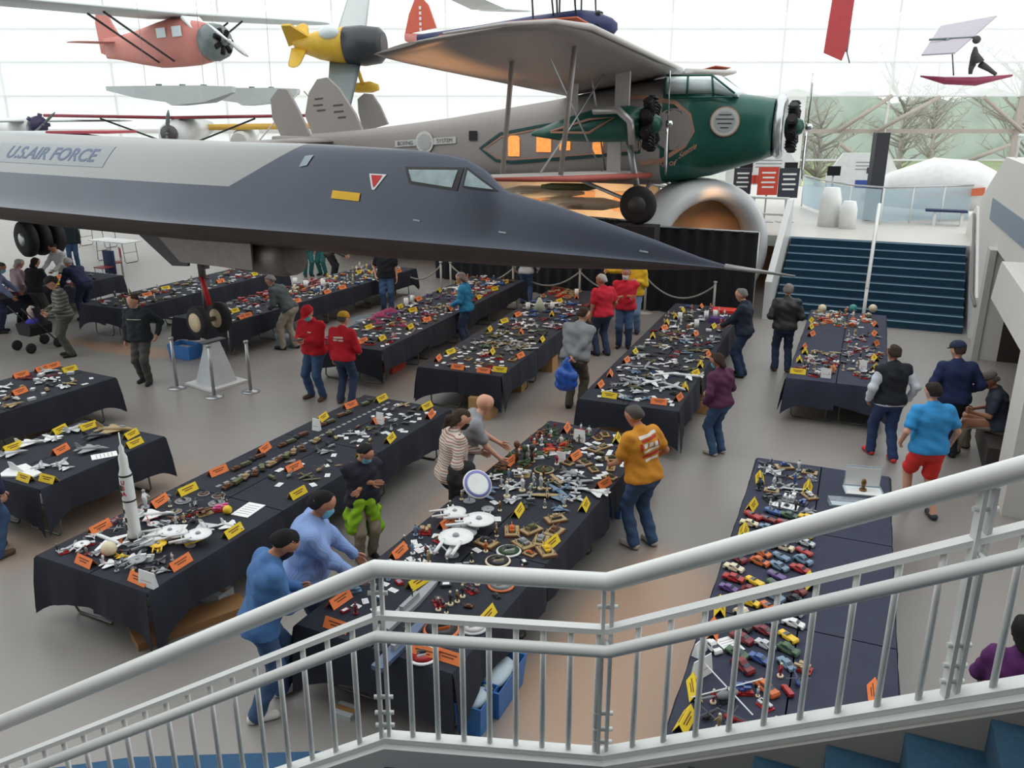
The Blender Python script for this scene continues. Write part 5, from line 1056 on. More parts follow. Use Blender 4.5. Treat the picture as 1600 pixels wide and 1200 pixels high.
g = MB(); g.cyl((0, 0, 0), (0, 0, .008), .12, n=24); g.build('stand', mat('grey_stand', (150, 152, 154), .4), rk)
for x, y, c, an, s in ((255, 845, 'white', .4, 1.1), (237, 852, 'white', 1.0, .9), (268, 848, 'white', .6, .95), (298, 853, 'white', .5, 1.2), (225, 860, 'grey', .8, .8)): putpx('starship', 'A', x, y, c, None, an, s, None, '', .08)
putpx('airliner', 'A', 172, 848, 'white', 'orange', 2.6, .75, 'white model shuttle carrier with orange tail left of the tall rocket', rad=.14)
putpx('jet', 'A', 245, 808, 'white', 'black', .2, 1.3, 'stubby white model shuttle behind the tall rocket')
putpx('figure', 'A', 228, 795, 'white', 'grey', 0, 1.5, 'white astronaut figure behind the tall rocket')
putpx('jet', 'A', 318, 825, 'silver', 'grey', 2.2, 1.2, 'silver swept wing model beside the golden ball'); putpx('jet', 'A', 363, 825, 'white', 'black', -.4, 1.0, 'white black tipped model beside the right hand yellow card')
def globe(x, y, c, label, rad=.06, key='A'):
    p = PZ(x, y, TZ); a, b = ROWS[key].inv(p); USED[key].append((a, b, rad)); o = MB().sph((0, 0, rad), rad, 0, 16, 10).build('model_globe', pm(c), None, p); tag(o, label, 'model')
globe(172, 868, 'cream', 'mottled moon globe in front of the white rocket', .075); globe(356, 803, 'yellow', 'golden ball model beside the boxed print', .05)
def sheet(key, x, y, w, h, label, m=None, rot=0.0):
    p = PZ(x, y, TZ); r = ROWS[key]; a, b = r.inv(p); USED[key].append((a, b, max(w, h) * .45))
    g = MB(); g.box((0, 0, .003), (w, h, .006)); 
    for k in range(5): g.box((0, h * (.3 - .15 * k), .0065), (w * .75, h * .03, .001), 1)
    tag(g.build('information_sheet', [mat('white_paper', (236, 238, 238), .8, noise=.02), pm('grey')], None, p, r.rz + rot), label, 'paper sheet')
sheet('A', 388, 797, .22, .32, 'large white information sheet at the right edge of the rocket table', None, .1); sheet('K', 163, 712, .18, .3, 'white printed sheet on the table of white jets', None, -.6)
sheet('A', 275, 826, .2, .16, 'white printed display plate behind the saucer models', None, .5)
def standup(key, x, y, w, h, label, m=None, yaw=0.0):
    p = PZ(x, y, TZ); r = ROWS[key]; a, b = r.inv(p); USED[key].append((a, b, w * .5)); g = MB()
    g.prism([(-.03, 0), (.03, 0), (.003, h), (-.003, h)], -w / 2, w / 2, 0, lambda a, b, c: (c, a, b))
    for k in range(3): g.box((0, -.019 + .008 * k, h * (.35 + .2 * k)), (w * .7, .003, h * .07), 1)
    tag(g.build('display_card', [mat('white_paper', (236, 238, 238), .8, noise=.02), pm('orange')], None, p, r.rz + yaw), label, 'card')
standup('A', 232, 915, .2, .15, 'white printed folded card at the front edge of the rocket table'); standup('A', 495, 672, .12, .17, 'white upright card among the brown vehicle models'); standup('A', 594, 662, .11, .17, 'white upright card near the far end of the rocket row')
putpx('kit', 'A', 345, 797, 'pink', 'red', .3, .9, 'red and pink built model scene near the large sheet'); putpx('kit', 'A', 320, 803, 'brown', 'tan', .7, .9, 'brown boxed model scene beside the pink one')
for i, (x, y) in enumerate(((250, 838), (262, 842), (275, 838))): putpx('kit', 'A', x, y - 2, 'white', 'red', .8, .45)
spread('A', 26, .12, 1.1, .1, .75, ['starship', 'figure', 'kit', 'heli', 'jet'], ['white', 'grey', 'silver', 'dark'], (.5, .8), seed=1, cols2=('grey', 'red'))
spread('A', 14, .1, .6, .8, 1.42, ['starship', 'kit', 'jet', 'figure'], ['white', 'grey', 'yellow', 'dark'], (.5, .8), seed=2, cols2=('grey',))
spread('A', 16, 1.1, 1.9, .1, .9, ['figure', 'kit', 'heli', 'jet', 'oval'], ['brown', 'grey', 'dark', 'silver', 'tan'], (.5, .75), seed=3)
# brown railway-like line of small vehicles with a strip of slips
for k in range(30): put('slip', 'A', 2.0 + k * .115, .42 + .004 * k, 'strip', None, R(90), .75, label='small grey slip in the line along the left of the rocket row')
for k in range(24): put(['tank', 'truck', 'tank'][k % 3], 'A', 2.0 + k * .145, .56 + (k % 2) * .02, ['brown', 'olive', 'tan'][k % 3], None, R(90) + (k % 5) * .2, 1.2, rad=.07)
for k in range(22): put(['truck', 'tank'][k % 2], 'A', 2.3 + k * .14, .25 + (k % 3) * .02, ['dark', 'brown', 'olive'][k % 3], None, R(80), 1.0, rad=.07)
spread('A', 44, 2.3, 5.4, .72, 1.42, ['slip', 'tank', 'slip', 'prop', 'truck', 'heli', 'jet'], ['tan', 'grey', 'dark', 'olive', 'silver', 'brown'], (.6, .85), seed=4)
spread('A', 18, 3.6, 5.35, .65, 1.42, ['slip', 'slip', 'truck', 'box'], ['maroon', 'grey', 'dark'], (.6, .8), seed=5)
# --- starship row (B)
for x, y, c, an, s in ((733, 832, 'white', .2, 1.5), (742, 826, 'white', .0, 1.2), (700, 814, 'white', .3, 1.1), (707, 868, 'white', 1.3, 1.6), (718, 845, 'grey', .1, 1.0)): putpx('starship', 'B', x, y, c, None, an, s, rad=.12)
for x, y, c, c2, lb in ((657, 1030, 'red', 'white', 'red centred round diorama with white rim near the front edge'), (783, 915, 'grey', 'orange', 'round diorama with orange wooden rim under the pipe rail'), (690, 985, 'dark', 'orange', 'large round diorama with orange rim near the front'), (795, 862, 'green', 'white', 'bright green shield shaped diorama beside the far steps side'), (778, 878, 'dark', 'cream', 'dark round diorama with cream rim behind the pipe rail'), (740, 980, 'white', 'silver', 'white and silver dish diorama right of the orange rimmed one'), (850, 735, 'green', 'tan', 'green topped round diorama on tan base beside the tree models')): putpx('oval', 'B', x, y, c, c2, .3, .95 if x != 690 else 1.2, lb)
gx_, gy_ = px('B', 745, 770); 
p = PZ(741, 790, TZ); sv = thing('starship_on_stand', 'large white starship model with blue ring tilted on its stand', 'model spaceship', p, R(120)); a_, b_ = ROWS['B'].inv(p); USED['B'].append((a_, b_, .16))
g = MB(); g.lathe([(.02, .0), (.10, .012), (.165, .004), (.17, -.008), (.06, -.02), (.02, -.022)], (0, 0, 0), 30); sc_ = g.build('saucer', RW, sv); sc_.location = (-.09, 0, .30); sc_.rotation_euler = (0, R(-48), 0)
g = MB(); g.loft([[(math.cos(t) * q, math.sin(t) * q, z) for t in [2 * math.pi * i / 30 for i in range(30)]] for q, z in ((.125, .0125), (.155, .0085), (.155, .0065), (.125, .0105))], 0, True, False); rg_ = g.build('blue_ring', mat('ring_blue', (120, 124, 190), .5), sc_)
g = MB(); g.tube([(-.04, 0, .24), (.05, 0, .14), (.12, 0, .05)], [.03, .034, .015], 12); g.build('hull', RW, sv)
g = MB(); g.cyl((.12, 0, .012), (.1, 0, .08), .006); g.cyl((.12, 0, 0), (.12, 0, .012), .07, n=20); g.build('stand', pm('grey'), sv)
for sd in (-1, 1): g = MB(); g.cyl((.0, sd * .07, .26), (.16, sd * .07, .12), .013); g.build('engine_pod', RW, sv)
for x, y, c in ((792, 777, 'white'), (816, 768, 'white'), (845, 765, 'silver')): putpx('figure', 'B', x, y, c, 'cream', 0, 1.3)
for k, (x, y) in enumerate(((882, 755), (905, 757), (930, 772), (875, 768), (855, 775), (897, 745), (865, 757), (900, 768))): putpx(['prop', 'prop', 'jet', 'prop', 'prop', 'jet', 'biplane', 'prop'][k], 'B', x, y, ['silver', 'grey', 'white', 'sky', 'tan', 'grey', 'olive', 'silver'][k], None, .7 + k, 1.15)
for k, (x, y) in enumerate(((868, 813), (830, 830), (866, 833), (845, 847), (800, 832), (872, 868), (818, 852), (760, 850))): putpx('diorama', 'B', x, y, ['tan', 'olive', 'brown', 'grey', 'orange', 'yellow', 'grey', 'dark'][k], None, .4 + .3 * k, 1.15)
# fantasy greens and reds in the far third left
spread('B', 40, 3.6, 5.35, .08, .72, ['figure', 'kit', 'kit', 'figure', 'oval'], ['green', 'red', 'brown', 'white', 'green', 'orange', 'dark'], (.6, 1.1), seed=6, cols2=('green', 'tan', 'brown', 'white'))
spread('B', 44, 3.9, 5.4, .8, 1.45, ['diorama', 'diorama', 'tank', 'truck', 'slip'], ['olive', 'tan', 'yellow', 'olive', 'grey', 'brown'], (.75, .95), seed=7)
spread('B', 22, 2.9, 3.8, .1, 1.42, ['prop', 'figure', 'jet', 'figure', 'slip'], ['silver', 'grey', 'dark', 'sky', 'white'], (.7, 1.0), seed=8)
spread('B', 24, 1.2, 2.9, .08, 1.0, ['starship', 'figure', 'kit', 'slip'], ['dark', 'grey', 'tan', 'brown'], (.6, .9), seed=9)
spread('B', 34, .3, 1.9, .06, .5, ['slip', 'kit', 'box', 'figure', 'slip'], ['white', 'maroon', 'sky', 'red', 'grey'], (.6, .9), seed=10, cols2=('maroon', 'white', 'sky'))
spread('B', 20, .5, 2.0, .85, 1.42, ['kit', 'figure', 'tank', 'box', 'diorama'], ['brown', 'orange', 'dark', 'teal', 'maroon'], (.6, .95), seed=11)
for x, y, L, c in ((645, 945, .9, 'grey'), (632, 1005, .8, 'slate')):
    p = PZ(x, y, TZ); o = MB().prism([(-.05, -L / 2), (.05, -L / 2), (.06, 0), (.03, L * .42), (0, L / 2), (-.03, L * .42), (-.06, 0)], 0, .04).build('model_ship', pm(c), None, p, ROWS['B'].rz); tag(o, 'long %s warship hull on the left of the starship row, %s' % (c, 'farther' if c == 'grey' else 'by the front'), 'model ship')
    MB().box((0, -.05, .065), (.04, L * .3, .05)).build('superstructure', pm('grey'), o); MB().cyl((0, 0, .09), (0, 0, .16), .006, n=6).build('mast', pm('dark'), o)
    a_, b_ = ROWS['B'].inv(p)
    for k in range(-3, 4): USED['B'].append((a_ + k * .12, b_, .07))
standup('B', 905, 690, .15, .17, 'white upright card at the far end of the starship row'); standup('B', 876, 722, .12, .14, 'white upright card beside the orange card, starship row')
tr = thing('tall_tower_scene', 'tall green and brown model towers near the hand of the bald man', 'model', PZ(820, 722, TZ)); a_, b_ = ROWS['B'].inv(PZ(820, 722, TZ))
for k, (x, y, h, c) in enumerate(((-.1, 0, .3, 'brown'), (0, .03, .22, 'green'), (.09, -.02, .26, 'dark'), (.04, .1, .18, 'white'))): MB().cyl((x, y, 0), (x, y, h * .75), .022, .014, 8).sph((x, y, h * .8), (.04, .04, .05)).build('tower', pm(c), tr)
p = PZ(868, 702, TZ); o = MB().prism([(-.04, -.2), (.04, -.2), (.02, .22), (-.02, .22)], 0, .05).prism([(-.18, -.04), (.18, -.04), (.1, .04), (-.1, .04)], .03, .04).build('model_jet', pm('red'), None, p, R(-50)); tag(o, 'bright red and white rocket plane lying by the orange card', 'model aeroplane')
# --- model car tables (C): cars in rows
CARC = ['red', 'yellow', 'white', 'blue', 'teal', 'black', 'maroon', 'orange', 'silver', 'green', 'purple', 'cream', 'sky']
WHEEL = MB().lathe([(.002, -.006), (.017, -.006), (.019, 0), (.017, .006), (.002, .006)], (0, 0, 0), 12, 0, 'Y').mesh('wheel', BLK)
GLS = mat('model_car_window', (60, 74, 84), .15)
def car_body(c, v):
    g = MB(); L, w = .105, .042
    secs = {0: [(-L, .03), (-L * .95, .045), (-.05, .05), (-.03, .068), (.025, .068), (.05, .048), (L * .95, .04), (L, .026)], 1: [(-L, .026), (-L * .9, .046), (-.07, .055), (-.045, .078), (.0, .08), (.035, .05), (L * .9, .048), (L, .03)], 2: [(-L, .03), (-L, .05), (-.06, .05), (-.055, .05), (-.01, .05), (.0, .05), (L * .9, .045), (L, .03)]}[v]
    top = secs; bot = [(L, .014), (-L, .014)]; poly = top + bot
    rings = [[(x * (1 if abs(k) < 1 else .97), k * w * (1.0 if z < .05 else .78), z) for x, z in poly] for k in (-1, -.9, 0, .9, 1)]
    g.loft(rings, 0, False); return g.mesh('car_body', pm(c, .2))
def car_glass(v):
    g = MB()
    if v == 2: g.box((0, 0, .056), (.004, .06, .02)); g.box((-.03, 0, .048), (.05, .055, .006))
    else:
        for s in (-1, 1): g.box((-.005, s * .0345, .058), (.055, .003, .013))
        g.prism([(.03, .049), (.05, .05), (.028, .069)], -.028, .028, 0, lambda a, b, c: (a + .004, c, b))
    return g.mesh('car_window', GLS)
def car(key, a, b, c, v, ang, sc=1.0, label=None):
    r = ROWS[key]
    for (x, y, q) in USED[key]:
        if (x - a) ** 2 + (y - b) ** 2 < (q + .062 * sc) ** 2: return None
    USED[key].append((a, b, .062 * sc)); nm, q = place_word(r, a, b)
    p = r.at(a, b); label = label or '%s model %s, %s %s of %s' % (c, ['sedan', 'coupe', 'open roadster'][v], nm, q, r.short)
    t = thing('model_car', label, 'model car', p, r.rz + ang, 'model cars on ' + r.short); t.scale = (sc, sc, sc); LABELS.setdefault(label, []).append(t)
    o = bpy.data.objects.new('body', cached(('cb', c, v), lambda: car_body(c, v))); COL.objects.link(o); o.parent = t
    o = bpy.data.objects.new('window', cached(('cg', v), lambda: car_glass(v))); COL.objects.link(o); o.parent = t
    for x in (-.062, .066):
        for y in (-.038, .038): o = bpy.data.objects.new('wheel', WHEEL); COL.objects.link(o); o.parent = t; o.location = (x, y, .019)
    return t
rr = random.Random(12)
k = 0
for i in range(15):
    for j in range(4):
        a = 1.25 + i * .192 + rr.uniform(-.02, .02); b = .13 + j * .19 + rr.uniform(-.02, .02)
        if b > .72 or rr.random() < .10: continue
        car('C', a, b, rr.choice(CARC), rr.randrange(3), R(-35) + rr.uniform(-.35, .35) + R(10), rr.uniform(.82, .98)); k += 1
for x, y, c, v in ((1168, 808, 'red', 1), (1178, 828, 'red', 0), (1200, 818, 'purple', 0), (1197, 1080, 'orange', 1), (1186, 1035, 'orange', 0), (1160, 1045, 'maroon', 1), (1243, 868, 'yellow', 0), (1135, 893, 'yellow', 0)):
    a, b = px('C', x, y); car('C', a, b, c, v, R(-40), 1.0, 'larger %s model car at the %s of the car tables' % (c, 'left edge' if x < 1150 else ('far part' if y < 900 else 'near part')) if c not in ('red', 'orange') else None)
spread('C', 26, 4.0, 5.3, .1, .72, ['kit', 'prop', 'figure', 'jet', 'diorama'], ['silver', 'grey', 'white', 'dark', 'blue'], (.7, 1.1), seed=13, cols2=('dark', 'grey'))
spread('C', 16, .25, 1.3, .2, .85, ['kit', 'figure', 'truck', 'heli'], ['dark', 'blue', 'red', 'tan', 'silver'], (.6, .9), seed=14)
standup('C', 1093, 1020, .16, .12, 'white upright card at the left edge of the car tables, farther', yaw=R(70)); standup('C', 1096, 1055, .2, .16, 'large white upright card leaning at the left edge of the car tables', yaw=R(60))
sheet('C', 1140, 1008, .16, .2, 'cream card among the model cars under the pipe rail', None, .8); sheet('C', 1225, 790, .14, .3, 'long white box lid among silver models on the car tables', None, 1.4)
hb = PZ(1135, 1095, TZ); h_ = tag(MB().sph((0, 0, .06), (.1, .035, .04)).cyl((-.05, 0, .07), (-.28, 0, .08), .012, .006).build('model_helicopter', pm('grey'), None, hb, R(20)), 'large grey model helicopter with long thin rotor blades', 'model aeroplane')
MB().box((0, 0, .115), (.62, .012, .003)).box((0, 0, .115), (.012, .62, .003)).build('rotor', pm('silver'), h_); MB().cyl((0, 0, .09), (0, 0, .115), .006).build('mast', pm('dark'), h_); MB().box((0, 0, .012), (.12, .07, .024)).build('skids', pm('dark'), h_)
# plastic display case and its lid on the right half
cs = PZ(1348, 768, TZ); CLR = glass('clear_acrylic', (.9, .96, 1), .14, .05, .12, (.8, .88, .95))
t = thing('display_case', 'clear plastic case standing open with a small brown trophy inside', 'display case', cs, R(-12))
g = MB(); g.box((0, .1, .14), (.4, .012, .28)); g.box((-.2, 0, .02), (.012, .2, .04)); g.box((.2, 0, .02), (.012, .2, .04)); g.build('case_wall', CLR, t); MB().box((0, 0, .006), (.41, .22, .012)).build('case_base', PWH, t)
MB().box((0, .088, .15), (.38, .004, .22)).build('white_backing', PWH, t)
tag(MB().cyl((0, 0, 0), (0, 0, .025), .04).cyl((0, 0, .025), (0, 0, .05), .02).sph((0, 0, .1), (.03, .025, .05)).build('trophy', mat('bronze_trophy', (128, 98, 58), .4, .5), None, cs + Vector((0, 0, .0125))), 'small bronze trophy figure in the clear display case', 'trophy')
t = thing('case_lid', 'long clear plastic lid lying in front of the display case', 'case lid', PZ(1325, 788, TZ), R(-10)); MB().box((0, 0, .03), (.42, .14, .06)).build('lid_shell', CLR, t); MB().box((0, 0, .003), (.36, .1, .005)).build('lid_liner', PWH, t)
# --- row D: aircraft kits
for k, (x, y, an) in enumerate(((1040, 588, .2), (1052, 607, -.9), (985, 600, 2.2), (1020, 600, .5), (1075, 590, 2.8), (1010, 575, 1.2))): putpx('airliner', 'D', x, y, ['white', 'silver', 'grey', 'white', 'white', 'grey'][k], ['blue', 'grey', 'grey', 'blue', 'white', 'dark'][k], an, .85, rad=.15)
spread('D', 46, .15, 2.6, .12, 1.42, ['jet', 'jet', 'prop', 'slip', 'slip', 'tank'], ['grey', 'silver', 'white', 'dark', 'olive', 'sky'], (.8, 1.05), seed=20)
spread('D', 60, 2.6, 4.6, .12, 1.42, ['jet', 'prop', 'slip', 'truck', 'prop'], ['grey', 'silver', 'dark', 'olive', 'sky', 'tan', 'maroon'], (.75, .95), seed=21)
spread('D', 50, 4.6, 7.2, .12, 1.42, ['jet', 'prop', 'slip', 'box', 'figure'], ['grey', 'silver', 'white', 'blue', 'orange', 'dark', 'tan'], (.75, .95), seed=22)
for x, y in ((1088, 512), (1103, 498), (1062, 500), (1117, 496)): putpx('cup', 'D', x, y, label='white round container among the kits, %s' % ('beside the orange card' if x == 1088 else 'behind the yellow card' if x == 1103 else 'by the left edge of the row before the drape' if x == 1062 else 'nearest the red tray'))
tag(MB().box((0, 0, .03), (.55, .35, .06)).build('red_tray', mat('tray_red', (206, 50, 34), .6), None, PZ(1133, 487, TZ), R(-20)), 'flat red tray at the far right end of the row before the drape', 'tray')
tag(MB().box((0, 0, .05), (.3, .22, .1)).build('purple_box', pm('purple'), None, PZ(1120, 503, TZ), R(-20)), 'purple box beside the white container by the drape', 'box')
# --- row E
spread('E', 26, .2, 1.9, .1, .72, ['jet', 'prop', 'kit', 'figure'], ['grey', 'tan', 'white', 'dark', 'maroon'], (.7, .95), seed=23)
spread('E', 40, .3, 3.6, .82, 1.42, ['kit', 'truck', 'prop', 'jet', 'figure'], ['grey', 'silver', 'cream', 'dark', 'tan'], (.65, .9), seed=24)
spread('E', 36, 3.9, 5.35, .12, 1.42, ['kit', 'figure', 'box', 'slip', 'kit'], ['white', 'orange', 'red', 'cream', 'tan', 'green'], (.8, 1.2), seed=25, cols2=('white', 'orange', 'brown'))
standup('E', 1290, 590, .16, .16, 'white upright card at the near end of the tables before the blue steps'); standup('E', 1348, 577, .12, .16, 'small white upright card near the right edge of the tables before the blue steps')
for k, (x, y, c) in enumerate(((1284, 478, 'cream'), (1332, 482, 'teal'), (1363, 486, 'cream'))): a, b = px('E', x, y); globe(x, 488, c, 'tall %s figure standing at the %s of the far end before the steps' % (('pale', 'teal', 'cream')[k], ('left', 'middle', 'right')[k]), .09, 'E')
# --- row F
spread('F', 30, .15, 1.2, .12, 1.42, ['slip', 'tank', 'slip', 'diorama', 'kit'], ['grey', 'tan', 'cream', 'olive'], (.75, 1.0), seed=30)
spread('F', 56, 1.1, 3.2, .25, 1.42, ['prop', 'tank', 'jet', 'diorama', 'slip', 'tank'], ['olive', 'grey', 'green', 'silver', 'dark'], (.8, 1.05), seed=31)
spread('F', 64, 3.2, 5.9, .12, 1.42, ['prop', 'jet', 'slip', 'truck', 'prop'], ['silver', 'sky', 'blue', 'white', 'grey', 'maroon', 'dark'], (.8, 1.05), seed=32)
spread('F', 12, 6.2, 7.2, .12, .8, ['diorama', 'kit'], ['tan', 'brown', 'orange'], (1, 1.2), seed=33)
for x, y, lb in ((863, 484, 'white cup at the middle row beside the upright card'), (901, 462, 'white cup at the far end of the middle row by the orange card'), (825, 484, 'white cup left of the pale cone, middle row')): putpx('cup', 'F', x, y, label=lb)
o = MB().cyl((0, 0, 0), (0, 0, .3), .16, .03, 16).build('pale_cone', mat('pale_sage', (176, 184, 168), .6), None, PZ(843, 486, TZ)); tag(o, 'pale sage cone shaped model standing on the middle row', 'model')
# --- rows G H I L
spread('G', 60, .15, 2.4, .12, 1.42, ['truck', 'slip', 'slip', 'tank', 'kit', 'ship'], ['grey', 'dark', 'silver', 'pink', 'white', 'tan'], (.75, 1.05), seed=40)
for x, y in ((590, 490), (600, 495), (585, 500), (608, 488), (578, 492), (596, 484)): putpx('ship', 'G', x, y, 'pink', 'maroon', -.5, 1.0, rad=.05)
spread('G', 70, 2.4, 5.0, .12, 1.42, ['truck', 'slip', 'prop', 'tank', 'kit', 'figure'], ['grey', 'dark', 'silver', 'tan', 'white', 'maroon', 'purple'], (.8, 1.1), seed=41)
spread('G', 56, 5.0, 7.2, .12, 1.42, ['kit', 'slip', 'figure', 'jet', 'box'], ['grey', 'tan', 'orange', 'white', 'brown', 'blue'], (.8, 1.1), seed=42)
for x, y in ((619, 475), (635, 478), (641, 472)): putpx('cup', 'G', x, y, label='white cup standing in the middle of the row behind the red shirts')
spread('H', 40, .2, 2.4, .12, 1.42, ['truck', 'slip', 'kit', 'truck'], ['silver', 'red', 'sky', 'white', 'dark'], (.8, 1.1), seed=43, cols2=('dark', 'white'))
spread('H', 56, 1.6, 4.6, .1, .9, ['truck', 'kit', 'ship'], ['red', 'orange', 'red', 'maroon', 'cream'], (1.0, 1.3), seed=44, cols2=('brown', 'white'))
spread('H', 56, 2.4, 6.0, .8, 1.44, ['truck', 'slip', 'tank', 'figure'], ['grey', 'silver', 'dark', 'tan', 'blue'], (.8, 1.1), seed=45)
spread('H', 36, 4.6, 7.2, .1, 1.42, ['kit', 'box', 'figure', 'truck'], ['yellow', 'orange', 'white', 'tan', 'grey'], (.9, 1.2), seed=46)
for x, y in ((454, 445), (478, 450), (505, 449)): putpx('cup', 'H', x, y, label='white cup among the red vehicles behind the nose wheel row', sc=1.2)
spread('I', 80, .15, 5.3, .12, 1.42, ['truck', 'slip', 'tank', 'kit', 'figure', 'prop'], ['grey', 'brown', 'olive', 'tan', 'white', 'silver', 'dark'], (.9, 1.2), seed=47)
spread('I', 14, .1, 5.2, 1.2, 1.48, ['slip', 'slip', 'truck'], ['silver', 'white'], (1, 1.2), seed=48)
spread('L', 34, 2.1, 5.3, .12, 1.42, ['slip', 'truck', 'kit', 'tank', 'prop'], ['grey', 'dark', 'white', 'red', 'tan'], (.9, 1.2), seed=49)
# --- rows J and K
spread('J', 70, 2.6, 5.3, .12, 1.42, ['jet', 'prop', 'slip', 'tank', 'box', 'slip'], ['grey', 'silver', 'tan', 'white', 'maroon', 'dark'], (.8, 1.05), seed=50)
for k, (x, y, c, an, s) in enumerate(((120, 672, 'silver', 1.2, 1.3), (78, 687, 'white', 2.6, 1.2), (50, 695, 'white', .3, 1.3), (22, 711, 'silver', .6, 1.1), (64, 729, 'silver', 2.0, 1.0), (98, 725, 'silver', 1.6, 1.0), (145, 705, 'grey', .1, 1.4), (182, 676, 'tan', .0, 1.8), (152, 684, 'dark', .2, 1.2), (105, 733, 'white', .5, .6))):
    putpx('jet', 'K', x, y, c, 'grey', an, s, ['silver jet beside the farthest yellow card', 'white swept wing jet left of the orange card', 'long white jet behind the orange card', 'silver jet by the leftmost yellow card', 'silver star shaped jet near the front edge', 'second silver jet near the front edge, by a slip', 'slim grey jet left of the printed sheet', 'large tan long winged aircraft by the yellow pair', 'dark model helicopter shaped jet under the tan wing', 'tiny white jet at the front edge'][k] + ', white jet table')
o = MB().prism([(-.2, 0), (-.12, -.2), (.3, -.06), (.3, .06), (-.12, .2)], 0, .02).build('model_jet', pm('white'), None, PZ(30, 738, TZ), R(-20)); tag(o, 'broad white delta wing model at the left edge of the jet table', 'model aeroplane'); MB().prism([(-.14, .02), (.1, .02), (-.1, .12), (-.16, .12)], -.004, .004, 0, lambda a, b, c: (a, c, b)).build('fin', pm('white'), o)
# labels shared by look-alikes keep their common group; lone ones stay as they are
ORD = {2: ['nearer', 'farther'], 3: ['nearest', 'middle', 'farthest'], 4: ['nearest', 'second nearest', 'third nearest', 'farthest'], 5: ['nearest', 'second nearest', 'third nearest', 'fourth nearest', 'farthest']}
for lb, os_ in LABELS.items():
    if len(os_) in ORD and 'slip' not in lb:
        for i, o in enumerate(sorted(os_, key=lambda q: q.location.length)): o['label'] = ORD[len(os_)][i] + ' ' + lb
# ================================================================ UNDER THE TABLES AND AROUND
CARD = mat('cardboard', (184, 142, 96), .85, noise=.08)
def carton(x, y, w, d, h, label, m=CARD, rot=0.0, lid=True, name='cardboard_box'):
    p = PZ(x, y, 0); t = thing(name, label, 'box', p, RZ + rot); MB().box((0, 0, h / 2), (w, d, h)).build('carton', m, t)
    if lid: MB().box((0, 0, h + .003), (w * .98, .05, .006)).build('tape', mat('brown_tape', (160, 120, 76), .4), t)
    return t
carton(47, 672, .42, .3, .34, 'brown cardboard box under the left row, nearer'); carton(104, 645, .42, .3, .36, 'brown printed cardboard box under the left row, farther'); carton(755, 650, .4, .32, .36, 'brown carton under the near end of the middle row'); carton(808, 608, .3, .3, .3, 'light brown carton under the right side of the middle row')
carton(858, 578, .25, .3, .3, 'second light brown carton under the right side of the middle row'); carton(1098, 640, .3, .5, .36, 'brown carton under the right side of the row before the drape'); carton(965, 676, .5, .3, .22, 'open brown crate under the near end of the row before the drape', lid=False); carton(788, 470, .5, .4, .4, 'brown carton at the far end of the row behind the red shirts')
carton(612, 578, .36, .5, .14, 'red and blue shoe box under the row behind the red shirts', mat('shoebox_red', (190, 70, 50), .7)); carton(628, 562, .34, .4, .26, 'blue and white box on the floor beside the red shoe box', mat('shoebox_blue', (70, 100, 160), .7)); carton(155, 770, .2, .2, .1, 'small red and white box under the table of white jets', mat('shoebox_red', (190, 70, 50), .7)); carton(130, 778, .3, .2, .1, 'low brown box under the table of white jets')
carton(338, 935, .3, .22, .12, 'grey white box on the floor beside the rocket table', mat('pale_box', (176, 184, 186), .7)); carton(300, 975, 1.1, .3, .08, 'long flat brown and green box under the rocket table', mat('brown_green_box', (150, 110, 70), .8), R(62), False); carton(540, 1115, .2, .15, .05, 'small grey box on the floor under the starship row', mat('pale_box', (176, 184, 186), .7))
tb = glass('blue_tint_plastic', (.5, .7, 1), .1, .3, .6, (.2, .42, .75))
for i, (x, y, w, d, h, lb) in enumerate(((960, 800, .3, .4, .3, 'blue plastic bag slumped under the right side of the starship row'), (778, 1090, .3, .6, .3, 'blue plastic bin under the near right of the starship row'), (745, 1130, .25, .35, .3, 'second blue bin at the near corner of the starship row'))):
    p = PZ(x, y, 0); t = thing('storage_bin', lb, 'bin', p, RZ); g = MB(); g.loft([[(a * w / 2 * s, b * d / 2 * s, z) for a, b in ((-1, -1), (1, -1), (1, 1), (-1, 1))] for s, z in ((.85, 0), (1, h), (.94, h), (.8, .02))], 0, False); g.build('bin', mat('bin_blue', (60, 120, 190), .5), t)
    MB().sph((0, 0, h * .85), (w * .4, d * .4, .06)).build('contents', mat('pale_plastic_wrap', (188, 206, 216), .5), t)
for i, (x, y) in enumerate(((590, 500), (566, 505), (448, 530), (283, 548))):
    p = PZ(x + 8, y + 10, 0); t = thing('storage_tub', ['clear storage tub of parts between the rows, farther', 'clear storage tub of parts between the rows, nearer', 'clear plastic tub beside the row behind the nose wheel', 'low blue tub under the row behind the dark jacket man'][i], 'tub', p, RZ)
    MB().loft([[(a * .3 * s, b * .2 * s, z) for a, b in ((-1, -1), (1, -1), (1, 1), (-1, 1))] for s, z in ((.9, 0), (1, .3), (.96, .3), (.86, .02))], 0, False).build('tub', CLR if i < 3 else mat('bin_blue', (60, 120, 190), .5), t); MB().box((0, 0, .12), (.45, .28, .2)).build('parts', mat('mixed_grey_parts', (150, 150, 146), .7, noise=.4, scale=20), t)
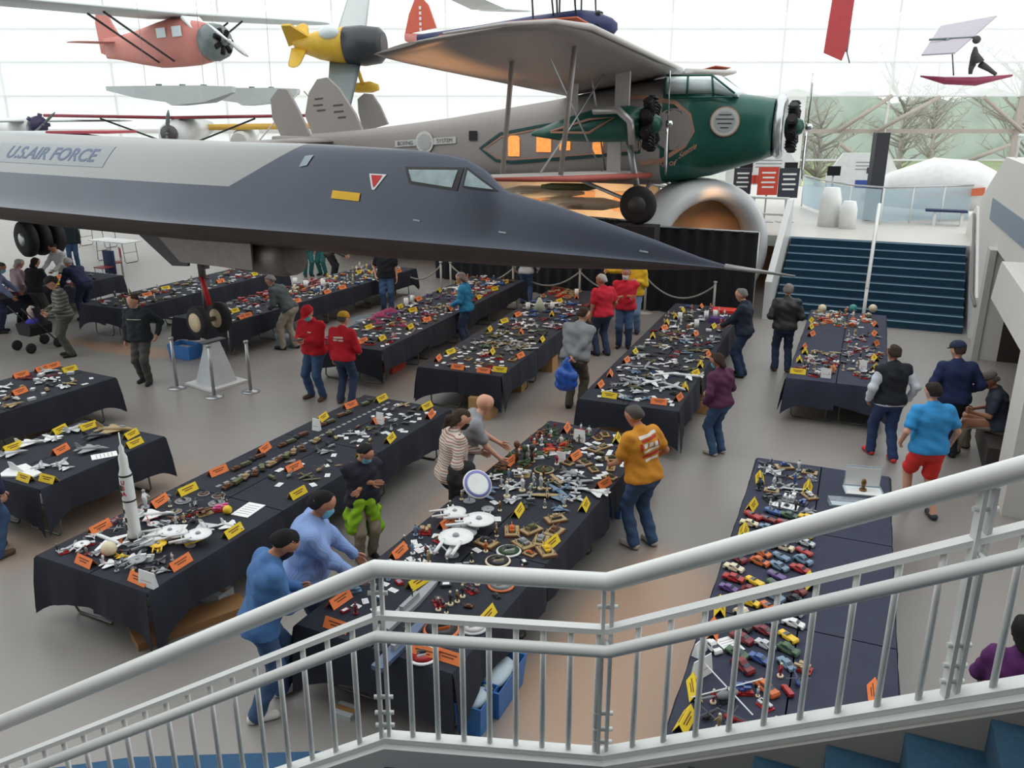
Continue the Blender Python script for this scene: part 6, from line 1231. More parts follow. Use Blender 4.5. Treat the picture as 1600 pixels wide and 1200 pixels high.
# ---------------- rope posts
ROPE = mat('grey_rope', (150, 148, 142), .9)
def stanchion(p, label, h=.95, m=STEEL, base=.17, group=None):
    t = thing('stanchion', label, 'stanchion', p, 0, group); MB().lathe([(base, 0), (base, .012), (.05, .035), (.03, .04)], (0, 0, 0), 22).build('base', m, t); MB().cyl((0, 0, .03), (0, 0, h), .03).build('pole', m, t); MB().lathe([(.03, h - .02), (.045, h), (.045, h + .03), (.01, h + .04)], (0, 0, 0), 14).build('cap', m, t); return t
for (x, y), lb in (((277, 606), 'steel stanchion left of the nose jack'), ((335, 620), 'steel stanchion in front of the nose jack'), ((392, 612), 'steel stanchion right of the nose jack')): stanchion(PZ(x, y), lb)
CP = mat('concrete_grey_post', (176, 172, 166), .7); SP = [PZ(618, 462), PZ(690, 466), PZ(705, 466), PZ(802, 472), PZ(905, 478), PZ(1007, 489), PZ(1113, 504)]
SPt = []
for p, lb in zip(SP, ('grey rope post farthest left along the drape', 'grey rope post behind the blue jacket woman', 'rope post beside the one behind the blue jacket woman', 'grey rope post at the pale topped walker', 'grey rope post left of the red shirt men', 'grey rope post on a white foot before the drape', 'grey rope post at the far end of the kit row')):
    stanchion(p, lb, 1.0, CP, .22); SPt.append(p + Vector((0, 0, .93)))
for i, (a, b) in enumerate(zip(SPt, SPt[1:])):
    if i == 1: continue
    d = b - a; pts = [a + d * u - Vector((0, 0, .42 * 4 * u * (1 - u))) for u in [k / 14 for k in range(15)]]; pts = [p - a for p in pts]
    tag(MB().tube(pts, .022, 8).build('rope', ROPE, None, a), 'sagging grey rope, %s along the drape' % ('first from left', '', 'second from left', 'third from left', 'fourth from left', 'last and widest')[i], 'rope')
# white folding tables and chairs at the back left
t = fold_table(Vector((*PZ(185, 408)[:2], 0)), R(65), 'bare white folding table at the back left', None, PWH, 1.8, .75); fold_table(Vector((*PZ(140, 395)[:2], 0)) + Vector((-.4, 1.6, 0)), R(65), 'second bare white folding table at the far back left', None, PWH, 1.8, .75)
def chair(p, rz, label, m):
    t = thing('folding_chair', label, 'chair', p, rz); MB().box((0, 0, .45), (.42, .42, .03)).build('seat', m, t); MB().box((0, -.2, .75), (.42, .03, .3)).build('backrest', m, t)
    for x in (-.19, .19):
        MB().cyl((x, -.2, 0), (x, -.2, .9), .012).build('leg', LEGM, t); MB().cyl((x, .19, 0), (x, .19, .44), .012).build('leg', LEGM, t)
    return t
chair(PZ(182, 432), R(120), 'red edged folding chair at the white table, partly empty', mat('chair_red', (150, 50, 60), .6)); cp = PZ(166, 440); chair(cp, R(150), 'folding chair with a navy coat over its back', mat('chair_red', (150, 50, 60), .6))
o = MB().loft([[(x, -.22 - .05 * k, z) for x, k in ((-.26, 0), (-.2, 1), (.2, 1), (.26, 0))] + [(x, -.17, z) for x in (.24, -.24)] for z in (.22, .5, .93)], 0, True).build('coat', mat('navy_coat', (44, 58, 88), .9), None, cp, R(150)); tag(o, 'navy coat hanging over the folding chair back', 'coat')
# ================================================================ PEOPLE (one continuous skin body each, clothes and hair as parts)
def snet(fn, lo, hi, h):
    lo = np.array(lo, float); hi = np.array(hi, float); n = np.ceil((hi - lo) / h).astype(int) + 1
    ax = [lo[i] + h * np.arange(n[i]) for i in range(3)]; X, Y, Z = np.meshgrid(*ax, indexing='ij'); G = fn(X, Y, Z)
    I = G < 0; nc = n - 1; S = np.zeros((*nc, 3)); C = np.zeros(nc); off = [(0, 0), (1, 0), (0, 1), (1, 1)]
    for a in range(3):
        o = [q for q in range(3) if q != a]
        for u, v in off:
            sl0 = [None] * 3; sl1 = [None] * 3; sl0[a] = slice(0, nc[a]); sl1[a] = slice(1, nc[a] + 1)
            for q, w in zip(o, (u, v)): sl0[q] = sl1[q] = slice(w, w + nc[q])
            sl0, sl1 = tuple(sl0), tuple(sl1); A, B = G[sl0], G[sl1]; cr = (A < 0) != (B < 0); t = np.where(cr, A / np.where(A == B, 1, A - B), 0)
            P = [None] * 3; P[a] = t; P[o[0]] = np.full(nc, float(u)); P[o[1]] = np.full(nc, float(v))
            for q in range(3): S[..., q] += np.where(cr, P[q], 0)
            C += cr
    m = C > 0; idx = -np.ones(nc, int); idx[m] = np.arange(m.sum()); ijk = np.argwhere(m); vt = lo + h * (ijk + S[m] / C[m][:, None]); F = []
    for a in range(3):
        o1, o2 = [(1, 2), (2, 0), (0, 1)][a]; sl0 = [slice(1, nc[q]) for q in range(3)]; sl0[a] = slice(0, nc[a]); sl1 = list(sl0); sl1[a] = slice(1, nc[a] + 1)
        A, B = I[tuple(sl0)], I[tuple(sl1)]; base = np.array([1, 1, 1]); base[a] = 0
        for cond, flip in ((A & ~B, False), (~A & B, True)):
            e = np.argwhere(cond) + base
            if not len(e): continue
            def g(d1, d2):
                k = e.copy(); k[:, o1] += d1; k[:, o2] += d2; return idx[k[:, 0], k[:, 1], k[:, 2]]
            q = np.stack([g(-1, -1), g(0, -1), g(0, 0), g(-1, 0)], 1); F.append(q[:, ::-1] if flip else q)
    F = np.concatenate(F) if F else np.zeros((0, 4), int); F = F[(F >= 0).all(1)]; return vt, F
def caps(L, k=.03, infl=0.0):
    def fn(X, Y, Z):
        R_ = None
        for a, b, ra, rb in L:
            a = np.array(a, float); d = np.array(b, float) - a; dd = max(1e-9, d @ d); t = np.clip(((X - a[0]) * d[0] + (Y - a[1]) * d[1] + (Z - a[2]) * d[2]) / dd, 0, 1)
            D = np.sqrt((X - a[0] - t * d[0]) ** 2 + (Y - a[1] - t * d[1]) ** 2 + (Z - a[2] - t * d[2]) ** 2) - (ra + (rb - ra) * t) - infl
            if R_ is None: R_ = D
            else: hh = np.clip(.5 + .5 * (R_ - D) / k, 0, 1); R_ = R_ * (1 - hh) + D * hh - k * hh * (1 - hh)
        return R_
    return fn
def bounds(L, pad=.06):
    P = np.array([p for a, b, ra, rb in L for p in (np.array(a) - max(ra, rb), np.array(a) + max(ra, rb), np.array(b) - max(ra, rb), np.array(b) + max(ra, rb))]); return P.min(0) - pad, P.max(0) + pad
def nmesh(name, vt, F, mats, extra=None):
    me = bpy.data.meshes.new(name); vs = vt.tolist(); fs = F.tolist(); mi = [0] * len(fs); sm = [True] * len(fs)
    if extra:
        o = len(vs); vs += [tuple(v) for v in extra.v]; fs += [tuple(i + o for i in f) for f in extra.f]; mi += extra.m; sm += [True] * len(extra.f)
    me.from_pydata(vs, [], fs)
    for m in mats: me.materials.append(m)
    me.polygons.foreach_set('material_index', mi); me.polygons.foreach_set('use_smooth', sm); me.update(); return me
def ik(S, H, l1, l2, hint):
    S, H = Vector(S), Vector(H); d = H - S; L = d.length; mx = (l1 + l2) * .995
    if L > mx: H = S + d * (mx / L); d = H - S; L = mx
    a = (l1 * l1 - l2 * l2 + L * L) / (2 * L); hh = math.sqrt(max(0, l1 * l1 - a * a)); dn = d / L; q = Vector(hint); q = (q - dn * q.dot(dn)).normalized(); return S + dn * a + q * hh, H
SKIN = {'light': mat('light_skin', (214, 160, 134), .6, noise=.05), 'tan': mat('tan_skin', (182, 126, 98), .6, noise=.05), 'dark': mat('brown_skin', (132, 88, 64), .6, noise=.05)}
EYEW = mat('eye_white', (230, 228, 222), .3); EYED = mat('eye_dark', (34, 28, 26), .3); LIP = mat('lips', (160, 92, 84), .5)
HAIRM = {k: mat(k + '_hair', v, .95, noise=.5, scale=60, bump=.9, bscale=120) for k, v in {'black': (16, 15, 17), 'brown': (66, 50, 40), 'darkbrown': (46, 36, 32), 'grey': (140, 136, 132), 'white': (204, 202, 198), 'salt': (90, 86, 84)}.items()}
def cm(name, rgb, rough=.9): return mat(name, rgb, rough, noise=.12, scale=8, bump=.25, bscale=18)
def person(label, feet, yaw, h=1.75, top=None, bottom=None, hair=('brown', 'short'), skin='light', lean=0, twist=0, hp=10, hy=0, LH=None, RH=None, Lf=(-.10, 0), Rf=(.10, .0), sleeve='long', legs='long', fat=1.0, cap=None, mask=None, shoe=None, topname='shirt', botname='trousers', sit=False, res=.02, hemz=.90, vest=None, extra=None, skel_out=None, side=0, beard=False, hem_long=0.0):
    s = h / 1.75; base = PZ(feet[0], feet[1], 0) if not isinstance(feet, Vector) else feet
    t = thing('person', label, 'person', base, -R(yaw)); t.scale = (s, s, s)
    hip = Vector((0, 0, .93)) if not sit else Vector((0, -.02, .53))
    up = Vector((math.sin(R(side)), math.sin(R(lean)), math.cos(R(lean)))).normalized(); fw = Vector((0, math.cos(R(lean)), -math.sin(R(lean)))); rt_ = up.cross(fw) * -1
    rt_ = Vector((1, 0, 0)); tw = Matrix.Rotation(-R(twist), 3, up); rt2 = tw @ rt_; fw2 = tw @ fw
    if not sit and lean > 12: hip = hip + Vector((0, -.10 * lean / 40, -.01))
    T = lambda x, y, z: hip + rt2 * x + fw2 * y + up * z          # torso frame, z up from hip
    f = fat * 1.04; sh = .195 * (1 + (f - 1) * .4)
    chest = [(T(-.085, .0, .36), T(.085, .0, .36), .115 * f, .115 * f), (T(-.075, .015, .24), T(.075, .015, .24), .112 * f, .112 * f), (T(-.06, .02 * f, .12), T(.06, .02 * f, .12), .115 * f ** 1.3, .115 * f ** 1.3), (T(-.07, 0, .0), T(.07, 0, .0), .118 * f, .118 * f), (T(-sh + .03, 0, .465), T(sh - .03, 0, .465), .062, .062), (T(0, -.01, .42), T(0, 0, .52), .08, .06)]
    neck0 = T(0, .0, .50); hd = Matrix.Rotation(-R(twist + hy), 3, 'Z') @ Matrix.Rotation(-R(hp + lean * .6), 3, 'X')
    hf = hd @ Vector((0, 1, 0)); hu = hd @ Vector((0, 0, 1)); hr = hd @ Vector((1, 0, 0)); ctr = T(0, .02, .58) + hu * .115 + hf * .012
    HP = lambda x, y, z: ctr + hr * x + hf * y + hu * z
    neck = [(neck0, T(0, .02, .57), .055, .052)]
    head = [(HP(0, -.02, .02), HP(0, .02, .03), .092, .088), (HP(0, -.03, .0), HP(0, .035, -.03), .078, .066), (HP(0, .045, -.07), HP(0, .06, -.085), .045, .038), (HP(0, .085, .005), HP(0, .108, -.03), .010, .015), (HP(-.086, -.005, .005), HP(-.088, -.008, -.03), .013, .010), (HP(.086, -.005, .005), HP(.088, -.008, -.03), .013, .010)]
    arms = []; fing = MB(); wr = []
    for sd, HT in ((-1, LH), (1, RH)):
        S = T(sd * sh, 0, .455); HT = Vector(HT) if HT is not None else Vector((sd * (.26 + .06 * (f - 1)), .05, hip.z - .10)) + (T(0, 0, .45) - hip - Vector((0, 0, .45))) * .9
        e, w = ik(S, HT, .285, .25, (sd * .6, -.8, -.2)); arms.append((S, e, w)); d = (w - e).normalized(); inn = Vector((-sd, .15, -.1)); pn = (inn - d * inn.dot(d)).normalized(); sdw = d.cross(pn).normalized()
        if sdw.y < 0: sdw = -sdw
        for k in range(4):          # four fingers of unequal length, curled toward the palm
            b = w + d * .085 + sdw * (.028 - .0185 * k); Lk = (.068, .078, .072, .056)[k]; c1 = b + d * Lk * .5 + pn * Lk * .16; c2 = c1 + d * Lk * .32 + pn * Lk * .32; c3 = c2 + d * Lk * .05 + pn * Lk * .3
            fing.tube([b - d * .02, b, c1, c2, c3], [.0095, .0095, .009, .008, .006], 6)
        b = w + d * .03 + sdw * .03; fing.tube([b - d * .01, b + sdw * .022 + d * .02, b + sdw * .034 + d * .045 + pn * .012, b + sdw * .034 + d * .066 + pn * .022], [.013, .012, .0105, .007], 6)
        wr.append((w, d, pn, sdw))
    armc = [(S, e, .050 * (f * .3 + .7), .039) for S, e, w in arms] + [(e, w, .039, .026) for S, e, w in arms]
    palm = []
    for w, d, pn, sdw in wr: palm += [(w + d * .02 + sdw * .018, w + d * .085 + sdw * .024, .018, .014), (w + d * .02 - sdw * .012, w + d * .08 - sdw * .026, .018, .013)]
    legc = []; feetp = []
    for sd, ft in ((-1, Lf), (1, Rf)):
        hj = T(sd * .085, -.01, -.02); an = Vector((ft[0], ft[1] - .02, .09 if len(ft) < 3 else ft[2] + .09)); kn, an = ik(hj, an, .45 if not sit else .46, .43, (sd * .08, 1, .1)); legc.append((hj, kn, an)); feetp.append((an, kn))
    legs_ = [(a, k, .088 * f ** .6, .058) for a, k, n in legc] + [(k, n, .055, .038) for a, k, n in legc]; calf = [(k.lerp(n, .15) + Vector((0, -.015, 0)), k.lerp(n, .45) + Vector((0, -.015, 0)), .05, .045) for a, k, n in legc]
    shoes = []
    for (an, kn), ft in zip(feetp, (Lf, Rf)):
        o = (an.x - 0) * .25; zz = an.z - .09; shoes.append([(Vector((an.x, an.y - .035, zz + .04)), Vector((an.x, an.y - .0, zz + .045)), .040, .042), (Vector((an.x, an.y, zz + .04)), Vector((an.x + o, an.y + .16, zz + .032)), .042, .034)])
    if beard: pass
    # body
    full = chest + neck + head + armc + palm + legs_ + calf + [x for q in shoes for x in q]
    lo, hi = bounds(full, .03); fb = caps(full[:6], .05); fr = caps(neck + head, .018); fl = caps(legs_ + calf + [x for q in shoes for x in q], .03); fa = caps(armc + palm, .02)
    def body(X, Y, Z):
        A = fb(X, Y, Z)
        for g_ in (fr, fl, fa): B = g_(X, Y, Z); hh = np.clip(.5 + .5 * (A - B) / .03, 0, 1); A = A * (1 - hh) + B * hh - .03 * hh * (1 - hh)
        return A
    vt, F = snet(body, lo, hi, res)
    ex = fing
    for sd in (-1, 1):
        ex.sph(HP(sd * .032, .079, .012), (.013, .011, .009), 1, 8, 5); ex.sph(HP(sd * .032, .089, .011), .006, 2, 6, 4)
    ex.tube([HP(-.022, .090, -.058), HP(0, .097, -.057), HP(.022, .090, -.058)], [.004, .007, .004], 6, 3)
    bo = bpy.data.objects.new('body', nmesh('body', vt, F, [SKIN[skin], EYEW, EYED, LIP], ex)); COL.objects.link(bo); bo.parent = t
    rng = random.Random(label)
    def cloth(L, name, m, infl, k=.04, cut=None, wr_=.006, rs=None):
        base_ = caps(L, k, infl); lo, hi = bounds(L, infl + .03); p1, p2 = rng.uniform(0, 6), rng.uniform(0, 6)
        def fn(X, Y, Z):
            D = base_(X, Y, Z) - wr_ * (np.sin(X * 31 + Z * 22 + p1) * np.sin(Y * 27 - Z * 17 + p2) + .6 * np.sin(Z * 47 + X * 19 + p2))
            if cut is not None: D = np.maximum(D, cut(X, Y, Z))
            return D
        vt, F = snet(fn, lo, hi, rs or res); o = bpy.data.objects.new(name, nmesh(name, vt, F, [m])); COL.objects.link(o); o.parent = t; return o
    def plane(p, n): p = np.array(p); n = np.array(Vector(n).normalized()); return lambda X, Y, Z: (X - p[0]) * n[0] + (Y - p[1]) * n[1] + (Z - p[2]) * n[2]
    tshirt = None
    if top:
        sl = {'long': 1.0, 'short': .62, 'none': 0.0, '34': .5}[sleeve]; A = list(chest) + [(T(0, -.01, .46), T(0, 0, .50), .085, .066)]
        for (S, e, w) in arms:
            if sleeve in ('long', '34'): A += [(S, e, .056 * (f * .3 + .7), .048), (e, e.lerp(w, .95 if sleeve == 'long' else .35), .048, .038)]
            elif sleeve == 'short': A += [(S, S.lerp(e, .66), .060 * (f * .3 + .7), .058)]
            else: A += [(S, S.lerp(e, .08), .05, .045)]
        hz_ = hem_long; A += [(T(-.075, 0, -.04 - hz_), T(.075, 0, -.04 - hz_), .130 * f, .130 * f)]
        c1 = plane(T(0, 0, -.07 - hz_), -up); armpts = [(e, w) for S, e, w in arms]
        if sleeve == 'long': fh = caps([(S, e, .09, .09) for S, e, w in arms] + [(e, w, .09, .09) for S, e, w in arms], .02); c2 = lambda X, Y, Z: np.where(fh(X, Y, Z) < 0, -1.0, c1(X, Y, Z))
        else: c2 = c1
        tshirt = cloth(A, topname, top, .014, .045, c2)
    if vest: cloth(list(chest) + [(T(0, -.01, .46), T(0, 0, .50), .088, .07), (T(-.075, 0, -.02), T(.075, 0, -.02), .13 * f, .13 * f)] + [(S, S.lerp(e, .1), .06, .052) for S, e, w in arms], 'vest', vest, .024, .045, plane(T(0, 0, -.05), -up))
    if bottom:
        Lg = [(T(-.07, 0, .03), T(.07, 0, .03), .112 * f, .112 * f), (T(-.07, -.01, -.04), T(.07, -.01, -.04), .112 * f, .112 * f)]; e_ = {'long': 1.0, 'short': 0.0}[legs]
        for a, k, n in legc:
            if legs == 'long': Lg += [(a, k, .092 * f ** .6, .070), (k, n + Vector((0, 0, -.02)), .068, .060)]
            else: Lg += [(a, a.lerp(k, .82), .098 * f ** .6, .088)]
        cc_ = plane(T(0, 0, .005), up); cloth(Lg, botname, bottom, .010, .03, cc_)
    for q in shoes:
        zmin = min(min(c[0].z, c[1].z) for c in q) - .032; cloth(q, 'shoe', shoe or BLK, .006, .02, (lambda z: (lambda X, Y, Z: z - Z))(max(.004, zmin)), 0, .016)
    # hair
    hc, style = hair
    if style != 'bald':
        hs = [(HP(0, -.025, .028), HP(0, .008, .038), .0945, .090), (HP(0, -.05, -.01), HP(0, -.03, .02), .080, .086)]
        if style in ('long', 'pony', 'bob'): hs += [(HP(0, -.05, 0), HP(0, -.07, -.12), .085, .07)]
        if style == 'long': hs += [(HP(0, -.07, -.1), HP(0, -.09, -.24), .075, .05)]
        if style == 'bob': hs += [(HP(-.07, -.02, 0), HP(-.07, -.02, -.10), .04, .035), (HP(.07, -.02, 0), HP(.07, -.02, -.10), .04, .035)]
        if style == 'pony': hs += [(HP(0, -.10, 0), HP(0, -.16, -.06), .035, .04), (HP(0, -.16, -.06), HP(0, -.15, -.2), .04, .02)]
        pl1 = plane(HP(0, .050, .068), hf * .8 - hu * .6); pl2 = plane(HP(0, -.05, -.055 if style in ('short', 'thin') else -.3), -hu - hf * (-.0)); pl3 = plane(HP(0, -.012, .02), hf * .9 - hu * .45)
        def hcut(X, Y, Z):
            m1 = pl1(X, Y, Z); m2 = pl2(X, Y, Z); hz2 = plane(HP(0, 0, .055), hu)(X, Y, Z); return np.maximum(np.maximum(m2, m1), np.where(hz2 > 0, -1, pl3(X, Y, Z)))
        cloth(hs, 'hair', HAIRM[hc], .0005, .02, hcut, .007, min(res, .015))
    if cap:
        cl = [(HP(0, -.02, .045), HP(0, .015, .05), .104, .1)]; cloth(cl, 'cap', cap, .004, .02, plane(HP(0, 0, .035), -hu), 0, .016)
        g = MB(); P_ = []
        for k in range(9): a = -1.1 + 2.2 * k / 8; P_.append((math.sin(a) * .085, .075 + math.cos(a) * .10))
        P_ += [(.07, .06), (-.07, .06)]; g.prism(P_, -.004, .004, 0, lambda x, y, z: HP(x, y, .045 + z - (y - .06) * .15)); g.build('cap_brim', cap, t)
    if mask:
        ml = [(HP(0, .035, -.035), HP(0, .05, -.07), .07, .055), (HP(0, .09, -.03), HP(0, .10, -.04), .02, .022)]; c_ = plane(HP(0, .035, 0), -hf); c3 = plane(HP(0, 0, -.005), hu); cloth(ml, 'face_mask', mask, .006, .02, lambda X, Y, Z: np.maximum(c_(X, Y, Z), c3(X, Y, Z)), 0, .014)
        g = MB()
        for sd in (-1, 1): g.tube([HP(sd * .068, .045, -.02), HP(sd * .088, .0, .0), HP(sd * .09, -.012, .02)], .0022, 4)
        g.build('mask_strap', mask, t)
    t['_s'] = s
    return dict(t=t, T=T, HP=HP, arms=arms, legs=legc, top=tshirt, cloth=cloth, wr=wr, base=base, yaw=yaw, s=s, plane=plane, up=up, fw=fw2)
def toworld(P, v): m = Matrix.Rotation(-R(P['yaw']), 3, 'Z'); return P['base'] + m @ (Vector(v) * P['s'])
def decal(P, polys, name, m, frm, dirn, right, upv, off=.006):
    me = P['top'].data; bv = BVHTree.FromPolygons([v.co[:] for v in me.vertices], [p.vertices[:] for p in me.polygons]); g = MB(); d = Vector(dirn).normalized()
    for poly in polys:
        (x0, y0, x1, y1, sk) = poly; nx = max(2, int((x1 - x0) / .012)); ny = max(2, int((y1 - y0) / .012)); rows = []
        for j in range(ny + 1):
            row = []
            for i in range(nx + 1):
                x = x0 + (x1 - x0) * i / nx; y = y0 + (y1 - y0) * j / ny + sk * (x - x0); o = Vector(frm) + Vector(right) * x + Vector(upv) * y; hit = bv.ray_cast(o, d); row.append((hit[0] if hit[0] is not None else o + d * .3) - d * off)
            rows.append(row)
        g.loft(rows, 0, True, False, False)
    g.build(name, m, P['t'])
JEAN = cm('blue_denim', (62, 88, 124)); DJEAN = cm('dark_denim', (48, 64, 92)); KHAKI = cm('khaki_cotton', (146, 134, 114)); DGT = cm('dark_grey_trousers', (78, 76, 74)); BLT = cm('black_cloth', (34, 34, 40)); NVT = cm('navy_cloth', (40, 48, 78))
BROWNSH = mat('brown_leather', (88, 64, 48), .6); WSH = mat('pale_sneaker', (196, 188, 176), .6); MASKB = mat('blue_mask', (120, 190, 214), .8); MASKK = mat('black_mask', (30, 28, 32), .8)
REDS = cm('red_sweatshirt', (196, 26, 44)); 
# --- orange shirt man, back to us
P = person('person in orange printed t-shirt and blue jeans, back turned, at the starship row', (1000, 852), -38, 1.76, cm('orange_tshirt', (206, 138, 40)), JEAN, ('salt', 'short'), 'tan', 10, 0, 24, -5, (-.20, .34, .98), (.27, .16, .98), (-.11, .02), (.12, -.06), 'short', fat=1.16, shoe=WSH, topname='tshirt', res=.017)
W2 = mat('print_white', (226, 220, 210), .8); R2 = mat('print_red', (176, 44, 40), .8)
T_ = P['T']; bk = T_(0, 0, .36) - P['fw'] * .6
decal(P, [(-.12, .05, .12, .075, .1), (-.16, -.04, -.13, .04, .1), (.13, -.04, .16, .04, .1), (-.13, -.13, .13, -.10, .1)], 'back_print_red', R2, bk, P['fw'], (1, 0, 0), P['up'], .007)
decal(P, [(-.14, .085, .14, .12, .1), (-.11, -.02, -.05, .03, .1), (-.03, -.02, .03, .03, .1), (.05, -.02, .11, .03, .1), (-.12, -.075, .12, -.045, .1), (-.1, -.18, .1, -.15, .1)], 'back_print_white', W2, bk, P['fw'], (1, 0, 0), P['up'], .007)
# --- striped sweater woman and the black jacket over her arm
P = person('person in cream striped sweater and black mask reaching for the starship, dark ponytail', (706, 842), 62, 1.68, stripes('striped_knit', (206, 190, 178), (150, 84, 70), 16, .16, c3=(92, 84, 92)), BLT, ('brown', 'pony'), 'light', 8, 5, 26, 5, (-.14, .46, 1.05), (.22, .12, .98), (-.08, .05), (.1, -.02), 'long', fat=1.14, mask=MASKK, topname='sweater', res=.017, hem_long=.03)
a = P['arms'][1]; q = a[1].lerp(a[2], .4); o = MB(); L_ = [(q + Vector((.02, -.10, .02)), q + Vector((.02, .10, .02)), .06, .06), (q + Vector((.05, -.10, -.08)), q + Vector((.05, .08, -.36)), .06, .05), (q + Vector((.05, .10, -.06)), q + Vector((.03, .10, -.30)), .055, .05), (q + Vector((.06, -.13, -.1)), q + Vector((.05, -.13, -.34)), .05, .05)]
def held_blob(P, L, name, label, cat, m, rs=.018, infl=0.0, cut=None, wr_=.01):
    base_ = caps(L, .10, infl); lo, hi = bounds(L, .07); fn = lambda X, Y, Z: (lambda D: D if cut is None else np.maximum(D, cut(X, Y, Z)))(base_(X, Y, Z) - wr_ * (np.sin(X * 31 + Z * 22) * np.sin(Y * 27 - Z * 17) + .6 * np.sin(Z * 47 + X * 19)))
    vt, F = snet(fn, lo, hi, rs); o = bpy.data.objects.new(name, nmesh(name, vt, F, [m])); COL.objects.link(o); o.location = P['base']; o.rotation_euler = (0, 0, -R(P['yaw'])); o.scale = (P['s'],) * 3; return tag(o, label, cat)
held_blob(P, L_, 'jacket', 'black padded jacket hanging over the arm of the striped sweater person', 'jacket', cm('black_padded', (34, 36, 36)))
# --- bald man in grey
person('person with bald head in grey polo shirt leaning over the starship row', PZ(728, 812, 0), 84, 1.76, cm('grey_polo', (142, 144, 150)), DJEAN, ('grey', 'bald'), 'light', 24, 0, 18, -30, (-.1, .45, .98), (.20, .42, .90), (-.1, .0), (.12, -.1), 'short', fat=1.12, topname='polo_shirt', res=.017)
# --- boy with mask, green jacket round the waist
P = person('person in dark t-shirt and blue mask, arms crossed, bright green jacket round the waist', (572, 872), 150, 1.47, cm('dark_blue_tshirt', (40, 38, 52)), KHAKI, ('black', 'short'), 'tan', 3, 0, 32, -30, (.10, .19, 1.14), (-.08, .20, 1.20), (-.1, .0), (.1, .03), 'short', fat=1.18, mask=MASKB, topname='tshirt', res=.017)
GRN = cm('lime_green_jacket', (142, 190, 34)); T_ = P['T']; P['cloth']([(T_(-.07, 0, .03), T_(.07, 0, .03), .135, .135), (T_(-.10, -.06, -.08), T_(.08, -.05, -.08), .115, .115), (T_(-.14, -.07, -.28), T_(.12, -.06, -.28), .13, .12), (T_(-.18, -.02, -.50), T_(.12, -.06, -.46), .11, .10), (T_(.08, .12, .02), T_(.18, .12, -.36), .07, .07), (T_(-.05, .13, .0), T_(-.12, .12, -.30), .06, .07)], 'waist_jacket', GRN, .012, .05, P['plane'](T_(0, 0, .10), P['up']), .012)
# --- blue striped shirt man with mask
person('person in pale blue dress shirt and blue mask leaning on the starship row', (492, 1030), 80, 1.78, stripes('blue_pinstripe_shirt', (136, 162, 212), (120, 146, 198), 60, .4, axis='X'), DJEAN, ('black', 'short'), 'tan', 13, 0, 18, -5, (-.16, .50, .86), (.24, .52, .88), (-.1, .02), (.12, -.04), 'long', fat=1.36, mask=MASKB, topname='dress_shirt', res=.017)
# --- denim shirt man bending
P = person('person in blue denim shirt and jeans bending over a phone at the stair side', (428, 1104), 60, 1.74, cm('denim_blue_shirt', (70, 112, 164)), JEAN, ('black', 'short'), 'tan', 15, 0, 38, 5, (-.08, .34, 1.05), (.10, .36, 1.02), (-.12, .12), (.12, -.16), 'long', fat=1.08, mask=MASKK, shoe=mat('white_sneaker', (220, 218, 214), .6), topname='denim_shirt', res=.017, hem_long=.05)
w = (P['wr'][0][0] + P['wr'][1][0]) / 2 + Vector((0, .09, .0)); ph = MB().box((0, 0, 0), (.075, .15, .01)).build('phone', BLK, None, toworld(P, w), -R(60)); tag(ph, 'black phone held by the person in the denim shirt', 'phone')
# --- left edge man
person('person in dark shirt and jeans standing at the left edge of the picture', (-14, 872), 20, 1.75, NVT, JEAN, ('brown', 'short'), 'light', 5, 0, 15, 0, None, (.28, .08, .86), (-.1, .14), (.12, .02), 'long', shoe=BROWNSH, fat=1.1, topname='shirt')
# --- red pair
P = person('person in red cap, blue mask and red sweatshirt holding a small pad', (497, 622), 205, 1.75, REDS, JEAN, ('salt', 'short'), 'light', 4, 0, 25, -10, (-.06, .30, 1.16), (.10, .30, 1.16), (-.13, .03), (.14, .02), 'long', fat=1.18, cap=cm('red_cap', (200, 30, 44)), mask=mat('teal_mask', (110, 205, 205), .8), shoe=BROWNSH, topname='sweatshirt')
w = (P['wr'][0][0] + P['wr'][1][0]) / 2 + Vector((0, .08, .03)); tag(MB().box((0, 0, 0), (.12, .16, .012)).build('note_pad', mat('pad_dark', (60, 56, 60), .6), None, toworld(P, w), -R(205)), 'small dark pad held by the person in the red cap', 'note pad')
decal(P, [(-.1, -.01, -.03, .012, .05)], 'chest_print', W2, P['T'](0, 0, .36) + P['fw'] * .6, -P['fw'], (1, 0, 0), P['up'])
P = person('person in yellow cap and red sweatshirt with white back print, back turned', (541, 630), 20, 1.65, REDS, DJEAN, ('salt', 'short'), 'light', 2, 0, 12, 10, None, (.22, .22, .98), (-.11, .0), (.11, .03), 'long', fat=1.1, cap=cm('mustard_cap', (196, 152, 50)), shoe=BROWNSH, topname='sweatshirt')
decal(P, [(-.10, .02, .10, .05, .05), (-.11, -.03, -.02, .0, .05), (.0, -.03, .10, .0, .05)], 'back_print', W2, P['T'](0, 0, .34) - P['fw'] * .6, P['fw'], (1, 0, 0), P['up'])
# --- dark jacket man walking to us
P = person('person in dark zip jacket and grey trousers walking between the left rows', (230, 598), 185, 1.74, cm('dark_green_jacket', (38, 46, 50)), DGT, ('brown', 'short'), 'light', 2, 0, 8, 25, (-.34, .0, .98), None, (-.1, .10), (.1, -.06), 'long', fat=1.1, topname='jacket', shoe=BLK)
decal(P, [(-.14, .02, .14, .03, .0)], 'chest_stripe', W2, P['T'](0, 0, .34) + P['fw'] * .6, -P['fw'], (1, 0, 0), P['up'])
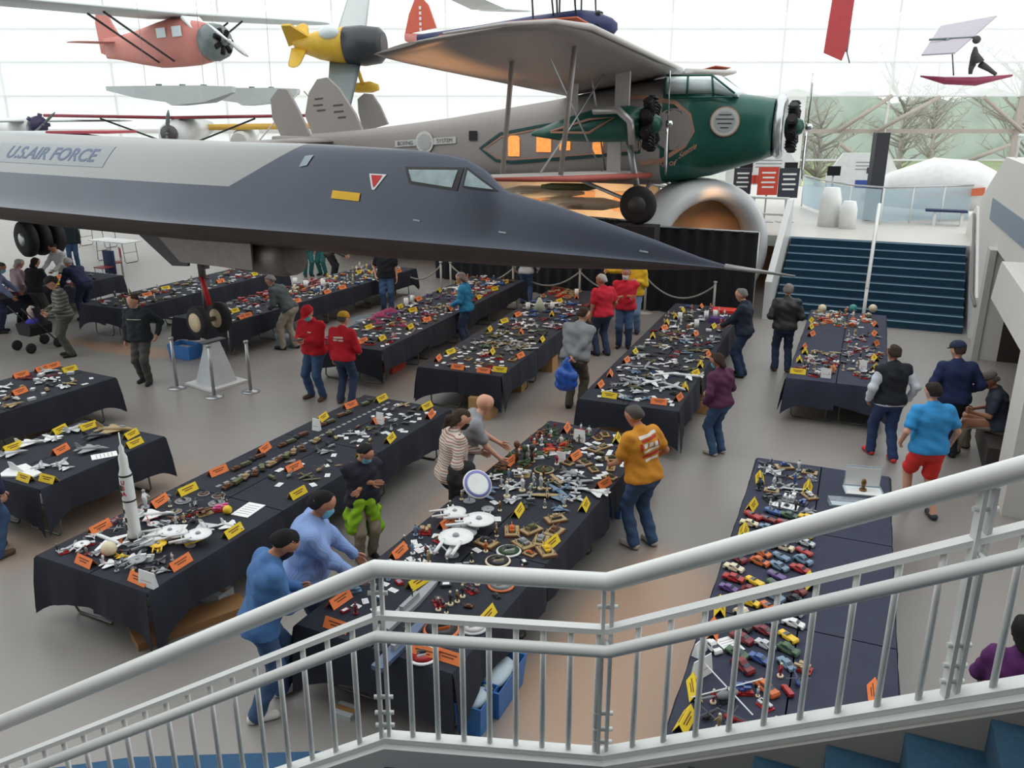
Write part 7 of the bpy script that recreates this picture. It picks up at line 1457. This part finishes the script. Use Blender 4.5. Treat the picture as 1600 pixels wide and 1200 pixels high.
# --- striped knit man with stroller
person('person in grey striped sweater and dark cap standing by the stroller', (112, 556), 240, 1.74, stripes('grey_striped_knit', (92, 90, 84), (150, 148, 138), 13, .28), cm('camo_green_trousers', (78, 84, 76)), ('brown', 'short'), 'light', 6, 0, 25, 0, (-.2, .28, 1.0), (.16, .32, 1.0), (-.1, .0), (.1, .04), 'long', fat=1.18, cap=cm('dark_cap', (44, 44, 50)), topname='sweater', res=.024)
st = thing('stroller', 'black stroller with a purple blanket beside the striped sweater person', 'stroller', PZ(60, 545, 0), R(-30))
MB().loft([[(x * w, y, z) for x, y in ((-1, -.25), (1, -.25), (1, .25), (-1, .25))] for w, z in ((.2, .35), (.27, .55), (.24, .6))], 0, False).build('seat_basket', BLT, st); MB().loft([[(.26 * math.cos(t) * 1, .28 * math.sin(t) - .05 * k, .6 + .12 * k) for t in [math.pi * i / 8 for i in range(9)]] for k in range(4)], 0, True, False, False).build('canopy', BLT, st)
MB().sph((0, .05, .6), (.2, .2, .1)).build('blanket', mat('purple_blanket', (70, 60, 170), .9), st)
for x in (-.26, .26):
    MB().cyl((x, -.35, 1.0), (x, .3, .15), .015).build('frame', DGREY, st)
    for y in (-.3, .32): MB().lathe([(.05, -.02), (.11, -.02), (.115, 0), (.11, .02), (.05, .02)], (x, y, .116), 16, 0, 'X').build('wheel', TIRE, st)
tag(held_blob(dict(base=PZ(60, 545, 0), yaw=-30, s=1), [((0, .08, .62), (0, .02, .82), .09, .07), ((0, .02, .88), (0, .02, .9), .06, .06)], 'stuffed_toy', 'pale stuffed toy sitting up in the stroller', 'toy', mat('pale_plush', (206, 186, 176), .9)), None, None)
# --- navy bending man and the group at the back left table
person('person in navy sweater bending over the back left row, pale hair', (136, 500), -60, 1.78, NVT, NVT, ('white', 'short'), 'light', 48, 0, 5, 0, (-.2, .5, .82), (.2, .5, .82), (-.1, .0), (.1, .05), 'long', topname='sweater', res=.024)
person('person in black top at the back left row with dark hair', (66, 508), 10, 1.66, BLT, DGT, ('darkbrown', 'long'), 'light', 8, 0, 20, 0, None, (.2, .35, .95), res=.024, topname='top')
person('person in pale pink top beside the one in black', (36, 505), 30, 1.6, cm('pale_pink_top', (196, 168, 176)), BLT, ('white', 'bob'), 'light', 12, 0, 20, 0, (-.2, .35, .9), (.2, .3, .95), res=.024, topname='top')
person('person in grey blue shirt at the far left edge reaching right', (2, 520), 70, 1.74, cm('grey_blue_shirt', (120, 130, 168)), NVT, ('salt', 'short'), 'tan', 22, 0, 15, 0, (-.15, .5, .92), (.25, .4, .9), res=.024, mask=MASKB)
person('person in white shirt behind the bending navy person', (108, 470), 200, 1.7, cm('white_shirt', (206, 206, 206)), BLT, ('black', 'short'), 'tan', 20, 0, 25, 0, (-.1, .4, .95), (.3, .42, .95), res=.024)
person('person in dark jacket seen far back left beside the white tables', (118, 420), 160, 1.75, cm('dark_teal_jacket', (46, 58, 62)), JEAN, ('grey', 'short'), 'light', 5, 0, 20, 0, res=.028, topname='jacket')
person('person standing in pale shirt by the far white table', (98, 416), 180, 1.72, cm('pale_blue_shirt', (176, 190, 204)), BLT, ('brown', 'short'), 'light', 5, 0, 20, 0, res=.028)
# --- row walkers
person('person in grey green jacket and pale trousers leaning to the row behind the nose wheel', (452, 545), 290, 1.78, cm('olive_grey_jacket', (72, 80, 82)), cm('pale_khaki', (168, 160, 146)), ('grey', 'short'), 'light', 36, 0, 5, 0, (-.15, .3, .9), (.16, .3, .95), (-.1, .1), (.1, -.1), 'long', res=.022, topname='jacket')
person('person in black t-shirt with bowed head between the back rows', (606, 484), 175, 1.78, cm('black_tshirt', (30, 32, 38)), JEAN, ('brown', 'short'), 'light', 5, 0, 28, 0, None, (.26, .06, .9), sleeve='short', fat=1.15, res=.022, topname='tshirt')
person('person in turquoise blue jacket and dark jeans beside the row, brown hair', (730, 542), -75, 1.68, cm('turquoise_jacket', (38, 130, 176)), DJEAN, ('grey', 'bob'), 'light', 6, 0, 15, 0, (-.15, .3, 1.0), (.2, .15, .95), res=.022, topname='jacket')
person('person in pale grey top and slim jeans at the drape, long hair', (822, 474), 10, 1.68, cm('pale_grey_top', (196, 200, 202)), JEAN, ('brown', 'long'), 'light', 2, 0, 5, 0, (-.34, .0, 1.0), (.34, .0, 1.0), res=.024, topname='top')
P = person('person in light grey sweater seen from behind, hands clasped, olive trousers', (898, 638), 28, 1.84, cm('light_grey_sweater', (134, 138, 142)), cm('olive_trousers', (98, 92, 78)), ('brown', 'short'), 'light', 20, 0, 12, 20, (.02, -.26, .95), (.05, -.28, .92), (-.1, .0), (.1, .04), 'long', fat=1.24, topname='sweater')
w = P['wr'][0][0]; bagm = mat('blue_plastic_bag', (40, 92, 186), .3, noise=.6, scale=14, bump=.8, bscale=14)
held_blob(P, [(w + Vector((-.03, -.06, -.12)), w + Vector((-.03, -.06, -.08)), .03, .02), (w + Vector((-.03, -.06, -.12)), w + Vector((-.11, -.1, -.30)), .03, .07), (w + Vector((-.03, -.06, -.12)), w + Vector((.05, -.06, -.30)), .03, .07), (w + Vector((-.10, -.1, -.34)), w + Vector((.04, -.06, -.34)), .10, .10), (w + Vector((-.11, -.1, -.50)), w + Vector((.05, -.06, -.48)), .10, .10)], 'shopping_bag', 'bulging blue patterned plastic bag held behind the grey sweater person', 'bag', bagm)
person('person in red shirt with grey hair standing side on near the drape', (940, 555), -30, 1.75, cm('red_tshirt', (204, 36, 58)), DJEAN, ('white', 'short'), 'tan', 3, 0, 8, -40, None, (.26, .08, .9), (-.1, .05), (.1, -.05), 'short', fat=1.15, res=.022, topname='tshirt')
P = person('person in red polo shirt with badge facing us, arms folded, by the drape', (974, 543), 190, 1.78, cm('red_tshirt', (204, 36, 58)), JEAN, ('grey', 'short'), 'tan', 0, 0, 5, 15, (.12, .20, 1.15), (-.10, .21, 1.18), fat=1.15, sleeve='short', mask=mat('white_mask', (220, 220, 220), .8), res=.022, topname='polo_shirt')
person('person in yellow rain jacket with raised arm behind the red shirt pair', (988, 520), 200, 1.86, cm('yellow_jacket', (226, 182, 44)), cm('washed_jeans', (110, 140, 176)), ('brown', 'short'), 'light', 2, 0, 5, 0, (-.1, .2, 1.2), (.58, .14, 1.38), res=.022, topname='jacket')
person('person in dark navy jacket with glasses side on at the row before the drape', (1157, 588), -60, 1.76, cm('dark_navy_jacket', (34, 44, 60)), DJEAN, ('grey', 'short'), 'light', 5, 0, 18, 0, (-.16, .40, 1.0), (.2, .3, 1.0), fat=1.12, res=.022, topname='jacket')
person('person in black jacket and jeans seen from behind before the blue steps', (1219, 580), 10, 1.77, cm('black_leather_jacket', (44, 46, 48), .5), DJEAN, ('grey', 'short'), 'light', 2, 0, 10, 10, (-.16, .15, 1.05), (.16, .15, 1.05), (-.11, .04), (.13, -.02), fat=1.12, shoe=BROWNSH, res=.022, topname='jacket')
person('person in plum jacket and blue jeans with mask strap, at the kit row', (1119, 709), -35, 1.58, cm('plum_jacket', (92, 46, 78)), JEAN, ('brown', 'bob'), 'tan', 6, 0, 22, -10, (-.24, .12, .92), (.22, .2, .95), fat=1.12, mask=MASKB, shoe=WSH, topname='jacket')
person('person in black vest over white sleeves walking away, slim navy jeans, red shoes', (1378, 716), -2, 1.74, cm('white_long_sleeve', (210, 216, 226)), cm('navy_jeans', (44, 64, 104)), ('brown', 'short'), 'tan', 4, 0, 12, 0, (-.28, .10, .92), (.28, .04, .92), (-.1, .20), (.09, -.12), 'long', shoe=mat('red_sneaker', (214, 60, 50), .6), topname='long_sleeve_shirt', res=.018, vest=cm('black_vest', (34, 38, 46)))
person('person in navy jacket and cap seen from behind near the right wall', (1474, 712), 8, 1.76, cm('navy_jacket', (30, 42, 82)), BLT, ('brown', 'short'), 'light', 4, 0, 12, -20, (-.24, .12, 1.0), (.24, .12, 1.0), fat=1.2, cap=cm('navy_cap', (34, 44, 70)), topname='jacket', res=.022)
person('person in bright blue t-shirt and red shorts walking away at the right', (1434, 802), -4, 1.76, cm('sky_blue_tshirt', (56, 152, 216)), cm('red_shorts', (226, 56, 50)), ('darkbrown', 'short'), 'light', 5, 0, 8, 0, (-.3, .12, .96), (.3, .06, .9), (-.1, .16), (.1, -.14), 'short', 'short', 1.16, topname='tshirt', botname='shorts', shoe=mat('dark_sneaker', (54, 58, 66), .6), res=.017)
sp_ = PZ(1550, 712, 0); person('person seated in dark polo and khaki trousers against the right wall bay', sp_, 300, 1.74, cm('dark_slate_polo', (58, 66, 82)), cm('khaki_trousers', (156, 148, 134)), ('grey', 'short'), 'tan', 14, 0, 25, -10, (-.15, .34, .68), (.12, .36, .66), (-.16, .52), (.15, .40), 'short', 'long', 1.15, shoe=BROWNSH, sit=True, topname='polo_shirt', cap=cm('grey_cap', (110, 104, 96)))
bp = Vector((sp_.x, sp_.y, 0)); tag(MB().box((0, 0, .2), (1.6, .45, .4)).build('bench', mat('dark_bench', (60, 54, 52), .7), None, bp + WR(0, .05, 0) - WR(0, 0, 0), RZ + R(90)), 'dark low bench in the right wall bay', 'bench')
# --- beyond, seen under the jet
person('person in teal trousers and cream top beyond the jet nose gear row', (482, 432), 150, 1.7, cm('cream_top', (206, 190, 160)), cm('teal_trousers', (48, 112, 110)), ('brown', 'short'), 'light', 0, res=.028, topname='top')
person('person in magenta top and teal trousers beside the cream topped one', (505, 430), 200, 1.68, cm('magenta_top', (170, 50, 100)), cm('teal_trousers', (48, 112, 110)), ('darkbrown', 'long'), 'light', 4, res=.028, topname='top')
person('person in dark grey jacket bending at the far row under the jet', (522, 440), 100, 1.7, DGT, BLT, ('grey', 'short'), 'light', 40, 0, 10, 0, (-.1, .45, .85), (.15, .45, .85), res=.028, topname='jacket')
# --- seated person at the bottom right corner
pc_ = PZ(1604, 1000, 1.15); pc_.z = 0; person('person in purple top seated at the lower right edge, dark hair', pc_, 25, 1.68, cm('purple_top', (84, 34, 92)), DGT, ('black', 'bob'), 'light', 6, 0, 20, 0, (-.12, .36, .72), (.12, .36, .72), (-.14, .46), (.14, .46), sit=True, topname='top', res=.022)
tag(MB().cyl((0, 0, 0), (0, 0, .4), .17).build('stool', mat('chair_grey', (90, 90, 94), .6), None, pc_), 'grey stool under the seated person in purple', 'stool')
print('people', len([o for o in bpy.data.objects if o.name.startswith('person')]))
